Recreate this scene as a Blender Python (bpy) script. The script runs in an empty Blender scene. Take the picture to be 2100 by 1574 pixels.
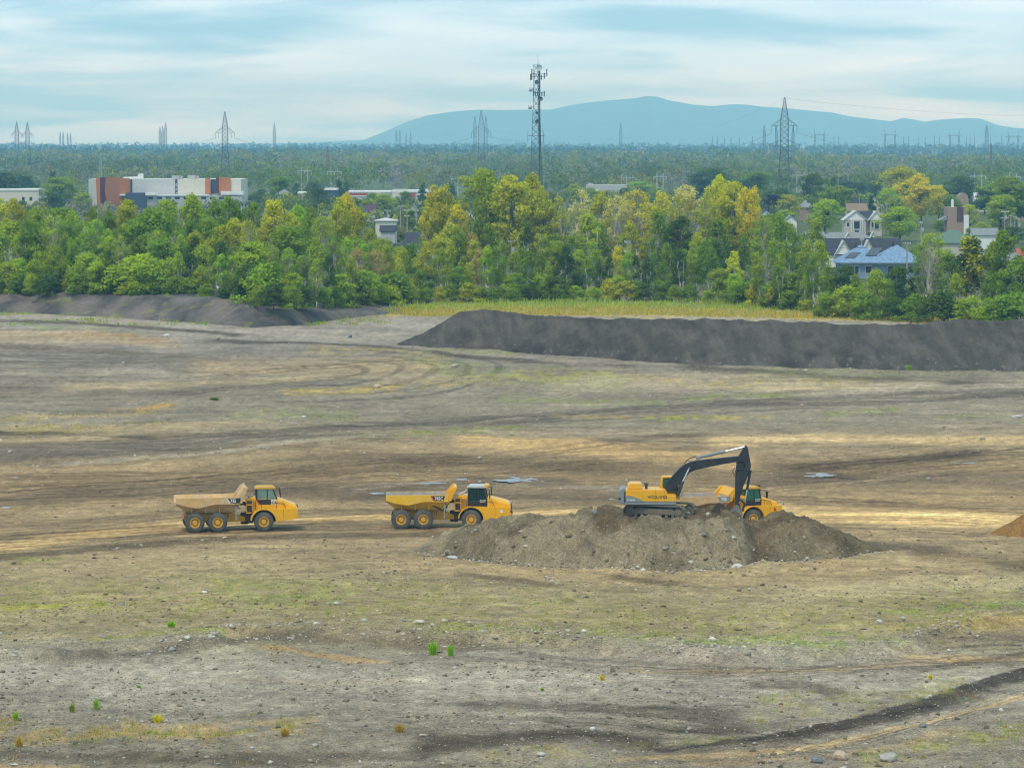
import bpy, bmesh, math, random
import numpy as np
from mathutils import Vector, Matrix

# ------------------------------------------------------------------ camera, sky, sun, exposure
SC = bpy.context.scene
COL = SC.collection
FPX = 6800.0                      # focal length in pixels of a 2100 px wide frame
CAMH = 34.0                       # drone height above the pit floor
TILT = math.atan(500.0 / FPX)
cd = bpy.data.cameras.new("camera")
cd.sensor_fit = 'HORIZONTAL'; cd.sensor_width = 36.0; cd.lens = 36.0 * FPX / 2100.0
cd.clip_start = 1.0; cd.clip_end = 60000.0
cam = bpy.data.objects.new("camera", cd); COL.objects.link(cam)
cam.location = (0, 0, CAMH); cam.rotation_euler = (math.pi / 2 - TILT, 0, 0)
SC.camera = cam

SUN_EL, SUN_AZ = math.radians(60), math.radians(205)     # azimuth clockwise from +Y: behind the camera, to the left
w = bpy.data.worlds.new("World"); SC.world = w; w.use_nodes = True
nt = w.node_tree; nt.nodes.clear()
def wn(t, **k):
    n = nt.nodes.new(t)
    for a, b in k.items(): setattr(n, a, b)
    return n
wo = wn('ShaderNodeOutputWorld'); bg = wn('ShaderNodeBackground'); bg.inputs[1].default_value = 0.1
sky = wn('ShaderNodeTexSky'); sky.sky_type = 'NISHITA'; sky.sun_disc = False
sky.sun_elevation = SUN_EL; sky.sun_rotation = SUN_AZ
tc = wn('ShaderNodeTexCoord'); sx = wn('ShaderNodeSeparateXYZ'); nt.links.new(tc.outputs['Generated'], sx.inputs[0])
def wmath(op, a, b=None):
    n = wn('ShaderNodeMath', operation=op)
    for i, q in enumerate((a, b)):
        if q is None: continue
        if isinstance(q, (int, float)): n.inputs[i].default_value = q
        else: nt.links.new(q, n.inputs[i])
    return n.outputs[0]
zz = wmath('ADD', wmath('MAXIMUM', sx.outputs[2], 0.0), 0.12)      # cloud deck seen in perspective
cx = wn('ShaderNodeCombineXYZ')
nt.links.new(wmath('MULTIPLY', wmath('DIVIDE', sx.outputs[0], zz), 0.8), cx.inputs[0])
nt.links.new(wmath('DIVIDE', sx.outputs[1], zz), cx.inputs[1]); cx.inputs[2].default_value = 3.7
n1 = wn('ShaderNodeTexNoise'); n1.inputs['Scale'].default_value = 1.7; n1.inputs['Detail'].default_value = 5; n1.inputs['Roughness'].default_value = 0.55
n1.inputs['Distortion'].default_value = 0.3
nt.links.new(cx.outputs[0], n1.inputs['Vector'])
n2 = wn('ShaderNodeTexNoise'); n2.inputs['Scale'].default_value = 2.6; n2.inputs['Detail'].default_value = 4
nt.links.new(cx.outputs[0], n2.inputs['Vector'])
r1 = wn('ShaderNodeValToRGB'); r1.color_ramp.elements[0].position = 0.36; r1.color_ramp.elements[1].position = 0.58
r1.color_ramp.interpolation = 'EASE'
nt.links.new(n1.outputs[0], r1.inputs[0])
r2 = wn('ShaderNodeValToRGB')                      # cloud body: pale grey to white, 10x because strength is 0.1
r2.color_ramp.elements[0].position = 0.3; r2.color_ramp.elements[0].color = (0.46, 0.70, 0.87, 1)
r2.color_ramp.elements[1].position = 0.7; r2.color_ramp.elements[1].color = (0.71, 0.88, 0.98, 1)
nt.links.new(n2.outputs[0], r2.inputs[0])
CLOUD = 9.0
sc1 = wn('ShaderNodeVectorMath', operation='SCALE'); nt.links.new(r2.outputs[0], sc1.inputs[0]); sc1.inputs[3].default_value = CLOUD
gap = wn('ShaderNodeMix', data_type='RGBA'); gap.inputs[0].default_value = 0.75      # thin cloud over blue
nt.links.new(sky.outputs[0], gap.inputs[6]); gap.inputs[7].default_value = (1.9, 4.7, 6.8, 1)
mx = wn('ShaderNodeMix', data_type='RGBA')
nt.links.new(r1.outputs[0], mx.inputs[0]); nt.links.new(gap.outputs[2], mx.inputs[6]); nt.links.new(sc1.outputs[0], mx.inputs[7])
nt.links.new(mx.outputs[2], bg.inputs[0]); nt.links.new(bg.outputs[0], wo.inputs[0])

sl = bpy.data.lights.new("sun", 'SUN'); sl.energy = 1.5; sl.angle = math.radians(14); sl.color = (1.0, 0.90, 0.74)
so = bpy.data.objects.new("sun", sl); COL.objects.link(so)
sd = Vector((math.sin(SUN_AZ) * math.cos(SUN_EL), math.cos(SUN_AZ) * math.cos(SUN_EL), math.sin(SUN_EL)))
so.rotation_euler = sd.to_track_quat('Z', 'Y').to_euler(); so.location = sd * 100
SC.view_settings.view_transform = 'Standard'; SC.view_settings.look = 'None'
SC.view_settings.exposure = 0.5; SC.view_settings.gamma = 1.0; SC.view_settings.use_curve_mapping = False
SC.cycles.use_denoising = True
SC.cycles.max_bounces = 8; SC.cycles.diffuse_bounces = 3; SC.cycles.transparent_max_bounces = 16; SC.cycles.volume_bounces = 1
SC.cycles.sample_clamp_indirect = 4.0; SC.cycles.filter_width = 1.15

# ------------------------------------------------------------------ helpers
CT, ST = math.cos(TILT), math.sin(TILT)
def ray(u, v):
    a = (np.asarray(u, float) - 1050) / FPX; b = (787 - np.asarray(v, float)) / FPX
    return a, CT + b * ST, -ST + b * CT
def G(u, v, z=0.0):
    """pit coordinates (x, y) of a surveyed point at height z"""
    a, b, c = ray(u, v); t = (z - CAMH) / c
    return a * t, b * t
def ZY(v, y):
    """height at which a sight line v meets distance y"""
    a, b, c = ray(1050, v); return CAMH + c / b * y
def XY(u, y, z):
    dep = y * CT - (z - CAMH) * ST
    return (u - 1050) / FPX * dep
def PXM(v):
    x, y = G(1050, v); return FPX / (y * CT + CAMH * ST)
def UV(x, y):
    dep = y * CT + CAMH * ST
    return 1050 + FPX * x / dep, 787 - FPX * (y * ST - CAMH * CT) / dep

def lin(r, g, b, k=1.0):
    f = lambda c: (c / 12.92 if c <= 0.04045 else ((c + 0.055) / 1.055) ** 2.4)
    return tuple(f(q / 255.0) * k for q in (r, g, b))

def _hash(ix, iy, seed):
    h = (ix.astype(np.int64) * 374761393 + iy.astype(np.int64) * 668265263 + seed * 1274126177) & 0xFFFFFFFF
    h = ((h ^ (h >> 13)) * 1274126177) & 0xFFFFFFFF
    return ((h ^ (h >> 16)) & 0xFFFF) / 65535.0
def vnoise(x, y, seed=0):
    x = np.asarray(x, float); y = np.asarray(y, float)
    ix, iy = np.floor(x), np.floor(y); fx, fy = x - ix, y - iy
    fx = fx * fx * (3 - 2 * fx); fy = fy * fy * (3 - 2 * fy)
    a, b = _hash(ix, iy, seed), _hash(ix + 1, iy, seed); c, d = _hash(ix, iy + 1, seed), _hash(ix + 1, iy + 1, seed)
    return (a + (b - a) * fx) * (1 - fy) + (c + (d - c) * fx) * fy
def fbm(x, y, o=4, seed=0):
    s, a, t = 0.0, 0.5, 0.0
    for i in range(o):
        s = s + a * vnoise(np.asarray(x) * 2 ** i, np.asarray(y) * 2 ** i, seed + i * 17); t += a; a *= 0.5
    return s / t
def sstep(a, b, x):
    t = np.clip((x - a) / (b - a), 0, 1); return t * t * (3 - 2 * t)
def poly(pts, u):
    p = np.array(pts, float); return np.interp(u, p[:, 0], p[:, 1])

def tag(o, label=None, cat=None, group=None, kind=None):
    if label: o['label'] = label
    if cat: o['category'] = cat
    if group: o['group'] = group
    if kind: o['kind'] = kind
    return o
def empty(name, loc, rz=0.0, parent=None):
    o = bpy.data.objects.new(name, None); COL.objects.link(o); o.empty_display_size = 0.3
    o.location = loc; o.rotation_euler = (0, 0, rz)
    if parent: o.parent = parent
    return o
def link(name, me, mat=None, parent=None, loc=None):
    o = bpy.data.objects.new(name, me); COL.objects.link(o)
    if mat is not None and len(me.materials) == 0: me.materials.append(mat)
    if parent is not None: o.parent = parent
    if loc is not None: o.location = loc
    return o
def fast_mesh(name, V, F, color=None, smooth=False, normals=None):
    V = np.ascontiguousarray(V, np.float32).reshape(-1, 3); F = np.ascontiguousarray(F, np.int32); n, k = F.shape
    me = bpy.data.meshes.new(name)
    me.vertices.add(len(V)); me.vertices.foreach_set('co', V.ravel())
    me.loops.add(n * k); me.loops.foreach_set('vertex_index', F.ravel())
    me.polygons.add(n); me.polygons.foreach_set('loop_start', np.arange(0, n * k, k, dtype=np.int32))
    me.polygons.foreach_set('loop_total', np.full(n, k, np.int32))
    if smooth or normals is not None: me.polygons.foreach_set('use_smooth', np.ones(n, bool))
    me.update(calc_edges=True)
    if color is not None:
        at = me.color_attributes.new('tint', 'FLOAT_COLOR', 'POINT')
        C = np.ones((len(V), 4), np.float32); C[:, :3] = color; at.data.foreach_set('color', C.ravel())
    if normals is not None:
        me.normals_split_custom_set_from_vertices(np.ascontiguousarray(normals, np.float32))
    return me
def grid_faces(nr, nc):
    i = np.arange(nr - 1)[:, None] * nc + np.arange(nc - 1)[None, :]
    return np.stack([i, i + 1, i + nc + 1, i + nc], -1).reshape(-1, 4)

class MB:
    """collects boxes, bars, prisms and turned shapes; build() makes ONE mesh object"""
    def __init__(s): s.v = []; s.f = []
    def add(s, vs, fs):
        b = len(s.v); s.v += [tuple(q) for q in vs]; s.f += [tuple(b + i for i in f) for f in fs]; return s
    def box(s, x0, x1, y0, y1, z0, z1):
        return s.add([(x0, y0, z0), (x1, y0, z0), (x1, y1, z0), (x0, y1, z0), (x0, y0, z1), (x1, y0, z1), (x1, y1, z1), (x0, y1, z1)],
                     [(3, 2, 1, 0), (4, 5, 6, 7), (0, 1, 5, 4), (1, 2, 6, 5), (2, 3, 7, 6), (3, 0, 4, 7)])
    def prism(s, prof, y0, y1, taper=None):
        """profile in x,z swept along y"""
        n = len(prof)
        if sum(prof[i][0] * prof[(i + 1) % n][1] - prof[(i + 1) % n][0] * prof[i][1] for i in range(n)) < 0: prof = prof[::-1]
        vs = [(x, y0, z) for x, z in prof] + [(x, y1, z) for x, z in prof]
        return s.add(vs, [tuple(range(n)), tuple(range(2 * n - 1, n - 1, -1))] + [(i, i + n, (i + 1) % n + n, (i + 1) % n) for i in range(n)])
    def bar(s, p, q, r0, r1=None, n=6):
        p, q = Vector(p), Vector(q); r1 = r0 if r1 is None else r1; d = q - p
        if d.length < 1e-6: return s
        d.normalize(); a = d.orthogonal().normalized(); b = d.cross(a); vs = []
        for c, r in ((p, r0), (q, r1)):
            for k in range(n):
                t = 2 * math.pi * k / n; vs.append(c + a * (r * math.cos(t)) + b * (r * math.sin(t)))
        return s.add(vs, [tuple(range(n))[::-1], tuple(range(n, 2 * n))] + [(k, (k + 1) % n, (k + 1) % n + n, k + n) for k in range(n)])
    def path(s, pts, r, n=6):
        for a, b in zip(pts[:-1], pts[1:]): s.bar(a, b, r, r, n)
        return s
    def lathe(s, prof, n=24, axis='y', c=(0, 0, 0)):
        """profile (radius, along) turned round an axis"""
        vs = []; m = len(prof)
        for k in range(n):
            t = 2 * math.pi * k / n
            for r, h in prof:
                p = (r * math.cos(t), h, r * math.sin(t)) if axis == 'y' else (r * math.cos(t), r * math.sin(t), h)
                vs.append((p[0] + c[0], p[1] + c[1], p[2] + c[2]))
        fs = []
        for k in range(n):
            for j in range(m - 1):
                fs.append((k * m + j, k * m + j + 1, ((k + 1) % n) * m + j + 1, ((k + 1) % n) * m + j))
        return s.add(vs, fs)
    def build(s, name, mat, parent=None, bevel=0.0, smooth=False, loc=None, rz=None):
        me = bpy.data.meshes.new(name); me.from_pydata(s.v, [], s.f)
        bm = bmesh.new(); bm.from_mesh(me); bmesh.ops.recalc_face_normals(bm, faces=bm.faces)
        if bevel > 0:
            es = [e for e in bm.edges if len(e.link_faces) == 2 and e.calc_face_angle(0) > 0.4]
            try: bmesh.ops.bevel(bm, geom=es, offset=bevel, segments=2, affect='EDGES', clamp_overlap=True)
            except Exception: pass
        bm.to_mesh(me); bm.free()
        if smooth:
            me.polygons.foreach_set('use_smooth', np.ones(len(me.polygons), bool))
            try: me.set_sharp_from_angle(angle=math.radians(35))
            except Exception: pass
        o = link(name, me, mat, parent, loc)
        if rz is not None: o.rotation_euler = (0, 0, rz)
        return o

def M(name, col=(0.5, 0.5, 0.5), rough=0.8, var=0.15, scale=3.0, spec=0.3, metal=0.0, dust=0.0, dustcol=(0.30, 0.24, 0.16),
      bump=0.0, src='col', trans=0.0, world=False, detail=5.0, alpha=1.0, coat=0.0, speck=0.0, fine=0.0, dz=None):
    m = bpy.data.materials.new(name); m.use_nodes = True; t = m.node_tree; n = t.nodes; L = t.links
    bs = n['Principled BSDF']; out = n['Material Output']
    bs.inputs['Roughness'].default_value = rough; bs.inputs['Metallic'].default_value = metal
    bs.inputs['Specular IOR Level'].default_value = spec; bs.inputs['Alpha'].default_value = alpha
    if coat: bs.inputs['Coat Weight'].default_value = coat
    if world: g = n.new('ShaderNodeNewGeometry'); pos = g.outputs['Position']
    else: g = n.new('ShaderNodeTexCoord'); pos = g.outputs['Object']
    if src == 'tint': a = n.new('ShaderNodeAttribute'); a.attribute_name = 'tint'; base = a.outputs['Color']
    elif src == 'obj': a = n.new('ShaderNodeObjectInfo'); base = a.outputs['Color']
    else: a = n.new('ShaderNodeRGB'); a.outputs[0].default_value = (*col, 1); base = a.outputs[0]
    def noise(sc, de=detail, ro=0.55):
        q = n.new('ShaderNodeTexNoise'); q.inputs['Scale'].default_value = sc; q.inputs['Detail'].default_value = de; q.inputs['Roughness'].default_value = ro
        L.new(pos, q.inputs['Vector']); return q.outputs[0]
    def mapr(s, a, b, c, d):
        q = n.new('ShaderNodeMapRange'); L.new(s, q.inputs[0])
        for i, x in enumerate((a, b, c, d)): q.inputs[i + 1].default_value = x
        return q.outputs[0]
    def mul(c, s):
        q = n.new('ShaderNodeVectorMath'); q.operation = 'SCALE'; L.new(c, q.inputs[0]); L.new(s, q.inputs[3]); return q.outputs[0]
    h = None
    if var > 0:
        h = noise(scale); base = mul(base, mapr(h, 0.25, 0.75, 1 - var, 1 + var))
    if fine > 0:
        h2 = noise(scale * 3.2, 3, 0.75); base = mul(base, mapr(h2, 0.32, 0.68, 1 - fine * 0.7, 1 + fine * 0.7)); h = noise(scale * 8, 3, 0.75); base = mul(base, mapr(h, 0.32, 0.68, 1 - fine, 1 + fine))
    if speck > 0:
        for (vs_, lo_, rad_) in ((3.0, 0.62, 0.22), (7.5, 0.66, 0.26)):
            vo = n.new('ShaderNodeTexVoronoi'); vo.inputs['Scale'].default_value = scale * vs_; L.new(pos, vo.inputs['Vector'])
            k = mapr(vo.outputs['Distance'], rad_ * 0.55, rad_, 1.0, 0.0)
            wnz = n.new('ShaderNodeTexWhiteNoise'); L.new(vo.outputs['Position'], wnz.inputs['Vector'])
            k2 = n.new('ShaderNodeMath'); k2.operation = 'MULTIPLY'; L.new(k, k2.inputs[0]); L.new(mapr(wnz.outputs['Value'], lo_, 0.97, 0.0, speck), k2.inputs[1])
            q = n.new('ShaderNodeMix'); q.data_type = 'RGBA'; L.new(k2.outputs[0], q.inputs[0]); L.new(base, q.inputs[6]); q.inputs[7].default_value = (0.56, 0.51, 0.43, 1)
            base = q.outputs[2]
    if dust > 0:
        dn = mapr(noise(1.3, 6, 0.65), 0.38, 0.72, 0.0, 1.0)
        if dz is not None:                       # mud thrown up from below
            sp = n.new('ShaderNodeSeparateXYZ'); L.new(pos, sp.inputs[0])
            ad = n.new('ShaderNodeMath'); ad.operation = 'ADD'; ad.use_clamp = True
            L.new(dn, ad.inputs[0]); L.new(mapr(sp.outputs[2], dz[0], dz[1], 0.9, -0.5), ad.inputs[1]); dn = ad.outputs[0]
        k = n.new('ShaderNodeMath'); k.operation = 'MULTIPLY'; L.new(dn, k.inputs[0]); k.inputs[1].default_value = dust
        q = n.new('ShaderNodeMix'); q.data_type = 'RGBA'; L.new(k.outputs[0], q.inputs[0]); L.new(base, q.inputs[6]); q.inputs[7].default_value = (*dustcol, 1)
        base = q.outputs[2]
    L.new(base, bs.inputs['Base Color'])
    if bump > 0 and h is not None:
        b = n.new('ShaderNodeBump'); b.inputs['Strength'].default_value = 0.6; b.inputs['Distance'].default_value = bump
        L.new(h, b.inputs['Height']); L.new(b.outputs[0], bs.inputs['Normal'])
    if trans > 0:
        tr = n.new('ShaderNodeBsdfTranslucent'); L.new(base, tr.inputs[0]); mxs = n.new('ShaderNodeMixShader'); mxs.inputs[0].default_value = trans
        L.new(bs.outputs[0], mxs.inputs[1]); L.new(tr.outputs[0], mxs.inputs[2]); L.new(mxs.outputs[0], out.inputs[0])
    return m

# ------------------------------------------------------------------ the pit floor
KE = 1.13
def A(r, g, b): return np.array(lin(r, g, b, KE)) * np.array((1.13, 1.0, 0.81))
LGREY, GREY, BROWN, TAN, LIGHT = A(140, 134, 128), A(137, 129, 120), A(128, 112, 88), A(162, 139, 103), A(186, 159, 114)
DARK, BLACK, OLIVE, GREEN, YELLOW, ORANGE = A(80, 72, 63), A(62, 60, 60), A(137, 129, 94), A(122, 142, 58), A(172, 150, 66), A(160, 120, 62)
EDGE = [(-300, 1352), (150, 1352), (350, 1335), (500, 1310), (700, 1318), (900, 1326), (1100, 1325), (1300, 1345), (1500, 1355), (1700, 1350), (1820, 1340), (1900, 1318), (2000, 1290), (2120, 1278), (2400, 1275)]
RIDGE = [(1350, 1548), (1500, 1532), (1620, 1515), (1750, 1488), (1880, 1452), (2000, 1412), (2100, 1380), (2300, 1320)]
def hz(x, y):
    """height of the pit floor"""
    x = np.asarray(x, float); y = np.asarray(y, float); u, v = UV(x, np.maximum(y, 60))
    flat = 1 - 0.8 * np.exp(-((y - 285) / 22.0) ** 2)
    far = 1 - sstep(560, 680, y)
    h = (fbm(x / 34, y / 34, 3, 3) - 0.5) * 1.0 * flat + (fbm(x / 7, y / 7, 4, 9) - 0.5) * 0.55 * flat + (fbm(x / 1.2, y / 1.2, 3, 21) - 0.5) * 0.24 * flat
    e = poly(EDGE, u) + (fbm(x / 5, y / 5, 3, 5) - 0.5) * 26
    up = sstep(-6, 6, e - v) * np.exp(-np.maximum(e - v, 0) / 70.0)
    h = h + 0.62 * up * (y > 150)
    r = poly(RIDGE, u); h = h + 0.32 * np.exp(-((v - r) / 11.0) ** 2) * sstep(1350, 1600, u) * (0.6 + 0.8 * fbm(x / 1.5, y / 1.5, 2, 44))
    return h * far
def stroke(u, v, pts, hw, soft=0.6, rag=0.0, x=None, y=None, seed=1, fade=60):
    """band along a surveyed line: (index, weight) of the points near it"""
    p = np.array(pts, float); wm = p[:, 2].max() if p.shape[1] > 2 else hw
    lo, hi = p[:, 1].min() - 2.2 * wm, p[:, 1].max() + 2.2 * wm
    if u.ndim == 2:                                   # rows of the ground grid share one v
        r = np.nonzero((v[:, 0] > lo) & (v[:, 0] < hi))[0]
        if len(r) == 0: return None, None
        r0, r1 = r[0], r[-1] + 1; us, vs = u[r0:r1], v[r0:r1]; c = np.interp(us, p[:, 0], p[:, 1]); d = np.abs(vs - c)
    else: r0 = None; us, vs = u, v; c = np.interp(us, p[:, 0], p[:, 1]); d = np.abs(vs - c)
    w = np.interp(us, p[:, 0], p[:, 2]) if p.shape[1] > 2 else hw
    d = d / w; q = np.nonzero((d < 2.1) & (us > p[0, 0] - fade) & (us < p[-1, 0] + fade))
    if len(q[0]) == 0: return None, None
    dq = d[q]; full = q if r0 is None else (q[0] + r0, q[1])
    if rag: dq = dq + (fbm(x[full] / 6, y[full] / 14, 4, seed) - 0.5) * rag
    uq = us[q]; k = (1 - sstep(1 - soft, 1 + soft * 0.3, dq)) * sstep(p[0, 0] - fade, p[0, 0] + 1, uq) * (1 - sstep(p[-1, 0] - 1, p[-1, 0] + fade, uq))
    return full, k
STROKES = [  # colour, strength, half height, ragged, points
    (LGREY, .85, 13, .5, [(-200, 650), (150, 652), (300, 662), (470, 682), (650, 678), (780, 668), (900, 668)]),
    (A(136, 130, 123), .8, 12, .5, [(560, 690), (700, 690), (860, 690), (900, 690)]),
    (DARK, .8, 4.5, .8, [(-200, 655), (0, 658), (150, 662), (350, 677), (480, 686)]),
    (DARK, .8, 5, .9, [(450, 700), (600, 705), (800, 712), (1000, 736), (1270, 754)]),
    (GREY, .6, 5, .4, [(860, 715), (1000, 724), (1250, 756)]),
    (A(152, 136, 112), .7, 15, .7, [(-200, 688), (0, 690), (200, 692), (330, 702)]),
    (A(104, 92, 78), .6, 6, .9, [(-200, 708), (0, 708), (170, 716), (360, 730)]),
    (DARK, .75, 8, 1.0, [(1430, 756), (1560, 766), (1700, 774), (1900, 786), (2000, 784)]),
    (A(150, 140, 122), .7, 20, .8, [(1150, 790), (1350, 785), (1500, 782), (1700, 795), (1900, 792)]),
    (A(158, 150, 138), .5, 9, .6, [(1650, 815), (1800, 800), (2000, 790), (2300, 786)]),
    (A(110, 100, 88), .55, 14, .9, [(-200, 790), (0, 800), (200, 806), (400, 808)]),
    (A(152, 138, 112), .65, 10, .8, [(150, 792), (350, 788), (550, 778), (700, 770), (880, 762)]),
    (A(160, 140, 106), .5, 18, .9, [(420, 752), (600, 750), (800, 745), (880, 750)]),
    (A(152, 146, 134), .5, 8, .8, [(20, 768), (150, 766), (330, 764)]),
    (A(106, 99, 92), .8, 16, .5, [(-300, 932, 22), (0, 930, 22), (200, 925, 20), (400, 910, 17), (600, 890, 15), (800, 873, 13), (1050, 858, 12), (1300, 842, 10), (1500, 828, 9), (1700, 814, 8), (1900, 803, 8), (2400, 790, 8)]),
    (A(96, 88, 80), .7, 6, .8, [(1560, 830), (1800, 824), (2000, 808), (2200, 800)]),
    (A(150, 142, 130), .6, 4, 1.4, [(150, 946), (250, 940), (420, 929), (600, 906), (760, 893)]),
    (DARK, .75, 4, .9, [(-100, 888), (100, 890), (250, 896), (290, 899)]),
    (A(150, 134, 108), .6, 9, .8, [(-100, 905), (100, 905), (350, 880), (520, 868)]),
    (A(170, 144, 102), .8, 17, .8, [(960, 905), (1100, 912), (1250, 920), (1420, 932), (1520, 944)]),
    (A(104, 88, 68), .6, 16, .9, [(640, 930), (900, 938), (1080, 945), (1300, 958)]),
    (A(150, 132, 104), .6, 10, .9, [(0, 960), (250, 955), (420, 945), (600, 925), (900, 915)]),
    (A(172, 150, 112), .7, 13, .8, [(1480, 905), (1700, 892), (1900, 900), (2300, 900)]),
    (A(86, 74, 58), .65, 10, 1.0, [(1640, 955), (1780, 946), (1900, 935), (1980, 932)]),
    (A(88, 76, 60), .5, 6, 1.0, [(1250, 905), (1380, 893), (1430, 890)]),
    (A(88, 76, 60), .5, 5, 1.0, [(1310, 918), (1400, 920)]),
    (A(112, 99, 83), .75, 20, .8, [(1540, 985), (1700, 980), (1900, 978), (2300, 985)]),
    (A(108, 95, 78), .75, 20, .8, [(-200, 1030, 12), (0, 1026, 14), (300, 1008, 18), (500, 1000, 18), (700, 1012, 20), (1000, 1010, 20), (1260, 1015, 20)]),
    (A(140, 132, 124), .5, 7, .7, [(740, 1002), (900, 985), (1100, 985), (1250, 1000)]),
    (A(104, 92, 76), .7, 11, 1.0, [(960, 981), (1060, 980), (1150, 982)]), (A(100, 88, 72), .7, 9, 1.0, [(1610, 969), (1680, 969), (1750, 968)]), (A(104, 92, 76), .6, 7, 1.0, [(730, 1008), (800, 1006), (880, 990), (960, 980)]),
    (LIGHT, .85, 15, .6, [(-200, 1140, 14), (0, 1124, 15), (150, 1100, 17), (350, 1079, 14), (600, 1066, 9), (800, 1060, 8), (1100, 1050, 9), (1260, 1044, 9)]),
    (A(190, 163, 117), .85, 22, .6, [(1560, 1050), (1650, 1058), (1800, 1062), (2000, 1064), (2300, 1080)]),
    (A(150, 130, 98), .6, 10, .7, [(1600, 1024), (1800, 1022), (2300, 1030)]),
    (A(94, 82, 66), .75, 7, .8, [(-200, 1150), (0, 1142), (200, 1124), (400, 1108), (620, 1098), (900, 1096)]),
    (A(100, 88, 70), .5, 7, .9, [(0, 1075), (150, 1072), (350, 1055)]),
    (DARK, .7, 9, 1.0, [(1770, 1116), (1850, 1122), (1920, 1128)]),
    (A(100, 84, 64), .6, 14, 1.1, [(1900, 1140), (2030, 1150), (2090, 1160)]),
    (A(146, 129, 100), .8, 20, .6, [(800, 1150), (1000, 1172), (1250, 1185), (1500, 1185), (1700, 1165), (2000, 1172)]),
    (A(96, 82, 64), .65, 7, 1.2, [(960, 1180), (1060, 1192), (1120, 1206)]),
    (A(92, 78, 60), .7, 8, 1.2, [(1275, 1182), (1330, 1192), (1370, 1198)]),
    (A(160, 150, 122), .5, 22, .8, [(1650, 1215), (1850, 1200), (2200, 1190)]),
    (A(150, 128, 92), .7, 13, .8, [(1850, 1290), (1950, 1284), (2300, 1280)]),
    (A(116, 106, 96), .7, 10, .8, [(1870, 1312), (2000, 1308), (2300, 1305)]),
    (A(90, 82, 74), .6, 6, 1.0, [(120, 1352), (300, 1345), (420, 1330), (520, 1310), (640, 1312)]),
    (A(104, 92, 78), .6, 8, 1.0, [(640, 1322), (760, 1325), (900, 1330), (1000, 1332)]),
    (A(160, 130, 84), .6, 7, 1.0, [(560, 1330), (640, 1345), (760, 1358)]),
    (A(150, 124, 84), .5, 8, 1.0, [(520, 1390), (650, 1402), (830, 1398)]),
    (A(144, 138, 130), .8, 34, .6, [(-200, 1395), (200, 1385), (500, 1375), (800, 1400), (1100, 1395), (1400, 1375)]),
    (A(138, 130, 122), .8, 22, .6, [(1000, 1352), (1300, 1362), (1600, 1376), (1900, 1370)]),
    (A(150, 132, 102), .5, 7, .8, [(1300, 1380), (1700, 1372), (1950, 1350), (2200, 1340)]),
    (A(88, 79, 70), .7, 15, 1.6, [(980, 1450), (1150, 1452), (1300, 1462), (1480, 1470)]),
    (A(82, 73, 63), .7, 13, 1.6, [(1330, 1492), (1430, 1500), (1520, 1495)]),
    (A(84, 75, 65), .6, 8, 1.6, [(1560, 1405), (1640, 1400), (1700, 1415)]),
    (A(74, 64, 54), .8, 24, 1.5, [(880, 1535), (1050, 1525), (1200, 1515), (1330, 1530)]),
    (A(84, 74, 62), .6, 16, 1.5, [(0, 1545), (200, 1555), (450, 1560), (800, 1555)]),
    (A(158, 134, 92), .5, 10, .8, [(-100, 1575), (0, 1572), (150, 1576)]),
    (A(66, 60, 53), .85, 12, .8, [(1380, 1548, 5), (1500, 1533, 9), (1620, 1517, 12), (1750, 1490, 14), (1880, 1454, 16), (2000, 1414, 18), (2100, 1384, 20), (2300, 1320, 22)]),
    (A(160, 138, 100), .6, 7, .9, [(1300, 1568), (1500, 1556), (1650, 1540), (1780, 1512), (1900, 1480), (2000, 1452), (2300, 1390)]),
    (A(150, 130, 98), .5, 9, .9, [(1450, 1574), (1650, 1562), (1850, 1530), (1950, 1500)]),
    (A(152, 128, 88), .6, 10, .9, [(1880, 1345), (2000, 1348), (2300, 1340)]),
    (A(96, 86, 74), .6, 8, 1.2, [(1900, 1372), (2000, 1352), (2150, 1330)]),
]
TRACKS = []                 # tyre tracks: thin dark ruts and pale pressed edges along the haul routes
_tr = random.Random(19)
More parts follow.
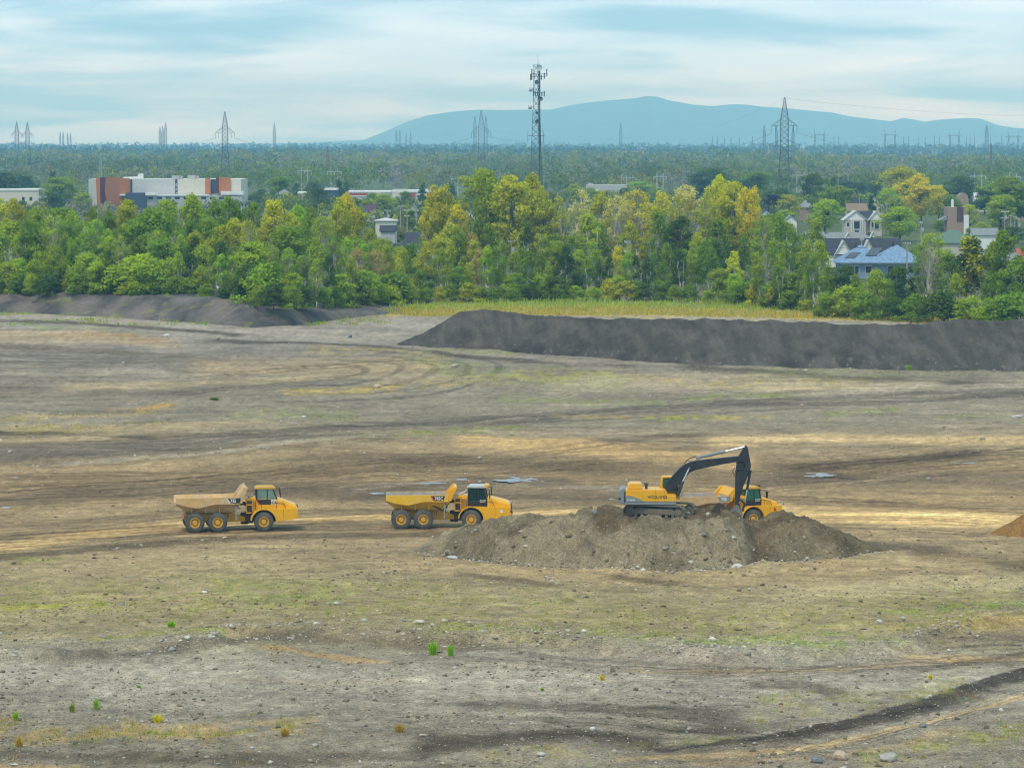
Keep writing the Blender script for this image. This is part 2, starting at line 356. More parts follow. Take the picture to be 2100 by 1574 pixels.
for (base_, lo, hi, n_, d_) in [([(-300, 1128), (0, 1112), (350, 1085), (800, 1064), (1260, 1046)], -26, 22, 18, .5), ([(1560, 1048), (1700, 1054), (1900, 1058), (2300, 1080)], -36, 28, 18, .5), ([(1380, 1000), (1700, 965), (2000, 932), (2300, 915)], -34, 34, 16, .55),
                                ([(-200, 1015), (200, 1002), (500, 985), (900, 960), (1300, 925), (1520, 945)], -26, 34, 18, .5), ([(-300, 932), (200, 925), (600, 890), (1050, 858), (1500, 828), (1900, 803), (2300, 790)], -13, 13, 10, .5), ([(1300, 1568), (1600, 1540), (1800, 1495), (2000, 1440), (2300, 1370)], -40, 30, 18, .5),
                                ([(1000, 1450), (1250, 1458), (1500, 1480), (1700, 1520)], -30, 44, 14, .55), ([(1250, 800), (1600, 786), (2300, 775)], -22, 30, 12, .4), ([(300, 800), (600, 770), (860, 752), (940, 765)], -24, 22, 12, .4), ([(860, 1335), (1200, 1368), (1600, 1376), (2000, 1350), (2300, 1345)], -12, 30, 12, .4), ([(1880, 1310), (2000, 1300), (2300, 1290)], -26, 26, 10, .5), ([(-200, 735), (200, 740), (500, 735)], -16, 24, 8, .4)]:
    for k_ in range(n_):
        o_ = _tr.uniform(lo, hi); a_ = _tr.uniform(-.03, .03); w_ = _tr.uniform(.8, 1.9); L0 = _tr.uniform(0, .35); L1 = _tr.uniform(.6, 1.0); u0_, u1_ = base_[0][0], base_[-1][0]; ua, ub = u0_ + (u1_ - u0_) * L0, u0_ + (u1_ - u0_) * L1; f1, p1 = _tr.uniform(150, 400), _tr.uniform(0, 6)
        pts_ = [(q, float(np.interp(q, [b[0] for b in base_], [b[1] for b in base_])) + o_ + a_ * (q - (ua + ub) / 2) + 2.5 * math.sin(q / f1 + p1)) for q in np.linspace(ua, ub, 14)]
        dark_ = _tr.random() < .68; m_ = (.62, .60, .58) if dark_ else (1.28, 1.27, 1.24)
        TRACKS.append((np.array(m_), d_ * _tr.uniform(.7, 1.4), w_, pts_)); TRACKS.append((np.array(m_), d_ * _tr.uniform(.5, 1.2), w_ * .8, [(a, b + w_ * 3.6) for a, b in pts_]))
VEG = [  # green / yellow growth: colour, strength, half height, points
    (YELLOW, .85, 20, [(740, 640, 4), (820, 640, 12), (1000, 634, 16), (1300, 638, 18), (1600, 645, 16), (1900, 655, 14), (2060, 660, 8)]),
    (A(138, 150, 66), .8, 10, [(820, 628), (1100, 622), (1500, 624), (1700, 632), (2100, 652)]),
    (GREEN, .5, 6, [(-20, 640), (60, 640)]), (GREEN, .5, 6, [(80, 672), (200, 675), (260, 685)]), (ORANGE, .5, 6, [(120, 688), (260, 690), (300, 700)]),
    (GREEN, .5, 7, [(900, 718), (1050, 722)]), (YELLOW, .6, 11, [(600, 808), (700, 800), (800, 798)]),
    (YELLOW, .45, 14, [(780, 790), (950, 780), (1100, 775), (1250, 770)]), (GREEN, .4, 22, [(860, 740), (950, 760), (1100, 775), (1260, 778)]),
    (YELLOW, .45, 8, [(0, 858), (150, 852), (260, 845), (340, 832)]), (YELLOW, .4, 12, [(40, 880), (200, 878), (350, 870)]),
    (ORANGE, .5, 6, [(240, 842), (340, 836)]), (GREEN, .35, 14, [(480, 855), (650, 850), (720, 855)]),
    (GREEN, .45, 12, [(1040, 815), (1200, 822), (1350, 822)]), (GREEN, .65, 8, [(1420, 816), (1500, 811), (1610, 809)]),
    (GREEN, .65, 5, [(1340, 857), (1480, 856)]), (GREEN, .5, 9, [(1700, 852), (1780, 845), (1850, 840)]), (YELLOW, .4, 5, [(1150, 850), (1500, 858), (1560, 854)]),
    (GREEN, .5, 8, [(760, 895), (900, 885), (1060, 876)]), (YELLOW, .4, 8, [(650, 720), (800, 720), (900, 735)]), (GREEN, .45, 6, [(1950, 855), (2060, 850)]),
    (GREEN, .3, 18, [(1550, 768), (1700, 765), (2100, 745)]), (YELLOW, .35, 10, [(1300, 775), (1500, 790), (1750, 785)]),
    (A(140, 140, 72), .35, 60, [(-200, 1230), (0, 1230), (500, 1225), (900, 1250), (1300, 1285), (1700, 1280), (2300, 1230)]),
    (A(150, 150, 50), .7, 12, [(-100, 1250), (0, 1248), (120, 1242), (200, 1236)]), (A(140, 146, 50), .6, 13, [(200, 1318), (300, 1312), (440, 1306)]),
    (A(118, 140, 56), .75, 18, [(1300, 1318, 8), (1450, 1328, 14), (1600, 1322, 22), (1750, 1325, 22), (1880, 1330, 8)]),
    (A(112, 136, 56), .7, 15, [(1820, 1258), (1950, 1252), (2300, 1240)]), (A(130, 138, 60), .5, 14, [(880, 1308), (1000, 1302), (1250, 1312)]),
    (A(122, 140, 60), .5, 6, [(-100, 1148), (0, 1148), (100, 1143)]), (A(122, 140, 66), .3, 40, [(400, 1215), (680, 1215), (760, 1225)]),
    (A(165, 140, 70), .5, 26, [(-100, 1500), (0, 1505), (200, 1500), (420, 1500), (640, 1490)]), (A(150, 142, 80), .4, 30, [(1560, 1450), (1700, 1440), (1850, 1430), (1960, 1410)]),
    (A(150, 150, 70), .5, 22, [(1780, 1560), (1900, 1535), (2000, 1515), (2300, 1480)]), (A(150, 140, 80), .35, 20, [(1000, 1560), (1350, 1545), (1500, 1520)]),
]
def veg_mask(u, v, x, y):
    m = np.zeros(u.shape)
    for i, (c, s, hw, pts) in enumerate(VEG):
        q, k = stroke(u, v, pts, hw, 0.8, 0.9, x, y, 300 + i * 7, fade=40)
        if q is not None: m[q] = np.maximum(m[q], k * s)
    return m * sstep(0.35, 0.62, fbm(x / 1.2, y / 2.5, 4, 77))
def soil_colour(x, y):
    u, v = UV(x, y)
    bands = [(300, A(84, 98, 62)), (585, A(84, 96, 60)), (605, A(110, 108, 84)), (660, A(132, 128, 124)), (720, A(120, 115, 110)), (780, A(124, 117, 107)), (860, A(128, 121, 109)), (905, A(138, 124, 102)),
             (960, A(128, 110, 84)), (1030, A(140, 122, 94)), (1100, A(140, 124, 98)), (1160, A(138, 125, 98)), (1300, A(134, 124, 98)), (1345, A(130, 125, 114)),
             (1400, A(132, 128, 122)), (1480, A(122, 116, 108)), (1640, A(120, 112, 100))]
    bv = np.array([b[0] for b in bands]); bc = np.array([b[1] for b in bands])
    C = np.stack([np.interp(v, bv, bc[:, i]) for i in range(3)], -1)
    w = fbm(x / 11, y / 30, 5, 61); C = C * (0.80 + 0.4 * w)[..., None]
    for i, (c, s, hw, rag, pts) in enumerate(STROKES):
        q, k = stroke(u, v, pts, hw, 0.7, rag, x, y, 100 + i * 5)
        if q is not None: k = (k * s)[:, None]; C[q] = C[q] * (1 - k) + c * k
    for i, (c, s, hw, pts) in enumerate(TRACKS):
        q, k = stroke(u, v, pts, hw, 0.5, 0.5, x, y, 900 + i, fade=90)
        if q is not None: k = np.minimum(k * s, 1)[:, None]; C[q] = C[q] * (1 - k) + C[q] * c * k
    # turning tracks left by the dump trucks: nested loops and long parallel ruts
    xa, ya = G(620, 762); du = (x - xa) / 26.0; dv = (y - ya) / 52.0; rr = np.sqrt(du * du + dv * dv)
    ring = sstep(0.55, 0.8, np.sin(rr * 34 + 3 * fbm(x / 9, y / 20, 2, 8))) * (rr < 1.25) * (rr > 0.25) * sstep(-0.4, 0.3, du)
    C = C * (1 - 0.28 * ring[..., None])
    lane = poly([(-300, 1128), (0, 1112), (350, 1085), (800, 1064), (1260, 1050), (1600, 1056), (2300, 1075)], u) - v
    ln = np.sin(lane * 1.05 + 5 * fbm(x / 30, y / 60, 2, 12)) ; m = (np.abs(lane) < 34)
    C = C * (1 - (0.16 * sstep(0.3, 0.9, ln) * m)[..., None])
    rut = fbm(x / 26 + y / 60, y / 1.1, 3, 91); C = C * (1 - (0.20 * sstep(0.58, 0.72, rut) * (v > 660) * (v < 1120))[..., None])
    rut = fbm(x / 9 - y / 30, y / 1.4, 3, 93); C = C * (1 - (0.14 * sstep(0.6, 0.72, rut) * (v > 1120))[..., None])
    C = C * (1 + (0.14 * sstep(0.6, 0.75, fbm(x / 18, y / 2.2, 3, 95)))[..., None])
    vb = sstep(0.3, 0.62, fbm(x / 1.2, y / 2.5, 4, 77)) * 0.8
    for i, (c, s, hw, pts) in enumerate(VEG):
        q, k = stroke(u, v, pts, hw, 0.8, 0.9, x, y, 300 + i * 7, fade=40)
        if q is not None: k = (k * s * vb[q])[:, None]; C[q] = C[q] * (1 - k) + c * k
    C = C * (0.72 + 0.56 * fbm(x / 0.7, y / 1.0, 3, 40))[..., None] * (0.84 + 0.32 * fbm(x / 4, y / 6, 4, 41))[..., None]
    L = C.mean(-1, keepdims=True); C = C * (L / 0.19) ** 0.30
    return np.clip(C, 0.01, 0.9)
vr = np.concatenate([[2.2e4, 6000, 3600, 2800, 2300, 2000, 1850, 1750, 1690], np.arange(1650, 700, -1.75), np.arange(699, 590, -2.4), np.arange(588, 300, -6.0), [297, 294, 291.0, 289.0, 288.2, 287.9, 287.6]])
_, yr = G(1050, vr); yr = np.concatenate([[-150.0], yr]); yr = np.minimum(yr, 21300.0); yr = np.unique(yr)
ac = np.concatenate([[-0.33, -0.28, -0.24, -0.21, -0.19], np.arange(-0.178, 0.1781, 0.0005), [0.19, 0.21, 0.24, 0.28, 0.33]])
Yg, Ag = np.meshgrid(yr, ac, indexing='ij'); Xg = Ag * np.maximum(Yg, 150.0)
Zg = hz(Xg, Yg); Cg = soil_colour(Xg, np.maximum(Yg, 60.0))
me = fast_mesh('ground', np.stack([Xg, Yg, Zg], -1), grid_faces(len(yr), len(ac)), Cg.reshape(-1, 3), smooth=True)
mGround = M('pit_soil', src='tint', rough=0.95, var=0.20, scale=1.1, spec=0.15, bump=0.14, world=True, detail=8, speck=0.62, fine=0.42)
tag(link('ground', me, mGround), kind='structure')

def water(name, u, v, pts):
    x0, y0 = G(u, v); mb = MB(); n = len(pts)
    P = [G(a, b) for a, b in pts]; 
    pu = np.array([a for a, b in pts]); pv = np.array([b for a, b in pts]); cu_, cv_ = pu.mean(), pv.mean()
    sx_, sy_ = G(np.concatenate([cu_ + (pu - cu_) * f for f in (.2, .45, .7, .9)]), np.concatenate([cv_ + (pv - cv_) * f for f in (.2, .45, .7, .9)])); z = float(np.quantile(hz(sx_, sy_), 0.72))
    P = [(float(a), float(b), z + 0.004) for a, b in P]
    mb.add(P, [tuple(range(n))]); return tag(mb.build(name, mWater), kind='structure')
mWater = M('puddle_water', (0.24, 0.22, 0.19), rough=0.28, var=0.35, scale=0.8, spec=0.3, world=True)
def blob(u0, u1, v, hv, seed, n=72):
    rs = random.Random(seed); r = [];  ph = [rs.uniform(0, 6.28) for _ in range(4)]
    for k in range(n):
        t = 2 * math.pi * k / n; q = 0.76 + 0.10 * math.sin(3 * t + ph[0]) + 0.10 * math.sin(5 * t + ph[1]) + 0.07 * math.sin(9 * t + ph[2]) + 0.05 * math.sin(17 * t + ph[3])
        r.append(((u0 + u1) / 2 + (u1 - u0) / 2 * q * math.cos(t), v + hv * q * math.sin(t) + 0.06 * hv * math.cos(2 * t)))
    return r
for (u0, u1, v, hv, s) in [(1000, 1118, 979, 6.5, 1), (926, 972, 978, 2.2, 2), (752, 806, 1008, 3, 3), (1640, 1716, 968, 5.5, 4), (832, 925, 986, 1.8, 5), (1955, 2010, 946, 1.6, 6), (1240, 1262, 1020, 1.6, 7), (0, 24, 1043, 2.5, 8)]:
    water('puddle', (u0 + u1) / 2, v, blob(u0, u1, v, hv, s))
# ------------------------------------------------------------------ spoil heaps and banks
def loft_heap(name, foot, crest, back_w, n_along, n_cross, run_slope, colour, seed, mat, rough_amp=0.35, back_slope=0.6, back_z=0.0, u_lo=None, u_hi=None):
    us = np.linspace(u_lo, u_hi, n_along); vf = poly(foot, us); vc = poly(crest, us)
    xf, yf = G(us, vf); z = np.full_like(us, 2.0)
    for _ in range(30):
        yc = yf + np.maximum(z, 0.02) / run_slope; z = 0.5 * z + 0.5 * np.maximum(ZY(vc, yc), 0.02)
    yc = yf + z / run_slope; T = np.linspace(0, 1, n_cross); rows = []
    yb = yc + back_w; ye = yb + (z - back_z) / back_slope + 0.5
    for t in T:
        if t < 0.55: k = t / 0.55; y = yf - 0.8 + (yc - yf + 0.8) * k; zz = -0.5 + (z + 0.25) * k
        elif t < 0.7: k = (t - 0.55) / 0.15; y = yc + (yb - yc) * k; zz = z + 0 * y
        else: k = (t - 0.7) / 0.3; y = yb + (ye - yb) * k; zz = z * (1 - k) + (back_z - 0.3) * k
        x = XY(us, y, zz)
        n = (fbm(x / 5, (y + zz) / 5, 4, seed) - 0.5) * rough_amp * 2.2 + (fbm(x / 0.9, (y + zz) / 1.2, 3, seed + 3) - 0.5) * rough_amp * 0.7
        gully = (fbm(x / 2.2, (y + 0 * zz) / 30, 3, seed + 9) - 0.5) * rough_amp * 1.2
        env = min(1.0, t * 6, (1 - t) * 6 + 0.15)
        rows.append(np.stack([x, y - gully * env * 0.6, zz + (n + gully * 0.4) * env * np.minimum(z / 2.0, 1)], -1))
    V = np.stack(rows, 0); x, y, zz = V[..., 0], V[..., 1], V[..., 2]
    C = colour(x, y, zz)
    me = fast_mesh(name, V, grid_faces(n_cross, n_along), np.clip(C, 0.008, 0.9).reshape(-1, 3), smooth=True)
    return link(name, me, mat)
mHeap = M('spoil_earth', src='tint', rough=0.95, var=0.12, scale=0.7, spec=0.12, bump=0.15, world=True, detail=8, fine=0.2)
def col_berm(x, y, z):
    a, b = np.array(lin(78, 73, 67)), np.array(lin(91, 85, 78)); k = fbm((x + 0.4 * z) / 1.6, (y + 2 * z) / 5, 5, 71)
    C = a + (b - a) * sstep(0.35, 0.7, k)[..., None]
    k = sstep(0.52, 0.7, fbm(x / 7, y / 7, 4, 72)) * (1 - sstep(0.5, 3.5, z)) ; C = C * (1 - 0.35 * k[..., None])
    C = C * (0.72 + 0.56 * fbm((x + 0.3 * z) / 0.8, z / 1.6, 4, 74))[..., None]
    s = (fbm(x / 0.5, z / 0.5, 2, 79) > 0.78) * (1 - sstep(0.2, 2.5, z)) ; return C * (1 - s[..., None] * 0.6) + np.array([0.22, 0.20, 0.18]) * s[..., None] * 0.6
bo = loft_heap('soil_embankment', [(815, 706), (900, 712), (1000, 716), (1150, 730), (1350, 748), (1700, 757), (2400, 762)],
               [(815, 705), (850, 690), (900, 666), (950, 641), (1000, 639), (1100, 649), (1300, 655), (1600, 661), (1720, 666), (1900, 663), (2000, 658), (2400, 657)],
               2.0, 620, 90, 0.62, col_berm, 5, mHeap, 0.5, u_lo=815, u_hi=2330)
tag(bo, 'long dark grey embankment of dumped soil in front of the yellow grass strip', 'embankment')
def col_bank(x, y, z):
    a, b = np.array(lin(78, 74, 72)), np.array(lin(116, 107, 98)); k = fbm(x / 6, (y + z) / 8, 5, 171)
    C = a + (b - a) * sstep(0.3, 0.72, k)[..., None]
    g = sstep(0.62, 0.75, fbm(x / 3, (y + 3 * z) / 3, 5, 177)); C = C * (1 - 0.4 * g[..., None]) + A(118, 128, 66) * 0.4 * g[..., None]
    return C * (0.8 + 0.4 * fbm(x / 1.1, (y + z) / 1.1, 3, 174))[..., None]
bo = loft_heap('earth_bank', [(-330, 632), (0, 640), (100, 644), (250, 652), (420, 664), (520, 672), (600, 668), (700, 654), (800, 643), (830, 640)],
               [(-330, 595), (0, 598), (60, 606), (120, 598), (250, 606), (400, 610), (440, 612), (520, 626), (600, 635), (700, 638), (790, 639), (830, 640)],
               75.0, 420, 80, 0.5, col_bank, 15, mHeap, 0.3, u_lo=-330, u_hi=830)
tag(bo, 'low dark earth bank below the trees on the left', 'embankment')
def bank_z(u):
    return max(0.0, 3.4 * float(1 - sstep(560, 800, u)))

# the freshly dug mound the excavator works on
PF = [(840, 1132), (870, 1134), (1000, 1152), (1100, 1160), (1200, 1166), (1400, 1170), (1480, 1168), (1540, 1160), (1570, 1150), (1620, 1152), (1750, 1146), (1830, 1134), (1860, 1130)]
PC = [(840, 1132), (870, 1118), (930, 1092), (1000, 1074), (1090, 1060), (1160, 1060), (1210, 1056), (1260, 1058), (1380, 1064), (1440, 1066), (1490, 1067), (1540, 1064), (1580, 1063), (1620, 1060), (1660, 1066), (1700, 1075), (1740, 1098), (1800, 1122), (1860, 1130)]
ax0, ay0 = G(840, 1150); ax1, _ = G(1860, 1140)
MX = np.arange(float(ax0), float(ax1), 0.12); MYv = np.arange(255.0, 287.5, 0.13)
MXg, MYg = np.meshgrid(MX, MYv)
def mound_h(x, y, detail=True):
    u0 = 1050 + FPX * x / 262.0
    vf = poly(PF, u0); _, yf = G(u0, vf); vc = poly(PC, u0); z = np.full_like(u0, 2.0)
    for _ in range(16): z = 0.5 * z + 0.5 * np.maximum(ZY(vc, yf + np.maximum(z, 0.02) / 0.62), 0.0)
    yc = yf + z / 0.62
    wob = (fbm(x / 3, y / 3, 4, 51) - 0.5); yy = y + wob * 2.2
    gul = np.exp(-((u0 - 1553 - (y - 262) * 2.0) / 26) ** 2)
    plate = 3.0 + 9.5 * sstep(1180, 1260, u0) * (1 - sstep(1490, 1540, u0)) + 1.5 * sstep(1590, 1620, u0)
    front = (yy - yf) * 0.62; back = (yc + plate + z / 0.6 - yy) * 0.6
    top = np.where((u0 > 1225) & (u0 < 1500), 2.72 + 0 * z, z)
    top = z + (top - z) * sstep(0.5, 3.0, y - yc)
    h = np.minimum(np.minimum(front, back), top)
    h = h - 0.45 * gul * sstep(0, 2, h)
    h = h + 0.25 * np.exp(-((u0 - 1262) / 26) ** 2 - ((y - 281.0) / 2.2) ** 2)
    if detail:
        k = np.clip(h / 0.8, 0, 1) * np.where((u0 > 1250) & (u0 < 1445) & (y > yc + 1.5), 0.35, 1)
        rill = (fbm((x + 0.35 * y) / 1.5, y / 14, 3, 58) - 0.5) * 0.7 * np.exp(-((y - yc) / 5.0) ** 2)
        h = h + (wob * 0.8 + rill + (fbm(x / 0.9, y / 0.9, 4, 53) - 0.5) * 0.95 + (fbm(x / 0.3, y / 0.3, 2, 55) - 0.5) * 0.34) * k
    return h
MH = mound_h(MXg, MYg); MG = hz(MXg, MYg); MZ = np.where(MH > 0.0, MG + MH, MG - 0.3)
def col_mound(x, y, h):
    u0 = 1050 + FPX * x / 262.0
    a, b, d = A(104, 98, 84), A(126, 119, 103), A(80, 69, 53)
    k = fbm(x / 3, y / 3, 4, 57); C = a + (b - a) * sstep(0.35, 0.65, k)[..., None]
    fresh = np.maximum(sstep(0.5, 0.62, fbm(x / 4, y / 4, 4, 59)) * sstep(1.4, 2.4, h), np.exp(-((u0 - 1560 - (y - 262) * 2) / 30) ** 2) * 0.9)
    fresh = np.maximum(fresh, 0.8 * np.exp(-((u0 - 1720 + (262 - y) * 5) / 28) ** 2)); fresh = np.maximum(fresh, sstep(268, 270, y) * sstep(1200, 1250, u0) * 0.85)
    fresh = np.maximum(fresh, 1.0 * sstep(277, 279, y) * (1 - sstep(1290, 1320, u0)) * sstep(1200, 1240, u0))
    C = C * (1 - fresh[..., None] * 0.8) + d * fresh[..., None] * 0.8
    w2 = sstep(0.5, 0.7, fbm(x / 6, y / 3, 3, 62)); C = C * (1 - 0.25 * w2[..., None]) + A(140, 132, 116) * 0.25 * w2[..., None]
    return C * (0.78 + 0.44 * fbm(x / 0.5, y / 0.5, 3, 63))[..., None]
mMound = M('dug_earth', src='tint', rough=0.95, var=0.2, scale=1.5, spec=0.12, bump=0.14, world=True, detail=8, speck=0.85, fine=0.40)
F = grid_faces(*MXg.shape); keep = (MH.reshape(-1)[F] > -0.05).any(1)
me = fast_mesh('dirt_mound', np.stack([MXg, MYg, MZ], -1), F[keep], col_mound(MXg, MYg, MH).reshape(-1, 3), smooth=True)
tag(link('dirt_mound', me, mMound), 'big brown mound of dug earth and stones in front of the excavator', 'soil mound')
def top_z(x, y):
    x = np.asarray(x, float); y = np.asarray(y, float); h = mound_h(x, y); ok = (x > ax0) & (x < ax1) & (h > 0) & (y < 287.4)
    return hz(x, y) + np.where(ok, h, 0)

# small orange-brown heap at the right edge
def cone_heap(name, u, v, rad, hgt, c0, c1, seed, label):
    x0, y0 = [float(q) for q in G(u, v)]; n = 64; t = np.linspace(0, 2 * np.pi, n, endpoint=False); R = np.linspace(0, 1, 26)
    T, RR = np.meshgrid(t, R); wr = rad * (1 + 0.25 * (fbm(np.cos(T) * 2 + 9, np.sin(T) * 2 + 9, 3, seed) - 0.5) * 2)
    x = x0 + wr * RR * np.cos(T); y = y0 + wr * RR * np.sin(T)
    z = hz(x, y) + hgt * np.clip(1 - RR, 0, 1) ** 0.9 + (fbm(x / 0.6, y / 0.6, 4, seed) - 0.5) * 0.5 * (1 - RR) - 0.06 * RR
    i = np.arange(25)[:, None] * n + np.arange(n)[None]; j = np.arange(25)[:, None] * n + (np.arange(n)[None] + 1) % n
    F = np.stack([i, j, j + n, i + n], -1).reshape(-1, 4)
    k = fbm(x / 1.0, y / 1.0, 4, seed + 4)[..., None]; C = np.array(c0) + (np.array(c1) - np.array(c0)) * k
    o = link(name, fast_mesh(name, np.stack([x, y, z], -1), F, C.reshape(-1, 3), smooth=True), mMound); return tag(o, label, 'soil heap')
cone_heap('soil_heap', 2106, 1096, 2.9, 1.75, A(104, 80, 46), A(146, 114, 68), 801, 'orange brown soil heap cut off by the right edge of the picture')

# ------------------------------------------------------------------ mountain on the horizon
MP = [(300, 300), (640, 293), (745, 287), (790, 270), (830, 252), (875, 237), (930, 229), (980, 225), (1040, 226), (1100, 225), (1130, 225), (1165, 217), (1210, 210), (1250, 206), (1300, 202), (1325, 197), (1350, 199), (1370, 206), (1420, 215),
      (1460, 218), (1500, 214), (1530, 215), (1570, 220), (1610, 222), (1680, 229), (1705, 231), (1740, 239), (1800, 246), (1825, 249), (1850, 242), (1875, 246), (1893, 250), (1920, 246), (1980, 242), (2010, 244), (2040, 256), (2075, 262), (2140, 266), (2300, 276), (2600, 292)]
YM = 20000.0
us = np.linspace(300, 2600, 500); T = np.linspace(0, 1, 40); rows = []
pk = np.maximum(ZY(poly(MP, us), YM + 460), 0.0)
for t in T:
    y = 18200 + 3900 * t; k = np.sin(np.clip(t / 0.58, 0, 1) * np.pi / 2) if t < 0.58 else np.cos((t - 0.58) / 0.42 * np.pi / 2)
    x = (us - 1050) / FPX * y
    z = pk * k + (fbm(x / 340, y / 340, 5, 400) - 0.5) * 44 * k * (1 - k) * 3 - 6 * (1 - k)
    rows.append(np.stack([x, np.full_like(x, y), z], -1))
V = np.stack(rows, 0)
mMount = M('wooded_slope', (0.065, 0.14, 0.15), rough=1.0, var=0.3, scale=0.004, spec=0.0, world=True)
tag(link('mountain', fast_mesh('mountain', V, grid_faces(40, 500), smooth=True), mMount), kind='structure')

# ------------------------------------------------------------------ the air
hb = MB(); hb.box(-7800, 7800, -400, 22500, -12, 345)
mh = bpy.data.materials.new('haze_air'); mh.use_nodes = True; t = mh.node_tree; t.nodes.clear()
ho = t.nodes.new('ShaderNodeOutputMaterial'); pv = t.nodes.new('ShaderNodeVolumePrincipled')
pv.inputs['Color'].default_value = (0.28, 0.64, 1.0, 1); pv.inputs['Absorption Color'].default_value = (1, 1, 1, 1)
pv.inputs['Density'].default_value = 1.0e-4; pv.inputs['Anisotropy'].default_value = -0.5
t.links.new(pv.outputs[0], ho.inputs['Volume'])
hz_o = hb.build('haze', mh); tag(hz_o, kind='stuff')
# ------------------------------------------------------------------ trees
RNG = np.random.default_rng(11)
mLeaf = M('foliage', src='obj', rough=0.75, var=0.38, scale=0.55, spec=0.1, trans=0.45, detail=4)
mLeafT = M('far_foliage', src='tint', rough=0.85, var=0.0, spec=0.0, trans=0.4)
mBark = M('bark', src='obj', rough=0.9, var=0.3, scale=1.5, spec=0.1)
def leaves(cent, crad, nleaf, size, rng, axis_c, flat=0.75):
    """leaf sprays: small quads gathered in clumps"""
    n = len(cent); k = rng.integers(0, n, nleaf) if np.isscalar(crad) else rng.choice(n, nleaf, p=crad ** 2 / (crad ** 2).sum())
    r = crad if np.isscalar(crad) else crad[k][:, None]
    d = rng.normal(size=(nleaf, 3)); d /= np.linalg.norm(d, axis=1)[:, None] + 1e-9
    d = d * (rng.random((nleaf, 1)) ** 0.45) * r; d[:, 2] *= flat
    P = cent[k] + d
    a = rng.normal(size=(nleaf, 3)); a /= np.linalg.norm(a, axis=1)[:, None]
    b = np.cross(a, rng.normal(size=(nleaf, 3))); b /= np.linalg.norm(b, axis=1)[:, None] + 1e-9
    s = size * (0.6 + 0.8 * rng.random((nleaf, 1))); a = a * s; b = b * s * 0.75
    V = np.stack([P - a, P + b * 0.8, P + a, P - b * 0.8], 1)
    N = 0.8 * d / (np.linalg.norm(d, axis=1)[:, None] + 1e-6) + 0.6 * (P - axis_c) / (np.linalg.norm(P - axis_c, axis=1)[:, None] + 1e-6) + np.array([0, 0, 0.35]) + 0.35 * rng.normal(size=(nleaf, 3))
    N /= np.linalg.norm(N, axis=1)[:, None] + 1e-9
    fl = (np.cross(a, b) * N).sum(1) > 0                       # leaf faces look the way their normals do
    V[fl] = V[fl][:, ::-1]
    return V.reshape(-1, 3), np.arange(nleaf * 4).reshape(-1, 4), np.repeat(N, 4, 0)
def tube_tree(mb, pts, r0, r1, n=5):
    m = len(pts)
    for i in range(m - 1):
        a = r0 + (r1 - r0) * i / (m - 1); b = r0 + (r1 - r0) * (i + 1) / (m - 1); mb.bar(pts[i], pts[i + 1], a, b, n)
def mb_mesh(mb, name):
    me = bpy.data.meshes.new(name); me.from_pydata(mb.v, [], mb.f); me.polygons.foreach_set('use_smooth', np.ones(len(me.polygons), bool)); me.materials.append(mBark); return me
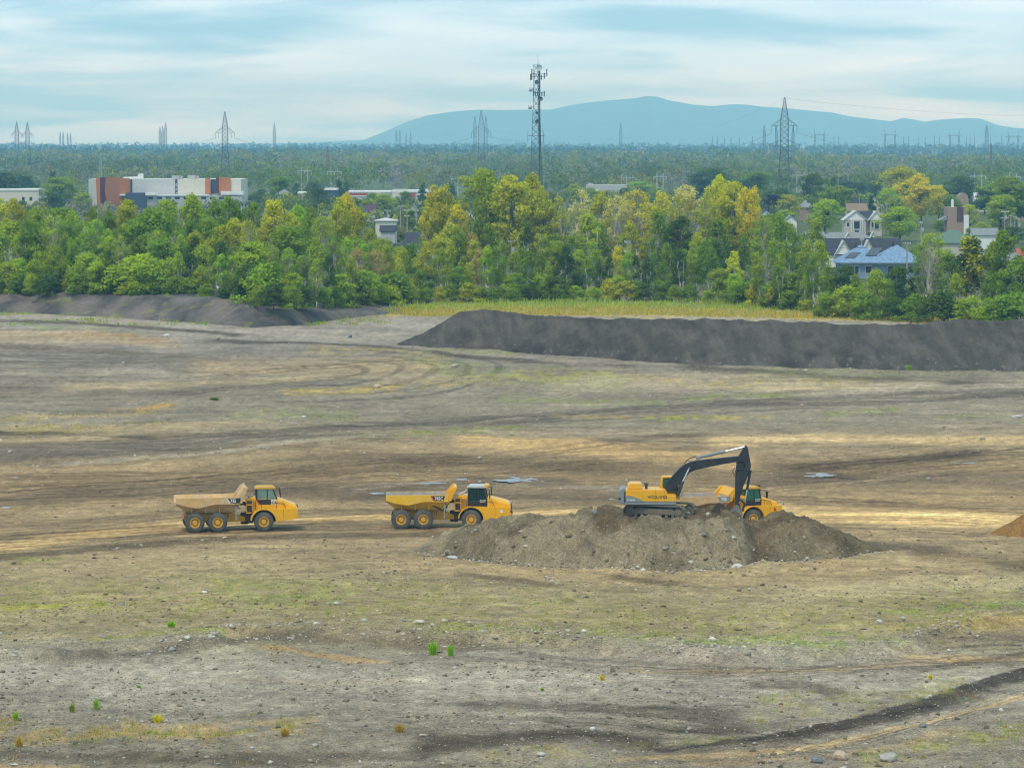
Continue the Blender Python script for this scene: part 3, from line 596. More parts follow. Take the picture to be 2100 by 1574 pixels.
def proto(kind, seed):
    """unit-height tree meshes: (trunk, crown)"""
    rng = np.random.default_rng(seed); mb = MB()
    spec = dict(  # H, crown base, radius, clumps, clump radius, leaves, leaf size, trunk radius, branches
        birch=(11, 0.34, 1.75, 34, 0.72, 2100, 0.16, 0.135, 12), poplar=(20, 0.24, 4.0, 74, 1.15, 5600, 0.25, 0.30, 26), round=(11, 0.2, 3.9, 70, 1.1, 4400, 0.22, 0.2, 16),
        shrub=(4.5, 0.04, 2.9, 54, 0.75, 2700, 0.17, 0.08, 10), sparse=(16, 0.25, 3.3, 72, 0.75, 2600, 0.18, 0.24, 38), spruce=(10, 0.05, 2.3, 80, 0.6, 3000, 0.20, 0.14, 0), cedar=(9, 0.03, 1.4, 46, 0.65, 2400, 0.2, 0.12, 0),
        bare=(13, 0.25, 3.0, 34, 0.5, 160, 0.2, 0.15, 44))[kind]
    H, cb, R, nc, cr, nl, ls, tr, nb = spec
    def prof(t):
        if kind == 'birch': return np.sin(np.pi * np.clip(0.12 + 0.86 * t, 0, 1)) ** 0.75 * (1 - 0.35 * t)
        if kind == 'poplar': return (0.45 + 0.75 * t) * np.clip((1 - t) / 0.30, 0, 1) ** 0.55 * np.clip(0.5 + 2.5 * t, 0, 1)
        if kind == 'sparse': return (0.35 + 0.85 * t) * np.clip((1 - t) / 0.3, 0, 1) ** 0.6
        if kind in ('round',): return np.sqrt(np.clip(1 - (2 * t - 0.9) ** 2 / 1.25, 0, 1))
        if kind == 'shrub': return np.clip(1 - t ** 2.2, 0, 1) ** 0.5 * (0.85 + 0.15 * np.sin(t * 9))
        if kind == 'spruce': return (1 - t) ** 0.85 + 0.03
        if kind == 'cedar': return np.clip(np.sin(np.pi * (0.12 + 0.86 * t)), 0, 1) ** 0.6 * (1 - 0.4 * t)
        return 0.3 + 0.7 * np.sin(np.pi * t)
    t = rng.random(nc) ** (0.8 if kind not in ('spruce',) else 1.3); ang = rng.random(nc) * 2 * np.pi
    lob = 0.78 + 0.22 * np.sin(ang * 3 + seed) + 0.14 * np.sin(ang * 5 + 2 * seed)
    rad = R * prof(t) * lob * (0.25 + 0.75 * rng.random(nc) ** 0.5)
    cent = np.stack([rad * np.cos(ang), rad * np.sin(ang), H * (cb + (1 - cb) * 0.95 * t)], -1)
    lean = np.array([rng.normal() * 0.04, rng.normal() * 0.04]); cent[:, :2] += lean * cent[:, 2:3]
    crs = cr * (0.65 + 0.7 * rng.random(nc))
    if kind == 'poplar':                             # plumes that stick out of the outline
        k = rng.choice(nc, 14, replace=False); cent[k] *= np.array([1.16, 1.16, 1.05]); crs[k] *= 0.7
    V, F, N = leaves(cent, crs, nl, ls, rng, np.array([0, 0, H * (cb + 1) / 2 - 1.0]), 1.0 if kind in ('birch', 'sparse', 'poplar') else 0.8)
    V[:, 2] = np.maximum(V[:, 2], 0.03)
    # trunk and limbs
    nt_ = 7; zt = H * (0.93 if kind != 'shrub' else 0.5); pts = []
    for i in range(nt_):
        f = i / (nt_ - 1); pts.append(Vector((lean[0] * zt * f + 0.06 * H * 0.25 * math.sin(f * 4 + seed) * f, lean[1] * zt * f + 0.05 * H * 0.25 * math.cos(f * 5 + seed) * f, zt * f - (0.3 if i == 0 else 0))))
    tube_tree(mb, pts, tr, tr * 0.2, 6)
    def on_trunk(z):
        f = min(max(z / zt, 0), 0.999) * (nt_ - 1); i = int(f); return pts[i].lerp(pts[i + 1], f - i), tr * (1 - 0.8 * f / (nt_ - 1))
    for j in range(nb):
        c = Vector(cent[j % nc]) if kind != 'bare' else Vector(cent[j % nc]) * rng.uniform(0.85, 1.12)
        z0 = max(0.12 * H, c.z * rng.uniform(0.45, 0.7)); a, r = on_trunk(min(z0, zt * 0.9))
        mid = a.lerp(c, 0.5) + Vector((0, 0, (c.z - a.z) * 0.12)); tube_tree(mb, [a, mid, c], r * 0.5, r * 0.12, 4)
        if kind in ('bare', 'sparse'):
            for q in range(4):
                e = mid.lerp(c, rng.uniform(0.1, 0.9)); d = Vector(rng.normal(size=3)) * 0.5 + (c - a).normalized() * 0.9; d.z = abs(d.z) + 0.3
                tube_tree(mb, [e, e + d * rng.uniform(0.8, 1.7)], r * 0.2, r * 0.05, 3)
    if kind == 'birch':
        for s in range(int(rng.integers(0, 3))):
            a = Vector((rng.normal() * 0.35, rng.normal() * 0.35, -0.2)); e = Vector((rng.normal() * 1.2, rng.normal() * 0.9, H * 0.75)); tube_tree(mb, [a, a.lerp(e, 0.5) + Vector((0.15, 0, 0)), e], tr * 0.8, tr * 0.2, 5)
    cm = fast_mesh('crown', V / H, F, normals=N); cm.materials.append(mLeaf)
    mb.v = [tuple(c / H for c in q) for q in mb.v]
    return mb_mesh(mb, 'trunk'), cm
PROTO = {k: [proto(k, 100 * i + 7 * j + 3) for j in range(n)] for i, (k, n) in enumerate([('birch', 5), ('poplar', 5), ('round', 4), ('shrub', 4), ('sparse', 4), ('spruce', 2), ('cedar', 1), ('bare', 2)])}
TC = dict(dark=(.125, .205, .026), green=(.265, .400, .026), bright=(.42, .60, .026), lime=(.66, .70, .028), olive=(.56, .58, .030), gold=(.78, .70, .030), pale=(.80, .75, .22),
          brown=(.62, .50, .11), orange=(.80, .40, .045), blue=(.100, .185, .080), purple=(.05, .04, .06), grey=(.46, .44, .36), mid=(.41, .53, .030))
BARK = dict(birch=(.62, .58, .50), poplar=(.20, .17, .13), round=(.10, .08, .06), shrub=(.12, .09, .06), sparse=(.52, .47, .38), spruce=(.09, .07, .05), cedar=(.09, .07, .05), bare=(.60, .56, .47))
NOUN = dict(birch='birch', poplar='poplar', round='leafy tree', shrub='shrub', sparse='thin tree', spruce='spruce', cedar='cedar', bare='bare tree')
CNAME = dict(dark='dark green', green='green', bright='bright green', lime='yellow-green', olive='olive', gold='golden', pale='pale gold', brown='brownish', orange='orange', blue='blue-green', purple='dark purple', grey='grey', mid='mid green')
NAME = dict(birch='birch_tree', poplar='poplar_tree', round='leafy_tree', shrub='shrub', sparse='thin_tree', spruce='spruce_tree', cedar='cedar_tree', bare='bare_tree')
LAND = [(-400, 'at the left picture edge'), (45, 'below the low white building'), (95, 'left of the orange-clad building'), (190, 'below the left orange panels'), (280, 'below the long grey facade'),
        (400, 'below the right orange panels'), (505, 'just right of the orange-clad building'), (590, 'left of the red shops'), (700, 'below the red shops'), (800, 'by the slate-roofed house'),
        (880, 'right of the slate-roofed house'), (950, 'left of the radio mast'), (1050, 'under the radio mast'), (1130, 'right of the radio mast'), (1220, 'left of the lone pole'), (1300, 'right of the lone pole'),
        (1400, 'above the middle embankment'), (1500, 'left of the big pylon'), (1580, 'below the big pylon'), (1650, 'left of the blue roof'), (1720, 'in front of the blue roof'), (1810, 'beside the blue roof'),
        (1890, 'right of the blue roof'), (1970, 'below the green roof'), (2040, 'near the right picture edge')]
USED = {}
def near_word(u):
    w = LAND[0][1]
    for a, b in LAND:
        if u >= a: w = b
    return w
TREES = []
tn = [0]
def tree(kind, u, vb, hpx, col, row, z0=None, wide=1.0, label=None, jit=0.12, lean=0.0):
    z = bank_z(u) if z0 is None else z0; x, y = [float(q) for q in G(u, vb, z)]
    H = hpx / (FPX / (y * CT + (CAMH - z) * ST)); r = random.Random(tn[0] * 13 + 5); tn[0] += 1
    tm, cm = PROTO[kind][r.randrange(len(PROTO[kind]))]
    e = empty(NAME[kind], (x, y, z - 0.05), r.uniform(0, 6.28)); wide *= 1.08; e.scale = (H * wide * r.uniform(.9, 1.1), H * wide * r.uniform(.9, 1.1), H)
    if lean: e.rotation_euler = (0, lean, 0)
    t = link('trunk', tm, None, e); c = link('crown', cm, None, e)
    b = r.uniform(1 - jit, 1 + jit); h = r.uniform(-jit, jit) * 0.6; q = TC[col]
    c.color = (q[0] * b * (1 + h), q[1] * b, q[2] * b * (1 - h), 1); k = BARK[kind]; bb = r.uniform(.8, 1.15); t.color = (k[0] * bb, k[1] * bb, k[2] * bb, 1)
    TREES.append((e, kind, col, row, u, label, H)); return e
def label_trees():
    groups = {}
    for (e, kind, col, row, u, label, H) in TREES:
        if label: e['label'] = label; e['category'] = 'tree' if kind != 'shrub' else 'shrub'; continue
        groups.setdefault((kind, col, row, near_word(u)), []).append((u, e))
    order = ['first', 'second', 'third', 'fourth', 'fifth', 'sixth', 'seventh', 'eighth', 'ninth', 'tenth']
    for (kind, col, row, nw), L in groups.items():
        L.sort(key=lambda q: q[0])
        for i, (u, e) in enumerate(L):
            s = '%s %s %s, %s' % (CNAME[col], NOUN[kind], row, nw)
            if len(L) > 1: s = '%s from left: %s %s %s, %s' % (order[min(i, 9)], CNAME[col], NOUN[kind], row, nw)
            e['label'] = s; e['category'] = 'tree' if kind != 'shrub' else 'shrub'; e['group'] = 'trees %s' % row
# back row: crowns that make the skyline of the belt (u, top v, kind, colour, width)
BACK = [(-60, 410, 'poplar', 'mid', 1), (-10, 405, 'poplar', 'lime', .9), (28, 408, 'poplar', 'olive', .8), (75, 428, 'poplar', 'mid', .9), (118, 426, 'round', 'green', 1), (160, 432, 'poplar', 'mid', .8), (190, 428, 'poplar', 'green', .8),
        (226, 432, 'poplar', 'green', .7), (262, 408, 'poplar', 'olive', .9), (300, 424, 'poplar', 'green', .9), (345, 408, 'poplar', 'mid', .9), (395, 402, 'poplar', 'mid', .9), (432, 408, 'poplar', 'green', .8), (470, 404, 'poplar', 'green', .9), (490, 432, 'poplar', 'gold', .6), (520, 416, 'poplar', 'green', .8),
        (568, 410, 'poplar', 'lime', 1.1), (610, 424, 'poplar', 'bright', .9), (645, 425, 'poplar', 'green', .8), (688, 408, 'poplar', 'olive', .8), (712, 400, 'poplar', 'gold', .8), (738, 425, 'poplar', 'olive', .8), (760, 470, 'poplar', 'mid', .8), (790, 490, 'round', 'mid', .9), (822, 505, 'round', 'bright', .8),
        (875, 412, 'poplar', 'gold', .75), (908, 380, 'poplar', 'olive', .9), (935, 420, 'poplar', 'gold', .9), (985, 346, 'poplar', 'olive', 1.05), (1012, 350, 'poplar', 'mid', .9), (1050, 358, 'poplar', 'olive', 1.0), (1092, 362, 'poplar', 'olive', .9), (1120, 385, 'poplar', 'olive', .8), (1020, 430, 'sparse', 'gold', 1.1), (1060, 430, 'sparse', 'gold', 1),
        (1150, 402, 'sparse', 'olive', 1), (1188, 388, 'sparse', 'pale', 1.05), (1235, 388, 'sparse', 'olive', 1.1), (1262, 396, 'sparse', 'pale', .9), (1310, 384, 'sparse', 'gold', 1.1), (1355, 388, 'sparse', 'gold', 1.0), (1385, 400, 'sparse', 'olive', .8), (1415, 376, 'sparse', 'pale', 1.2), (1445, 392, 'sparse', 'olive', .9),
        (1475, 366, 'poplar', 'lime', 1.0), (1512, 374, 'poplar', 'olive', 1.05), (1540, 384, 'poplar', 'gold', .8), (1580, 440, 'round', 'green', 1), (1626, 465, 'poplar', 'green', .8), (1655, 500, 'poplar', 'mid', .8)]
for i, (u, vt, kind, col, wd) in enumerate(BACK):
    vb = 578 + (i * 37 % 11) - 5; z = bank_z(u); top_px = vb - vt
    tree(kind, u, vb, top_px, col, 'in the back row', wide=wd)
# middle rows, filled along the belt
rr = random.Random(4)
def zone_col(u, f):
    if u < 780: L = ['green', 'mid', 'mid', 'dark', 'bright', 'green', 'mid'] if f else ['green', 'mid', 'green', 'olive', 'mid', 'bright']
    elif u < 1000: L = ['mid', 'olive', 'green', 'brown', 'mid']
    elif u < 1560: L = ['green', 'mid', 'dark', 'green', 'bright', 'green'] if f else ['olive', 'mid', 'green', 'green', 'dark']
    else: L = ['dark', 'green', 'mid', 'green', 'mid', 'green']
    return rr.choice(L)
u = -70
while u < 1700:
    tv = {0: 455, 1: 475, 2: 440}[rr.randrange(3)] + rr.randrange(-12, 18)
    if 760 < u < 900: tv += 55
    kind = rr.choice(['birch', 'sparse', 'birch', 'poplar', 'birch']) if u > 900 else rr.choice(['poplar', 'birch', 'round', 'sparse', 'poplar'])
    vb = 592 + rr.randrange(-5, 5); tree(kind, u, vb, vb - tv, zone_col(u, 0), 'in the second row', wide=rr.uniform(.9, 1.2)); u += rr.uniform(20, 34)
def front_v(u): return float(poly([(-200, 598), (0, 600), (200, 606), (400, 612), (600, 630), (700, 632), (800, 625), (900, 618), (1400, 616), (1500, 622), (1600, 632), (1750, 645), (1900, 655), (2050, 662), (2300, 662)], u))
u = -80
while u < 1690:
    vb = front_v(u) - 10 + rr.randrange(-3, 3); tv = rr.randrange(488, 525) if u > 780 else rr.randrange(480, 520)
    kind = rr.choice(['birch', 'birch', 'sparse', 'poplar', 'birch']) if u > 560 else rr.choice(['birch', 'poplar', 'round', 'birch', 'sparse'])
    tree(kind, u, vb, vb - tv, zone_col(u, 1), 'amid the belt', wide=rr.uniform(.9, 1.15)); u += rr.uniform(20, 34)
u = -70
while u < 1720:                                     # front edge: birches and shrubs
    vb = front_v(u) + rr.randrange(-3, 2)
    if u < 560: kind = rr.choice(['shrub', 'round', 'shrub', 'birch']); hp = rr.uniform(55, 85) if kind != 'birch' else rr.uniform(85, 110)
    else: kind = rr.choice(['birch', 'birch', 'birch', 'shrub', 'round']); hp = rr.uniform(70, 115) if kind == 'birch' else rr.uniform(40, 75)
    tree(kind, u, vb, hp, zone_col(u, 1), 'on the front edge', wide=rr.uniform(.85, 1.15) * (1.25 if kind == 'shrub' else 1)); u += rr.uniform(15, 26)
u = -70
while u < 1720:
    vb = front_v(u) + rr.randrange(0, 4); tree('shrub', u, vb, rr.uniform(26, 48), rr.choice(['dark', 'green', 'mid', 'olive', 'green', 'dark']), 'at the belt foot', wide=rr.uniform(1, 1.4)); u += rr.uniform(24, 40)
# the right-hand end, lower and darker
for (u, vb, vt, k, c, wd) in [(1560, 628, 520, 'birch', 'mid', 1.2), (1600, 634, 540, 'birch', 'green', 1.1), (1640, 636, 552, 'birch', 'green', 1), (1668, 640, 525, 'birch', 'green', 1.1), (1705, 642, 545, 'birch', 'green', 1.1), (1728, 642, 545, 'round', 'dark', 1),
                              (1755, 648, 560, 'birch', 'green', 1.1), (1790, 650, 552, 'round', 'mid', .9), (1828, 652, 575, 'birch', 'green', 1), (1850, 650, 560, 'spruce', 'blue', 1.0), (1870, 654, 565, 'spruce', 'dark', 1), (1842, 645, 545, 'round', 'dark', .8),
                              (1888, 650, 500, 'sparse', 'green', 1), (1915, 648, 470, 'sparse', 'mid', 1.1), (1945, 650, 520, 'birch', 'green', 1.2), (1975, 655, 490, 'birch', 'dark', 1.4), (2005, 655, 482, 'birch', 'olive', 1.3), (2035, 655, 498, 'poplar', 'mid', .9), (2060, 658, 470, 'poplar', 'green', 1), (2085, 660, 530, 'round', 'green', 1),
                              (2120, 660, 500, 'round', 'green', 1), (2160, 660, 480, 'poplar', 'green', 1), (1700, 650, 600, 'shrub', 'green', 1.4), (1770, 655, 600, 'shrub', 'green', 1.3), (1830, 658, 612, 'shrub', 'dark', 1.6), (1880, 660, 605, 'shrub', 'green', 1.3), (1930, 662, 600, 'shrub', 'dark', 1.5), (1985, 664, 608, 'shrub', 'mid', 1.3),
                              (2012, 668, 630, 'shrub', 'bright', 1.2), (2050, 668, 605, 'shrub', 'green', 1.5), (2095, 670, 600, 'shrub', 'green', 1.5), (1740, 652, 590, 'shrub', 'mid', 1.3), (1960, 660, 560, 'birch', 'mid', 1.2), (2030, 662, 560, 'birch', 'green', 1.3)]:
    tree(k, u, vb, vb - vt, c, 'at the right end', z0=0.0, wide=wd)
# trees one would point at
tree('shrub', 122, 596, 52, 'orange', '', wide=1.0, label='orange autumn shrub at the foot of the trees on the left bank')
tree('bare', 342, 600, 120, 'grey', '', wide=1.2, label='tall bare grey tree among the leafy ones on the left')
tree('bare', 434, 600, 90, 'grey', '', wide=1.1, label='smaller bare grey tree right of the tall bare one on the left')
tree('bare', 28, 598, 95, 'grey', '', label='bare pale tree at the left edge of the belt')
tree('sparse', 775, 622, 112, 'brown', '', wide=1.25, label='brownish wispy tree at the front below the dark-roofed house')
tree('sparse', 730, 624, 120, 'brown', '', wide=1.0, label='brownish wispy tree left of the bigger brown one')
tree('round', 848, 600, 80, 'lime', '', wide=.8, label='small yellow-green tree just below the dark roof')
tree('birch', 1267, 612, 105, 'gold', '', wide=1.0, label='slim golden birch left of the lone utility pole')
tree('birch', 1507, 622, 108, 'lime', '', wide=1.25, label='yellow-green birch at the front below the golden poplars')
tree('bare', 1560, 628, 112, 'grey', '', wide=.9, label='white-stemmed bare birch standing in front of the right-hand trees')
tree('bare', 1902, 652, 150, 'grey', '', wide=.8, label='tall bare white stem right of the blue-roofed house')
tree('birch', 1450, 617, 128, 'green', '', wide=1.3, label='green birch with white stems left of the yellow-green one')
# neighbourhood trees behind the belt
for (u, vb, vt, k, c, wd) in [(15, 430, 352, 'round', 'blue', 1.2), (55, 428, 360, 'round', 'blue', .9), (100, 425, 350, 'cedar', 'blue', .8), (128, 432, 364, 'round', 'green', 1.1), (110, 445, 395, 'round', 'dark', 1), (165, 440, 395, 'round', 'mid', .8), (180, 450, 408, 'poplar', 'green', .9),
                              (535, 425, 388, 'round', 'dark', .9), (575, 420, 362, 'round', 'green', 1.1), (604, 418, 374, 'cedar', 'dark', 1.2), (567, 430, 385, 'cedar', 'green', 1.2), (590, 435, 396, 'round', 'lime', .7), (652, 440, 385, 'round', 'dark', 1.1), (700, 415, 366, 'cedar', 'dark', .9), (707, 418, 370, 'cedar', 'dark', .8),
                              (790, 440, 398, 'round', 'mid', 1.3), (760, 430, 395, 'round', 'green', 1), (868, 445, 376, 'spruce', 'blue', .9), (838, 470, 430, 'round', 'green', 1.3), (810, 480, 440, 'poplar', 'lime', .7), (770, 470, 430, 'round', 'mid', .8), (850, 470, 452, 'round', 'dark', 1.3), (880, 470, 440, 'round', 'dark', 1.2), (830, 420, 392, 'round', 'green', 1.0), (640, 410, 372, 'round', 'dark', 1),
                              (1310, 418, 372, 'round', 'bright', 1.4), (1285, 420, 385, 'round', 'dark', 1), (1345, 425, 385, 'round', 'green', 1), (1460, 415, 344, 'round', 'dark', 1.1), (1435, 420, 352, 'round', 'blue', 1), (1555, 420, 352, 'round', 'green', 1), (1586, 448, 400, 'round', 'purple', 1.0), (1530, 425, 370, 'round', 'blue', 1),
                              (1620, 455, 400, 'round', 'olive', .9), (1600, 430, 385, 'round', 'dark', 1.0), (1672, 432, 357, 'round', 'dark', .9), (1700, 425, 362, 'cedar', 'dark', .9), (1708, 450, 382, 'round', 'green', 1.1), (1690, 478, 410, 'round', 'bright', 1.15), (1735, 415, 372, 'round', 'blue', 1.1), (1765, 412, 374, 'round', 'blue', 1.0), (1800, 412, 372, 'round', 'dark', 1),
                              (1788, 455, 400, 'spruce', 'blue', 1.0), (1824, 440, 385, 'round', 'bright', .9), (1845, 430, 342, 'round', 'olive', 1.1), (1890, 468, 358, 'poplar', 'gold', 1.3), (1868, 460, 378, 'poplar', 'gold', .9), (1925, 462, 380, 'poplar', 'gold', .9), (1845, 495, 425, 'round', 'bright', 1.3), (1965, 425, 362, 'round', 'dark', 1.2), (2020, 440, 385, 'round', 'dark', 1), (1930, 480, 452, 'round', 'green', 1.2),
                              (2050, 480, 400, 'round', 'mid', 1.0), (2085, 470, 362, 'poplar', 'green', 1.4), (2115, 470, 370, 'round', 'green', 1.2), (2035, 440, 375, 'round', 'mid', 1), (1990, 470, 420, 'round', 'lime', .8), (2080, 500, 465, 'round', 'dark', 1.3), (1785, 486, 476, 'shrub', 'dark', 1.2), (1640, 440, 405, 'round', 'mid', 1), (1900, 505, 478, 'round', 'olive', .9), (2030, 510, 480, 'round', 'brown', 1),
                              (1180, 418, 378, 'round', 'mid', 1), (1215, 420, 385, 'round', 'mid', .9), (955, 415, 385, 'round', 'mid', .8), (925, 410, 378, 'round', 'dark', .9),
                              (1610, 470, 430, 'round', 'mid', 1), (1765, 430, 398, 'round', 'green', 1), (1720, 440, 405, 'round', 'mid', 1), (1905, 440, 395, 'round', 'olive', 1), (1945, 445, 400, 'round', 'green', 1), (1990, 500, 465, 'round', 'green', 1), (2010, 490, 455, 'round', 'mid', 1), (2060, 455, 410, 'round', 'green', 1), (2000, 420, 380, 'round', 'mid', .9), (2095, 440, 385, 'round', 'green', 1), (1880, 535, 505, 'round', 'green', .9), (1920, 520, 490, 'round', 'dark', 1), (2050, 540, 505, 'round', 'mid', 1), (1605, 500, 455, 'round', 'green', 1), (1820, 420, 385, 'round', 'mid', 1), (1860, 415, 372, 'round', 'dark', 1), (1780, 425, 395, 'round', 'mid', .9), (1990, 540, 505, 'round', 'olive', .9)]:
    tree(k, u, vb, vb - vt, c, 'among the houses', z0=0.0, wide=wd * (1.45 if k in ('round', 'poplar') else 1.15))
label_trees()

# far woods: one mass of small crowns out to the horizon
def far_wood():
    rng = np.random.default_rng(5); Vs, Fs, Cs, Ns = [], [], [], []; off = 0
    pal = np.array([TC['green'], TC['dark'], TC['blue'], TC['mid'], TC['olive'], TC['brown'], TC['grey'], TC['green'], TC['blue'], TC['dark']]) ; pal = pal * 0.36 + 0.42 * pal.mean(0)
    for (y0, y1, n, nl, H0, H1) in [(820, 1250, 300, 200, 5, 9), (1250, 1950, 560, 150, 7, 11), (1950, 2300, 380, 120, 9, 14), (2300, 3000, 800, 90, 10, 16), (3000, 4200, 1200, 56, 12, 18), (4200, 6000, 1400, 34, 13, 20), (6000, 9500, 1700, 18, 14, 22), (9500, 15500, 900, 10, 16, 24)]:
        y = y0 + (y1 - y0) * rng.random(n) ; y = np.sort(y); x = (rng.random(n) * 2 - 1) * 0.178 * y
        for xi, yi in zip(x, y):
            patch = vnoise(xi / 170, yi / 420, 31); u, _ = UV(xi, yi)
            H = rng.uniform(H0, H1) * (0.82 + 0.36 * vnoise(xi / 120, yi / 300, 37)); R = H * rng.uniform(0.34, 0.5)
            if yi < 1950:
                if u > 1600 and yi < 1330: continue
                if 700 < u < 950 and yi < 1500: H *= 0.6
                lim = float(poly([(0, 414), (90, 414), (95, 390), (170, 390), (180, 414), (500, 410), (520, 396), (680, 396), (690, 408), (950, 404), (1000, 392), (1600, 392), (1650, 402), (2200, 400)], u))
                H = min(H, float(ZY(lim, yi)));
                if H < 2: continue
                R = min(R, H * 0.6)
            if 1650 < u < 2300 and 4200 < yi < 7000: H *= 0.62
            nc = 9; t = rng.random(nc); a = rng.random(nc) * 6.28; r = R * np.sqrt(np.clip(1 - (2 * t - 0.8) ** 2 / 1.5, 0, 1)) * (0.3 + 0.7 * rng.random(nc) ** 0.5)
            c = np.stack([r * np.cos(a), r * np.sin(a), H * (0.3 + 0.66 * t)], -1)
            size = {200: .48, 150: .58, 120: .62, 90: .84, 56: 1.2, 34: 1.9, 18: 2.9, 10: 4.4}[nl]
            V, F, N = leaves(c, R * 0.45, nl, size, rng, np.array([0, 0, H * 0.55]), 0.8)
            Vs.append(V + np.array([xi, yi, 0])); Fs.append(F + off); off += len(V); Ns.append(N)
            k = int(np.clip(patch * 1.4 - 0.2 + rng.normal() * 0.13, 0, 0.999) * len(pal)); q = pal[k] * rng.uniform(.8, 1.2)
            if yi > 5600: q = (np.array(TC['blue']) if rng.random() < .6 else np.array(TC['dark'])) * rng.uniform(.6, .9)      # far crowns bluer and darker: distance haze put into their colour
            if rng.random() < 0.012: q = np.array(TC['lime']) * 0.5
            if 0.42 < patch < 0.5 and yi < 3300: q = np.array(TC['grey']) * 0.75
            Cs.append(np.tile(q, (len(V), 1)) * (0.92 + 0.16 * rng.random((len(V) // 4, 1)).repeat(4, 0)))
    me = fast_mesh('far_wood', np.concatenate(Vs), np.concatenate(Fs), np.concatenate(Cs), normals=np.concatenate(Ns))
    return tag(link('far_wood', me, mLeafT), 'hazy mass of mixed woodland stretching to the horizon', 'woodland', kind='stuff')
far_wood()
# ------------------------------------------------------------------ machines
mYel = M('machine_yellow', (0.82, 0.40, 0.004), rough=0.42, var=0.09, scale=1.2, spec=0.45, dust=0.42, dustcol=(0.34, 0.24, 0.12), dz=(0.3, 1.5), coat=0.15)
mYelD = M('dusty_yellow', (0.66, 0.35, 0.03), rough=0.7, var=0.14, scale=1.6, spec=0.25, dust=0.65, dustcol=(0.44, 0.31, 0.19))
mYelB = M('bed_yellow', (0.80, 0.45, 0.015), rough=0.55, var=0.10, scale=1.6, spec=0.3, dust=0.45, dustcol=(0.56, 0.41, 0.22))
mYelV = M('excavator_yellow', (0.86, 0.42, 0.004), rough=0.4, var=0.05, scale=1.2, spec=0.45, dust=0.15, dustcol=(0.42, 0.31, 0.17), coat=0.15)
mBeige = M('worn_bed_paint', (0.60, 0.37, 0.14), rough=0.8, var=0.2, scale=1.8, spec=0.2, dust=0.7, dustcol=(0.60, 0.49, 0.38))
mLiner = M('scoured_bed_steel', (0.36, 0.31, 0.26), rough=0.75, var=0.35, scale=1.4, spec=0.3, dust=0.6, dustcol=(0.20, 0.15, 0.11))
mTyre = M('tyre_rubber', (0.085, 0.085, 0.08), rough=0.9, var=0.2, scale=3, spec=0.2, dust=0.55, dustcol=(0.22, 0.20, 0.165))
mRim = M('rim_yellow', (0.72, 0.38, 0.02), rough=0.55, var=0.15, scale=4, spec=0.35, dust=0.45, dustcol=(0.36, 0.27, 0.16))
mDark = M('dark_steel', (0.03, 0.03, 0.032), rough=0.6, var=0.3, scale=3, spec=0.4, dust=0.3)
mBlack = M('black_trim', (0.018, 0.018, 0.02), rough=0.5, var=0.1, scale=3, spec=0.4, dust=0.12)
mGrey = M('grey_paint', (0.24, 0.26, 0.27), rough=0.55, var=0.1, scale=2, spec=0.4, dust=0.25)
mLight = M('pale_roof_paint', (0.50, 0.52, 0.52), rough=0.5, var=0.1, scale=2, spec=0.4, dust=0.2)
mChar = M('charcoal_boom_paint', (0.016, 0.019, 0.023), rough=0.5, var=0.18, scale=1.0, spec=0.45, dust=0.3, dustcol=(0.10, 0.095, 0.085))
mRod = M('chromed_rod', (0.75, 0.78, 0.80), rough=0.22, var=0.05, scale=4, metal=0.9)
mGlassD = M('dark_cab_glass', (0.012, 0.045, 0.042), rough=0.06, var=0, spec=0.6, alpha=0.72)
mGlassL = M('clear_cab_glass', (0.22, 0.42, 0.36), rough=0.06, var=0, spec=0.6, alpha=0.38)
mGlassG = M('green_cab_glass', (0.03, 0.17, 0.12), rough=0.06, var=0, spec=0.6, alpha=0.66)
mWhite = M('white_paint', (0.72, 0.72, 0.68), rough=0.6, var=0.08, scale=4, dust=0.2)
mOrangeL = M('orange_beacon', (0.85, 0.16, 0.02), rough=0.35, var=0.0, spec=0.5)
mRed = M('red_mark', (0.55, 0.05, 0.02), rough=0.5, var=0.1)
mLogo = M('logo_amber', (0.80, 0.34, 0.02), rough=0.5, var=0.0)
mVest = M('orange_work_vest', (0.85, 0.20, 0.05), rough=0.8, var=0.1)
mSkin = M('skin', (0.45, 0.26, 0.17), rough=0.6, var=0.05)
mTrackS = M('muddy_track_steel', (0.15, 0.13, 0.10), rough=0.8, var=0.3, scale=3, dust=0.75, dustcol=(0.27, 0.22, 0.15))
mBucket = M('polished_bucket_steel', (0.24, 0.25, 0.25), rough=0.5, var=0.3, scale=2, metal=0.35, dust=0.55, dustcol=(0.28, 0.26, 0.23))
mSoilD = M('dark_wet_soil', (0.055, 0.040, 0.028), rough=0.95, var=0.35, scale=2.5, bump=0.1)
mSoilL = M('loaded_soil', (0.26, 0.20, 0.14), rough=0.95, var=0.3, scale=2.5, bump=0.1)

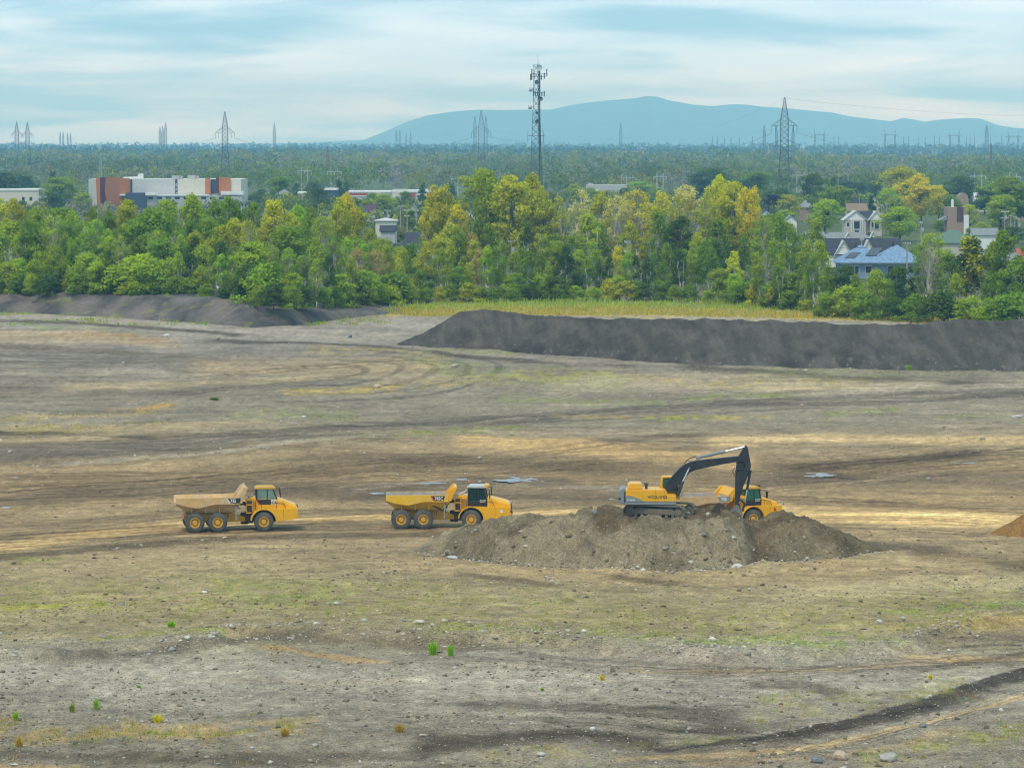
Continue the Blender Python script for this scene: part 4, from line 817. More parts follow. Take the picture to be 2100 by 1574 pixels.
def lettering(text, size, mat, parent, loc, stretch=1.0, name='lettering', rz=0.0, up=True, off=0.012, label=None):
    """raised letters in the x-z plane, read from -y"""
    cu = bpy.data.curves.new('t', 'FONT'); cu.body = text; cu.size = size; cu.extrude = 0.006; cu.offset = off * size; cu.resolution_u = 2
    o = bpy.data.objects.new('t', cu); COL.objects.link(o); dg = bpy.context.evaluated_depsgraph_get()
    me = bpy.data.meshes.new_from_object(o.evaluated_get(dg)); bpy.data.objects.remove(o); bpy.data.curves.remove(cu)
    me.transform(Matrix.Diagonal((stretch, 1, 1, 1))); me.transform(Matrix.Rotation(math.radians(90), 4, 'X')); me.name = name
    me.materials.clear(); q = link(name, me, mat, parent, loc); q.rotation_euler = (0, 0, rz)
    if label: q['label'] = label
    return q
WM = {}
def wheel_meshes(R):
    mb = MB(); hw = 0.36
    mb.lathe([(0.44, -hw + .05), (0.47, -hw + .01), (0.62, -hw - .02), (R - .10, -hw + .01), (R - .03, -hw + .07), (R - .03, hw - .07), (R - .10, hw - .01), (0.62, hw + .02), (0.47, hw - .01), (0.44, hw - .05)], 40)
    for k in range(26):                              # tread lugs, left and right rows staggered
        for s in (-1, 1):
            t = 2 * math.pi * (k + (0.5 if s > 0 else 0)) / 26; c, n = math.cos(t), math.sin(t); vs = []
            for (rr, hh) in ((R - .06, 0), (R, 1)):
                for (y, dt) in ((s * 0.02, .05), (s * (hw + .01), -.06), (s * (hw + .01), .07), (s * 0.02, .16)):
                    a = t + dt; rq = rr if abs(y) < .1 else rr - .03; vs.append((rq * math.cos(a), y, rq * math.sin(a)))
            mb.add(vs, [(0, 1, 2, 3), (4, 5, 6, 7), (0, 1, 5, 4), (1, 2, 6, 5), (2, 3, 7, 6), (3, 0, 4, 7)])
    ty = mb.build('tyre', mTyre, smooth=True); m1 = ty.data; bpy.data.objects.remove(ty)
    mb = MB(); mb.lathe([(0.46, -hw + .04), (0.45, -hw - .015), (0.40, -hw - .01), (0.36, -.20), (0.25, -.19), (0.25, .19), (0.36, .20), (0.40, hw + .01), (0.45, hw + .015), (0.46, hw - .04)], 32)
    ri = mb.build('rim', mRim, smooth=True); m2 = ri.data; bpy.data.objects.remove(ri)
    mb = MB(); mb.lathe([(0.0, -.37), (0.19, -.37), (0.22, -.34), (0.23, -.18), (0.23, .18), (0.22, .34), (0.19, .37), (0.0, .37)], 20)
    for k in range(10):
        t = 2 * math.pi * k / 10
        for s in (-1, 1): mb.bar((.30 * math.cos(t), s * .18, .30 * math.sin(t)), (.30 * math.cos(t), s * .225, .30 * math.sin(t)), .025, .025, 6)
    hu = mb.build('wheel', mRim, smooth=True); m3 = hu.data; bpy.data.objects.remove(hu)
    return m1, m2, m3
def truck(u, v, V, yr, yf, label):
    """articulated dump truck: x forward, the near side is -y; sections turn about the hitch"""
    HX = -1.7; x0, y0 = [float(q) for q in G(u, v)]        # near front tyre contact
    cf, sf = math.cos(yf), math.sin(yf)
    lx, ly = -HX, -1.32; hx, hy = x0 - (lx * cf - ly * sf), y0 - (lx * sf + ly * cf)
    zg = float(hz(hx, hy)); root = empty('dump_truck', (hx, hy, zg)); tag(root, label, 'dump truck', 'articulated dump trucks')
    R = V['R']
    if R not in WM: WM[R] = wheel_meshes(R)
    def B(mb, name, mat, front, parent=None, bevel=0.0, smooth=False):
        mb.v = [(a - HX, b, c) for a, b, c in mb.v]
        o = mb.build(name, mat, parent or root, bevel, smooth)
        if parent is None: o.rotation_euler = (0, 0, yf if front else yr)
        return o
    def wheel(ax, s, front):
        a = yf if front else yr; c, n = math.cos(a), math.sin(a); px, py = ax - HX, s * 1.32
        h = link('wheel', WM[R][2], None, root, (px * c - py * n, px * n + py * c, R - .02)); h.rotation_euler = (0, (ax * 3.1 + s) % 6.28, a)
        link('tyre', WM[R][0], None, h); link('rim', WM[R][1], None, h)
    for ax in (V['rear'], V['mid'], 0.0):
        for s in (-1, 1): wheel(ax, s, ax == 0.0)
    # ---- rear half: bed, frame, hoist
    W = 1.66; zt = 3.0; dx = V['bed_dx']
    st = [(-7.62, 2.98, 2.52, 2.30), (-7.25, 3.0, 2.42, 2.08), (-6.8, 3.0, 2.28, 1.72), (-5.75, 3.0, 2.10, 1.62), (-4.65, 3.0, 2.34, 1.60), (-4.2, 3.0, 2.42, 1.60), (-2.75, 3.0, 2.40, 1.62), (-2.15, 3.0, 2.42, 2.05)]
    mb = MB(); mi = MB(); vo, vi = [], []
    for (x, t, b, f) in st:
        x += dx; ws = W - (0.10 if x < -7.4 + dx else 0)
        vo += [(x, -(ws - .13), t), (x, -ws, t), (x, -ws, b), (x, -(ws - .36), b - .03), (x, -.86, f), (x, .86, f), (x, ws - .36, b - .03), (x, ws, b), (x, ws, t), (x, ws - .13, t)]
        vi += [(x, -(ws - .13), t - .002), (x, -(ws - .44), b), (x, -.80, f + .14), (x, .80, f + .14), (x, ws - .44, b), (x, ws - .13, t - .002)]
    n = len(st)
    mb.add(vo, [(i * 10 + j, i * 10 + j + 1, i * 10 + 11 + j, i * 10 + 10 + j) for i in range(n - 1) for j in range(9)] + [tuple((n - 1) * 10 + k for k in range(10))])
    mi.add(vi, [(i * 6 + j, i * 6 + j + 1, i * 6 + 7 + j, i * 6 + 6 + j) for i in range(n - 1) for j in range(5)])
    mi.add([vo[k] for k in range(10)] + [vi[k] for k in range(6)], [(0, 1, 2, 11), (2, 3, 4, 12, 11), (4, 5, 13, 12), (5, 6, 7, 14, 13), (7, 8, 9, 14)])
    for x in (-6.3, -5.1, -3.9):                         # stiffening ribs under the rail
        mb.prism([(x + dx, 2.2), (x + .10 + dx, 2.2), (x + .10 + dx, 1.66), (x + dx, 1.66)], -1.24, -.86)
    bed = B(mb, 'dump_bed', V['bed_mat'], False); B(mi, 'bed_floor', V['liner'], False, bed)
    hb = MB(); hh = V['head_h']
    hb.prism([(-2.45 + dx, 2.3), (-1.62 + dx, zt + hh), (-1.40 + dx, zt + hh - .03), (-2.10 + dx, 2.25)], -1.40, 1.40)
    for s in (-1, 1):
        a, b = sorted((s * 1.40, s * 1.62)); hb.prism([(-2.42 + dx, 2.6), (-2.30 + dx, zt + .02), (-1.75 + dx, zt + hh - .02), (-1.36 + dx, zt + hh - .05), (-1.72 + dx, zt - .02), (-1.92 + dx, 2.42)], a, b)
    B(hb, 'headboard', V['head_mat'], False, bed, 0.02)
    fr = MB(); fr.prism([(-7.0, 1.05), (-6.9, 1.5), (-2.9, 1.55), (-2.0, 1.25), (-1.6, 1.15), (-1.6, .75), (-2.6, .72), (-6.8, .75)], -.48, .48)
    fr.box(V['rear'] - .14, V['rear'] + .14, -1.1, 1.1, R - .18, R + .16); fr.box(V['mid'] - .14, V['mid'] + .14, -1.1, 1.1, R - .18, R + .16)
    fr.prism([(V['rear'] - .1, R + .02), (V['mid'] + .1, R + .02), (V['mid'] + .1, R + .22), (V['rear'] - .1, R + .22)], -.78, -.56)
    fr.prism([(V['rear'] - .1, R + .02), (V['mid'] + .1, R + .02), (V['mid'] + .1, R + .22), (V['rear'] - .1, R + .22)], .56, .78); B(fr, 'rear_frame', mYelD, False, bevel=0.03)
    for s in (-1, 1):
        hc = MB(); hc.bar((-4.1 + dx, s * 1.05, 2.32), (-2.9 + dx, s * .98, 1.75), .09, .09, 10); hc.bar((-2.9 + dx, s * .98, 1.75), (-2.35 + dx, s * .95, 1.42), .06, .06, 8); B(hc, 'hoist_cylinder', V['hoist'], False, smooth=True)
        fl = MB(); fl.box(-2.56, -2.44, s * 1.5 - .03, s * 1.5 + .03, .95, 2.35); B(fl, 'mud_guard_post', mGrey, False)
        tl = MB(); tl.box(-6.98, -6.92, s * .9 - .18, s * .9 + .18, 1.25, 1.42); B(tl, 'tail_light', mRed, False)
        mf = MB(); mf.box(-7.08, -7.04, s * 1.32 - .34, s * 1.32 + .34, .62, 1.5) if V.get('flap') else mf.box(-3.22, -3.18, s * 1.32 - .30, s * 1.32 + .30, 1.2, 1.66); B(mf, 'mud_flap', mBlack, False)
    ht = MB(); ht.box(-2.0, -1.35, -.34, .34, .70, 1.36); ht.lathe([(0, -.5), (.36, -.5), (.36, .5), (0, .5)], 16, 'z', (-1.62, 0, 1.0)); ht.box(-1.62, -.9, -.55, .55, .65, 1.5); B(ht, 'hitch', mDark, False, bevel=0.03)
    hs = MB()
    for k, yy in enumerate((-.75, -.5, -.25, .2, .5)):
        hs.path([(-2.35 + dx * .5, yy, 2.0 - .1 * k), (-2.1, yy - .08, 2.42 - .08 * k), (-1.72, yy - .12, 2.55 - .1 * k), (-1.3, yy - .06, 2.25 - .07 * k), (-1.05, yy, 1.75)], .035, 6)
    hs.path([(-1.25, -1.0, 2.1), (-1.0, -1.2, 1.7), (-.98, -1.3, 1.2)], .04, 6); B(hs, 'hoses', mBlack, True, smooth=True)
    # ---- front half
    ar = R + .19; arch = [(ar * math.cos(math.radians(a)), R - .02 + ar * math.sin(math.radians(a))) for a in range(-6, 175, 12)]
    nose = V['nose']
    prof = arch[::-1] + [(ar + .02, .80), (nose - .55, 1.04), (nose, 1.12), (nose - .02, 1.40), (nose - .10, 1.46), (nose - .08, 1.95), (-.30, 1.97), (-.85, 1.72), (-1.12, 1.25), (-1.16, .95)]
    for s in (-1, 1):
        fd = MB(); a, b = sorted((s * 1.02, s * 1.70)); fd.prism(prof, a, b); B(fd, 'fender', mYel, True, bevel=0.03)
    ch = MB(); ch.prism([(-1.5, .78), (-1.5, 1.45), (-.9, 1.8), (nose - .3, 1.8), (nose - .06, 1.5), (nose - .02, 1.12), (nose - .5, .95), (.9, .75)], -.72, .72); ch.box(-.14, .14, -1.1, 1.1, R - .18, R + .16); B(ch, 'front_frame', mDark, True)
    hd = MB(); hp = V['hood']; k = len(hp); vs = []
    for y, sc in ((-1.10, 0), (-.86, 1), (.86, 1), (1.10, 0)):
        for (x, z, lift) in hp: vs.append((x, y, z - (0 if sc else lift)))
    fs = [(j * k + i, j * k + i + 1, (j + 1) * k + i + 1, (j + 1) * k + i) for j in range(3) for i in range(k - 1)] + [(j * k + k - 1, j * k, (j + 1) * k, (j + 1) * k + k - 1) for j in range(3)] + [tuple(range(k)), tuple(3 * k + i for i in range(k))[::-1]]
    hd.add(vs, fs); hood = B(hd, 'hood', mYel, True, bevel=0.04)
    sm = MB(); sm.box(nose - 1.35, nose - 1.33, -1.704, -1.02, 1.15, 1.9); B(sm, 'panel_seam', mDark, True, hood)
    gr = MB(); gr.box(nose - .12, nose - .035, -.78, .78, 1.42, 2.12); B(gr, 'grille', mBlack, True, bevel=0.02)
    for s in (-1, 1):
        hl = MB(); hl.box(nose - .16, nose - .055, s * .98 - .14, s * .98 + .14, 1.62, 1.88); B(hl, 'headlight', mLight, True, bevel=0.02)
    if V['cat2']:
        hl = MB(); hl.lathe([(0, .12), (.10, .10), (.15, 0), (.14, -.1)], 12, 'z', (nose - .25, -.5, 2.24)); B(hl, 'work_light', mLight, True, smooth=True)
    dk = MB(); dk.prism([(-1.52, 1.5), (-1.52, 2.72), (-1.15, 2.9), (V['c0'] - .02, 2.86), (V['c0'] - .02, 1.5)], -1.0, 1.0); deck = B(dk, 'engine_deck', mYel, True, bevel=0.03)
    vt = MB(); vt.box(-1.44, -1.0, -1.006, -.99, 1.62, 2.22); vt.box(-1.44, -1.0, -1.006, -.99, 2.34, 2.62); B(vt, 'vent', mDark, True, deck)
    if V['c0'] - .05 > -.95:
        ld = MB(); ld.box(-.95, -.92, -1.2, -1.01, 1.7, 2.75); lad = B(ld, 'ladder', mYelD, True)
        for q in range(6): rg = MB(); rg.box(-.92, V['c0'] - .06, -1.2, -1.01, 1.72 + .18 * q, 1.76 + .18 * q); B(rg, 'rung', mYelD, True, lad)
    ex = MB(); ex.path([(-1.35, -.3, 2.85), (-1.0, -.3, 2.98), (-.8, -.32, 3.15 if not V['cat2'] else 3.05), (V['c0'] - .1, -.34, 3.3)], .10, 8); B(ex, 'air_intake', mLight if V['cat2'] else mGrey, True, smooth=True)
    # cab
    c0, c1, zb, zw, zr = V['c0'], V['c1'], 1.96, V['zw'], V['zr']; cy = .92; sl = V['slope']
    lo = MB(); lo.prism([(c0, zb - .2), (c0, zw), (c1, zw), (c1 + .02, zb - .2)], -cy, cy); cab = B(lo, 'cab', V['cab_low'], True, bevel=0.02)
    for s in (-1, 1):
        a, b = sorted((s * (cy - .09), s * cy)); cm_ = c0 + (c1 - c0) * .52
        for pp in ([(c0, zw - .01), (c0 + .13, zw - .01), (c0 + .13, zr), (c0, zr)], [(c1 - .10, zw - .01), (c1, zw - .01), (c1 - sl, zr), (c1 - sl - .11, zr)], [(cm_, zw - .01), (cm_ + .06, zw - .01), (cm_ + .06, zr), (cm_, zr)]):
            pl = MB(); pl.prism(pp, a, b); B(pl, 'cab_pillar', V['pillar'], True, cab)
    rf = MB(); rf.prism([(c0 - .10, zr), (c0 - .06, zr + .13), (c0 + .1, zr + .19), (c1 - sl - .1, zr + .19), (c1 - sl + .10, zr + .12), (c1 - sl + .18, zr)], -cy - .04, cy + .04); B(rf, 'cab_roof', V['roof'], True, cab, 0.03)
    for s in (-1, 1):
        for (a0, a1, q) in ((c0 + .13, c0 + (c1 - c0) * .52, 0), (c0 + (c1 - c0) * .52 + .06, c1 - .10, sl)):
            g = MB(); y = s * (cy - .04); g.prism([(a0, zw), (a1, zw), (a1 - q, zr), (a0, zr)], y - .008, y + .008); B(g, 'window', V['glass'], True, cab)
    g = MB(); g.add([(c1 - .05, -cy + .1, zw), (c1 - .05, cy - .1, zw), (c1 - .05 - sl, cy - .1, zr), (c1 - .05 - sl, -cy + .1, zr)], [(0, 1, 2, 3)]); B(g, 'windscreen', V['glass'], True, cab)
    g = MB(); g.add([(c0 + .05, -cy + .1, zw), (c0 + .05, cy - .1, zw), (c0 + .05, cy - .1, zr), (c0 + .05, -cy + .1, zr)], [(0, 1, 2, 3)]); B(g, 'rear_window', V['glass'], True, cab)
    se = MB(); se.box(c0 + .3, c0 + .8, -.26, .26, zw - .35, zw - .2); se.prism([(c0 + .22, zw - .25), (c0 + .34, zw - .25), (c0 + .26, zw + .55), (c0 + .14, zw + .5)], -.26, .26); B(se, 'driver_seat', mBlack, True, cab, 0.03)
    sw = MB(); sw.bar((c1 - .25, 0, zw - .3), (c1 - .42, 0, zw + .1), .03, .03, 6); sw.bar((c1 - .46, 0, zw + .02), (c1 - .40, 0, zw + .10), .2, .2, 14); B(sw, 'steering_wheel', mBlack, True, cab)
    for s in (-1, 1):
        mr = MB(); mr.path([(c1 - sl * .6, s * cy, zr - .15), (c1 + .28, s * 1.42, zr - .10), (c1 + .28, s * 1.42, zw + .15)], .022, 6); mr.box(c1 + .22, c1 + .30, s * 1.42 - .14, s * 1.42 + .14, zw + .22, zr - .18); B(mr, 'mirror', mBlack, True)
        hr = MB(); hr.path([(c0 - .05, s * 1.6, 1.95), (c0 - .05, s * 1.6, 2.55)], .02, 5)
        for xx in (c0 + .45, c1 - .1): hr.path([(xx, s * 1.62, 1.95), (xx, s * 1.62, 2.5)], .02, 5)
        hr.path([(c0 + .45, s * 1.62, 2.5), (c1 - .1, s * 1.62, 2.5), (c1 + .55, s * 1.55, 2.35), (c1 + .7, s * 1.5, 1.95)], .02, 5); B(hr, 'handrail', mBlack, True)
    if V['far_mirror']:
        mr = MB(); mr.path([(c1 - .25, .7, zr + .05), (c1 + .75, 1.1, zr - .02), (c1 + .95, 1.2, zr)], .022, 6); mr.path([(c1 - .1, .7, zr - .55), (c1 + .95, 1.15, zr - .52)], .02, 6); mr.box(c1 + .86, c1 + .96, 1.05, 1.3, zr - .55, zr + .1); B(mr, 'mirror_arm', mBlack, True)
    if V['beacon']:
        bc = MB(); bx, bz = c0 + V['beacon'][0], zr + .15; bc.bar((bx, -.3, bz), (bx, -.3, bz + .3), .02, .02, 6); bq = B(bc, 'beacon_mast', mBlack, True)
        bl = MB(); bl.lathe([(0, .22), (.07, .2), (.09, .1), (.09, 0), (0, 0)], 12, 'z', (bx, -.3, bz + .28)); B(bl, 'beacon', mOrangeL, True, bq, smooth=True)
    if V['cat2']:
        vs_ = MB(); vs_.prism([(c1 - sl - .15, zr + .05), (c1 - sl - .05, zr + .28), (c1 + .12, zr + .26), (c1 + .16, zr + .08), (c1 - .1, zr - .02)], -.75, .75); B(vs_, 'roof_visor', mYel, True, cab, 0.04)
    an = MB(); an.bar((c0 + .05, .6, zr + .1), (c0 + .02, .6, zr + .65), .012, .006, 5); B(an, 'aerial', mBlack, True)
    # decals: door panel and rail number
    y = -cy - .004; dl = MB()
    dl.prism([(c0 + .34, zb + .30), (c0 + .05, zw - .02), (c1 - .02, zw - .02), (c1 - .02, zb + .30)], y - .004, y); B(dl, 'door_decal', mBlack, True, cab)
    if V['cat_box']:
        dl = MB(); dl.box(c1 - .56, c1 - .04, y - .009, y - .005, zb + .30, zw - .04); B(dl, 'logo_plate', mWhite, True, cab)
        d2 = MB(); d2.prism([(c0 + .0, zw - .04), (c0 + .06, zw - .04), (c0 + .40, zb + .28), (c0 + .24, zb + .28)], y - .009, y - .005); B(d2, 'red_flash', mRed, True, cab)
    lx0 = c1 - (.54 if V['cat_box'] else .70)
    lt = lettering('CAT', .34 if V['cat_box'] else .30, mBlack if V['cat_box'] else mWhite, cab, (lx0 - HX + (0.02 if V['cat_box'] else .05), y - .018, zb + .36), 0.92, off=.03)
    tr = MB(); tr.prism([(lx0 + .20, zb + .35), (lx0 + .36, zb + .35), (lx0 + .28, zb + .47)], y - .030, y - .026); B(tr, 'logo_triangle', mLogo, True, cab)
    dl = MB(); nx = V['num_x'] + dx; dl.prism([(nx, 2.94), (nx + .28, 2.5), (nx + 1.15, 2.5), (nx + 1.28, 2.94)], -W - .008, -W - .003); B(dl, 'number_plate', V['plate'], False, bed)
    dl = MB(); dl.prism([(nx, 2.94), (nx + .12, 2.94), (nx + .40, 2.5), (nx + .26, 2.5)], -W - .013, -W - .009); B(dl, 'red_flash' if V['cat2'] else 'pale_flash', mRed if V['cat2'] else V['flash'], False, bed)
    lettering(V['num'], .42, mWhite, bed, (nx + .36 - HX, -W - .02, 2.575), 0.80, off=.03)
    if V['cat2'] or V.get('sticker'):
        dl = MB(); dl.box(nose - .95, nose - .72, -1.709, -1.703, 1.50, 1.74); B(dl, 'sticker', mWhite if V['cat2'] else mRed, True)
    if V.get('driver'):
        driver(root, c0 + .42 - HX, zw - .2, yf)
    if V.get('load'):
        n1_, n2_ = 26, 14; X, Y = np.meshgrid(np.linspace(-5.6 + dx, -2.5 + dx, n1_), np.linspace(-1.28, 1.28, n2_)); Z = 2.05 + .75 * np.clip(1 - np.abs(Y) / 1.5, 0, 1) * np.sin(np.clip((X + 5.8 - dx) / 3.6, 0, 1) * np.pi * .62) + (fbm(X * 2 + 40, Y * 2 + 40, 3, 7) - .5) * .3
        lo_ = link('soil_load', fast_mesh('soil_load', np.stack([X - HX, Y, Z], -1), grid_faces(n2_, n1_), smooth=True), mSoilL); ca, sa = math.cos(yr), math.sin(yr)
        lo_.location = (hx, hy, zg); lo_.rotation_euler = (0, 0, yr); tag(lo_, 'brown soil loaded in the bed of the truck by the excavator', 'soil load')
    return root
def driver(root, x, z, yaw):
    """seated driver in an orange vest: one skinned body"""
    P = [(0, 0, 0), (0, 0, .28), (.02, 0, .52), (.03, 0, .62), (.05, 0, .76), (.0, -.19, .50), (.16, -.24, .28), (.40, -.16, .34), (0, .19, .50), (.16, .24, .28), (.40, .16, .34), (.40, -.11, .04), (.46, -.12, -.36), (.40, .11, .04), (.46, .12, -.36), (.06, 0, .86)]
    E = [(0, 1), (1, 2), (2, 3), (3, 4), (4, 15), (2, 5), (5, 6), (6, 7), (2, 8), (8, 9), (9, 10), (0, 11), (11, 12), (0, 13), (13, 14)]
    Rr = [.16, .15, .15, .06, .105, .07, .05, .035, .07, .05, .035, .08, .05, .08, .05, .07]
    me = bpy.data.meshes.new('body'); me.from_pydata(P, E, []); o = bpy.data.objects.new('body', me); COL.objects.link(o)
    sk = o.modifiers.new('s', 'SKIN'); o.modifiers.new('d', 'SUBSURF').levels = 1
    for i, r in enumerate(Rr): me.skin_vertices[0].data[i].radius = (r, r)
    me.skin_vertices[0].data[0].use_root = True
    dg = bpy.context.evaluated_depsgraph_get(); m2 = bpy.data.meshes.new_from_object(o.evaluated_get(dg)); bpy.data.objects.remove(o)
    m2.materials.clear(); m2.materials.append(mVest); m2.materials.append(mSkin); m2.materials.append(mBlack)
    for p in m2.polygons:
        c = p.center; p.use_smooth = True
        if c.z > .60: p.material_index = 1
        if c.z < .06 and c.x > .15: p.material_index = 2
        if c.x > .34 and c.z > .2: p.material_index = 1
    ca, sa = math.cos(yaw), math.sin(yaw); e = empty('person', (root.location.x + x * ca, root.location.y + x * sa, root.location.z + z), yaw)
    tag(e, 'driver in an orange vest sitting in the cab of the left-hand truck', 'person'); link('body', m2, None, e)
    hh = MB(); hh.lathe([(0, .12), (.07, .10), (.115, .03), (.12, -.02), (.16, -.03), (.12, -.035)], 14, 'z', (.055, 0, .84)); hh.build('hard_hat', mWhite, e, smooth=True)
def hood(c1, nose, z0, z1): return [(c1 - .02, 1.9, 0), (c1 - .02, z0, .18), (nose - .75, z1 + .16, .20), (nose - .28, z1, .16), (nose - .08, z1 - .2, .06), (nose - .06, 1.9, 0)]
base = dict(R=.88, rear=-6.28, mid=-4.34, bed_dx=0.0, flap=False)
T2 = dict(base, bed_mat=mYelB, liner=mLiner, head_mat=mYel, head_h=.70, hoist=mDark, nose=3.5, hood=hood(1.40, 3.5, 2.80, 2.30), c0=-.35, c1=1.34, zw=2.46, zr=3.56, slope=.22, cab_low=mBlack, pillar=mBlack, roof=mLight, glass=mGlassD,
          far_mirror=False, beacon=(.05,), cat2=True, cat_box=False, num_x=-3.72, num='745C', plate=mBlack)
T1 = dict(base, R=.86, rear=-6.10, mid=-4.12, bed_dx=-.08, bed_mat=mBeige, liner=mBeige, head_mat=mBeige, head_h=.85, hoist=mYelD, nose=3.05, hood=hood(1.22, 3.05, 2.82, 2.22), c0=-.66, c1=1.22, zw=2.72, zr=3.60, slope=.34, cab_low=mYel, pillar=mBlack, roof=mYelD, glass=mGlassL,
          far_mirror=False, beacon=None, cat2=False, cat_box=True, num_x=-3.30, num='735', plate=mBlack, flash=mWhite, driver=True)
T3 = dict(base, rear=-6.28, mid=-4.34, bed_mat=mBeige, liner=mLiner, head_mat=mYel, head_h=.62, hoist=mYelD, nose=2.95, hood=hood(1.20, 2.95, 2.72, 2.22), c0=-.42, c1=1.20, zw=2.42, zr=3.40, slope=.16, cab_low=mBlack, pillar=mBlack, roof=mYelD, glass=mGlassG,
          far_mirror=True, beacon=(-.35,), cat2=False, cat_box=False, num_x=-3.30, num='745', plate=mGrey, flash=mGrey, load=True, sticker=True)
truck(541, 1089, T1, math.radians(10), math.radians(6), 'yellow articulated dump truck on the left with a dusty tan bed and yellow cab roof')
truck(967, 1084, T2, math.radians(2), math.radians(-3), 'clean yellow articulated dump truck in the middle with a dark glazed cab')
truck(1541, 1083, T3, math.radians(18), math.radians(24), 'yellow articulated dump truck being loaded behind the excavator arm')

def excavator():
    cxp, cyp = 0.0, 275.0; zg = 2.72; cxp = float(XY(1353.3, cyp, zg)); root = empty('excavator', (cxp, cyp, zg + float(hz(cxp, cyp))))
    tag(root, 'yellow tracked excavator with a charcoal boom standing on the dirt mound', 'excavator')
    YT = math.radians(-20); Lh, Rt = 2.15, .52
    def place(o, yaw): o.rotation_euler = (0, 0, yaw); return o
    for s in (-1, 1):
        yc = s * 1.38; tr = MB(); prof = []
        for k in range(13): t = math.radians(90 + 15 * k); prof.append((-Lh + Rt * math.cos(t), Rt + Rt * math.sin(t)))
        for k in range(13): t = math.radians(-90 + 15 * k); prof.append((Lh + Rt * math.cos(t), Rt + Rt * math.sin(t)))
        inn = [(x * .97, Rt + (z - Rt) * .86) for x, z in prof]; n = len(prof); vs = []
        for y in (yc - .3, yc + .3):
            vs += [(x, y, z) for x, z in prof] + [(x, y, z) for x, z in inn]
        fs = []
        for i in range(n):
            j = (i + 1) % n; fs += [(i, j, 2 * n + j, 2 * n + i), (n + i, 3 * n + i, 3 * n + j, n + j), (i, n + i, n + j, j), (2 * n + i, 2 * n + j, 3 * n + j, 3 * n + i)]
        tr.add(vs, fs); tk = place(tr.build('track', mTrackS, root), YT)
        per = []                                                      # shoes
        tot = 4 * Lh + 2 * math.pi * Rt; ns = 46
        for k in range(ns):
            d = tot * k / ns
            if d < 2 * Lh: p, a = (-Lh + d, 0.0), -math.pi / 2
            elif d < 2 * Lh + math.pi * Rt: a = (d - 2 * Lh) / Rt - math.pi / 2; p = (Lh + Rt * math.cos(a), Rt + Rt * math.sin(a))
            elif d < 4 * Lh + math.pi * Rt: p, a = (Lh - (d - 2 * Lh - math.pi * Rt), 2 * Rt), math.pi / 2
            else: a = math.pi / 2 + (d - 4 * Lh - math.pi * Rt) / Rt; p = (-Lh + Rt * math.cos(a), Rt + Rt * math.sin(a))
            if 'shoe' not in per:
                pass
            nx, nz = math.cos(a), math.sin(a); tx, tz = -nz, nx; sh = MB(); q = []
            for (f, g) in ((-.082, -.01), (.082, -.01), (.082, .022), (.02, .03), (.0, .07), (-.02, .03), (-.082, .022)): q.append((tx * f + nx * g, tz * f + nz * g))
            sh.prism([(p[0] + a_, p[1] + b_) for a_, b_ in q], yc - .34, yc + .34); so_ = sh.build('track_shoe', mTrackS, tk)
        fr = MB(); fr.prism([(-1.75, .30), (-1.85, .62), (-1.5, .80), (1.5, .80), (1.85, .62), (1.75, .30)], yc - .22, yc + .22); fr.box(-1.6, 1.6, yc - .24, yc + .24, .34, .66); place(fr.build('track_frame', mTrackS, root, 0.02), YT)
        for k, x in enumerate((-Lh, Lh)):
            wl = MB(); wl.lathe([(0, -.26), (.2, -.26), (.24, -.2), (.40, -.2), (.42, -.12), (.42, .12), (.40, .2), (.24, .2), (.2, .26), (0, .26)], 22, 'y', (x, yc, Rt)); place(wl.build('idler' if k else 'sprocket', mTrackS, root, smooth=True), YT)
        for k in range(7):
            x = -1.6 + 3.2 * k / 6; wl = MB(); wl.lathe([(0, -.25), (.13, -.25), (.14, .25), (0, .25)], 12, 'y', (x, yc, .19)); place(wl.build('roller', mTrackS, root, smooth=True), YT)
    uc = MB(); uc.box(-1.1, 1.1, -1.15, 1.15, .48, .86); uc.lathe([(0, 1.12), (.78, 1.12), (.78, .84), (0, .84)], 26, 'z'); place(uc.build('undercarriage', mDark, root, 0.03), YT)
    # upper structure: x along the boom
    YU = math.radians(-2)
    def U(mb, name, mat, parent=None, bevel=0.0, smooth=False):
        o = mb.build(name, mat, parent or root, bevel, smooth)
        if parent is None: o.rotation_euler = (0, 0, YU)
        return o
    d = MB(); d.box(-2.95, 1.33, -1.58, 1.58, 1.12, 1.36); U(d, 'deck', mGrey, None, 0.03)
    arc = [(-2.82, 1.90), (-2.4, 1.85), (-1.95, 1.72), (-1.55, 1.52), (-1.36, 1.375)]
    h = MB(); h.prism([(-2.84, 1.375), (-2.84, 2.36), (.35, 2.36), (.52, 2.25), (.62, 1.92), (1.25, 1.90), (1.34, 1.80), (1.34, 1.375)], -1.56, .15); eng = U(h, 'engine_housing', mYelV, None, 0.05)
    h = MB(); h.prism([(-2.84, 1.375), (-2.84, 2.30), (.0, 2.30), (.0, 1.375)], .155, 1.56); U(h, 'left_housing', mYelV, None, 0.05)
    h = MB(); h.prism([(-2.86, 1.37)] + [(x, z) for x, z in arc], -1.575, -1.562); U(h, 'lower_panel', mGrey, eng)
    h = MB(); h.prism([(-2.72, 2.362), (-2.66, 2.72), (-2.5, 2.84), (-1.62, 2.84), (-1.50, 2.66), (-1.46, 2.362)], -1.25, .9); U(h, 'hood_cover', mYelV, None, 0.06)
    for x in (-1.42, -.40, .38): sm = MB(); sm.box(x - .008, x + .008, -1.566, -1.558, 1.40, 2.33); U(sm, 'panel_seam', mDark, eng)
    cw = MB(); cw.prism([(-3.42, 1.25), (-3.48, 1.75), (-3.42, 2.22), (-3.2, 2.42), (-2.87, 2.44), (-2.87, 1.15), (-3.2, 1.14)], -1.5, 1.5); cwo = U(cw, 'counterweight', mGrey, None, 0.08)
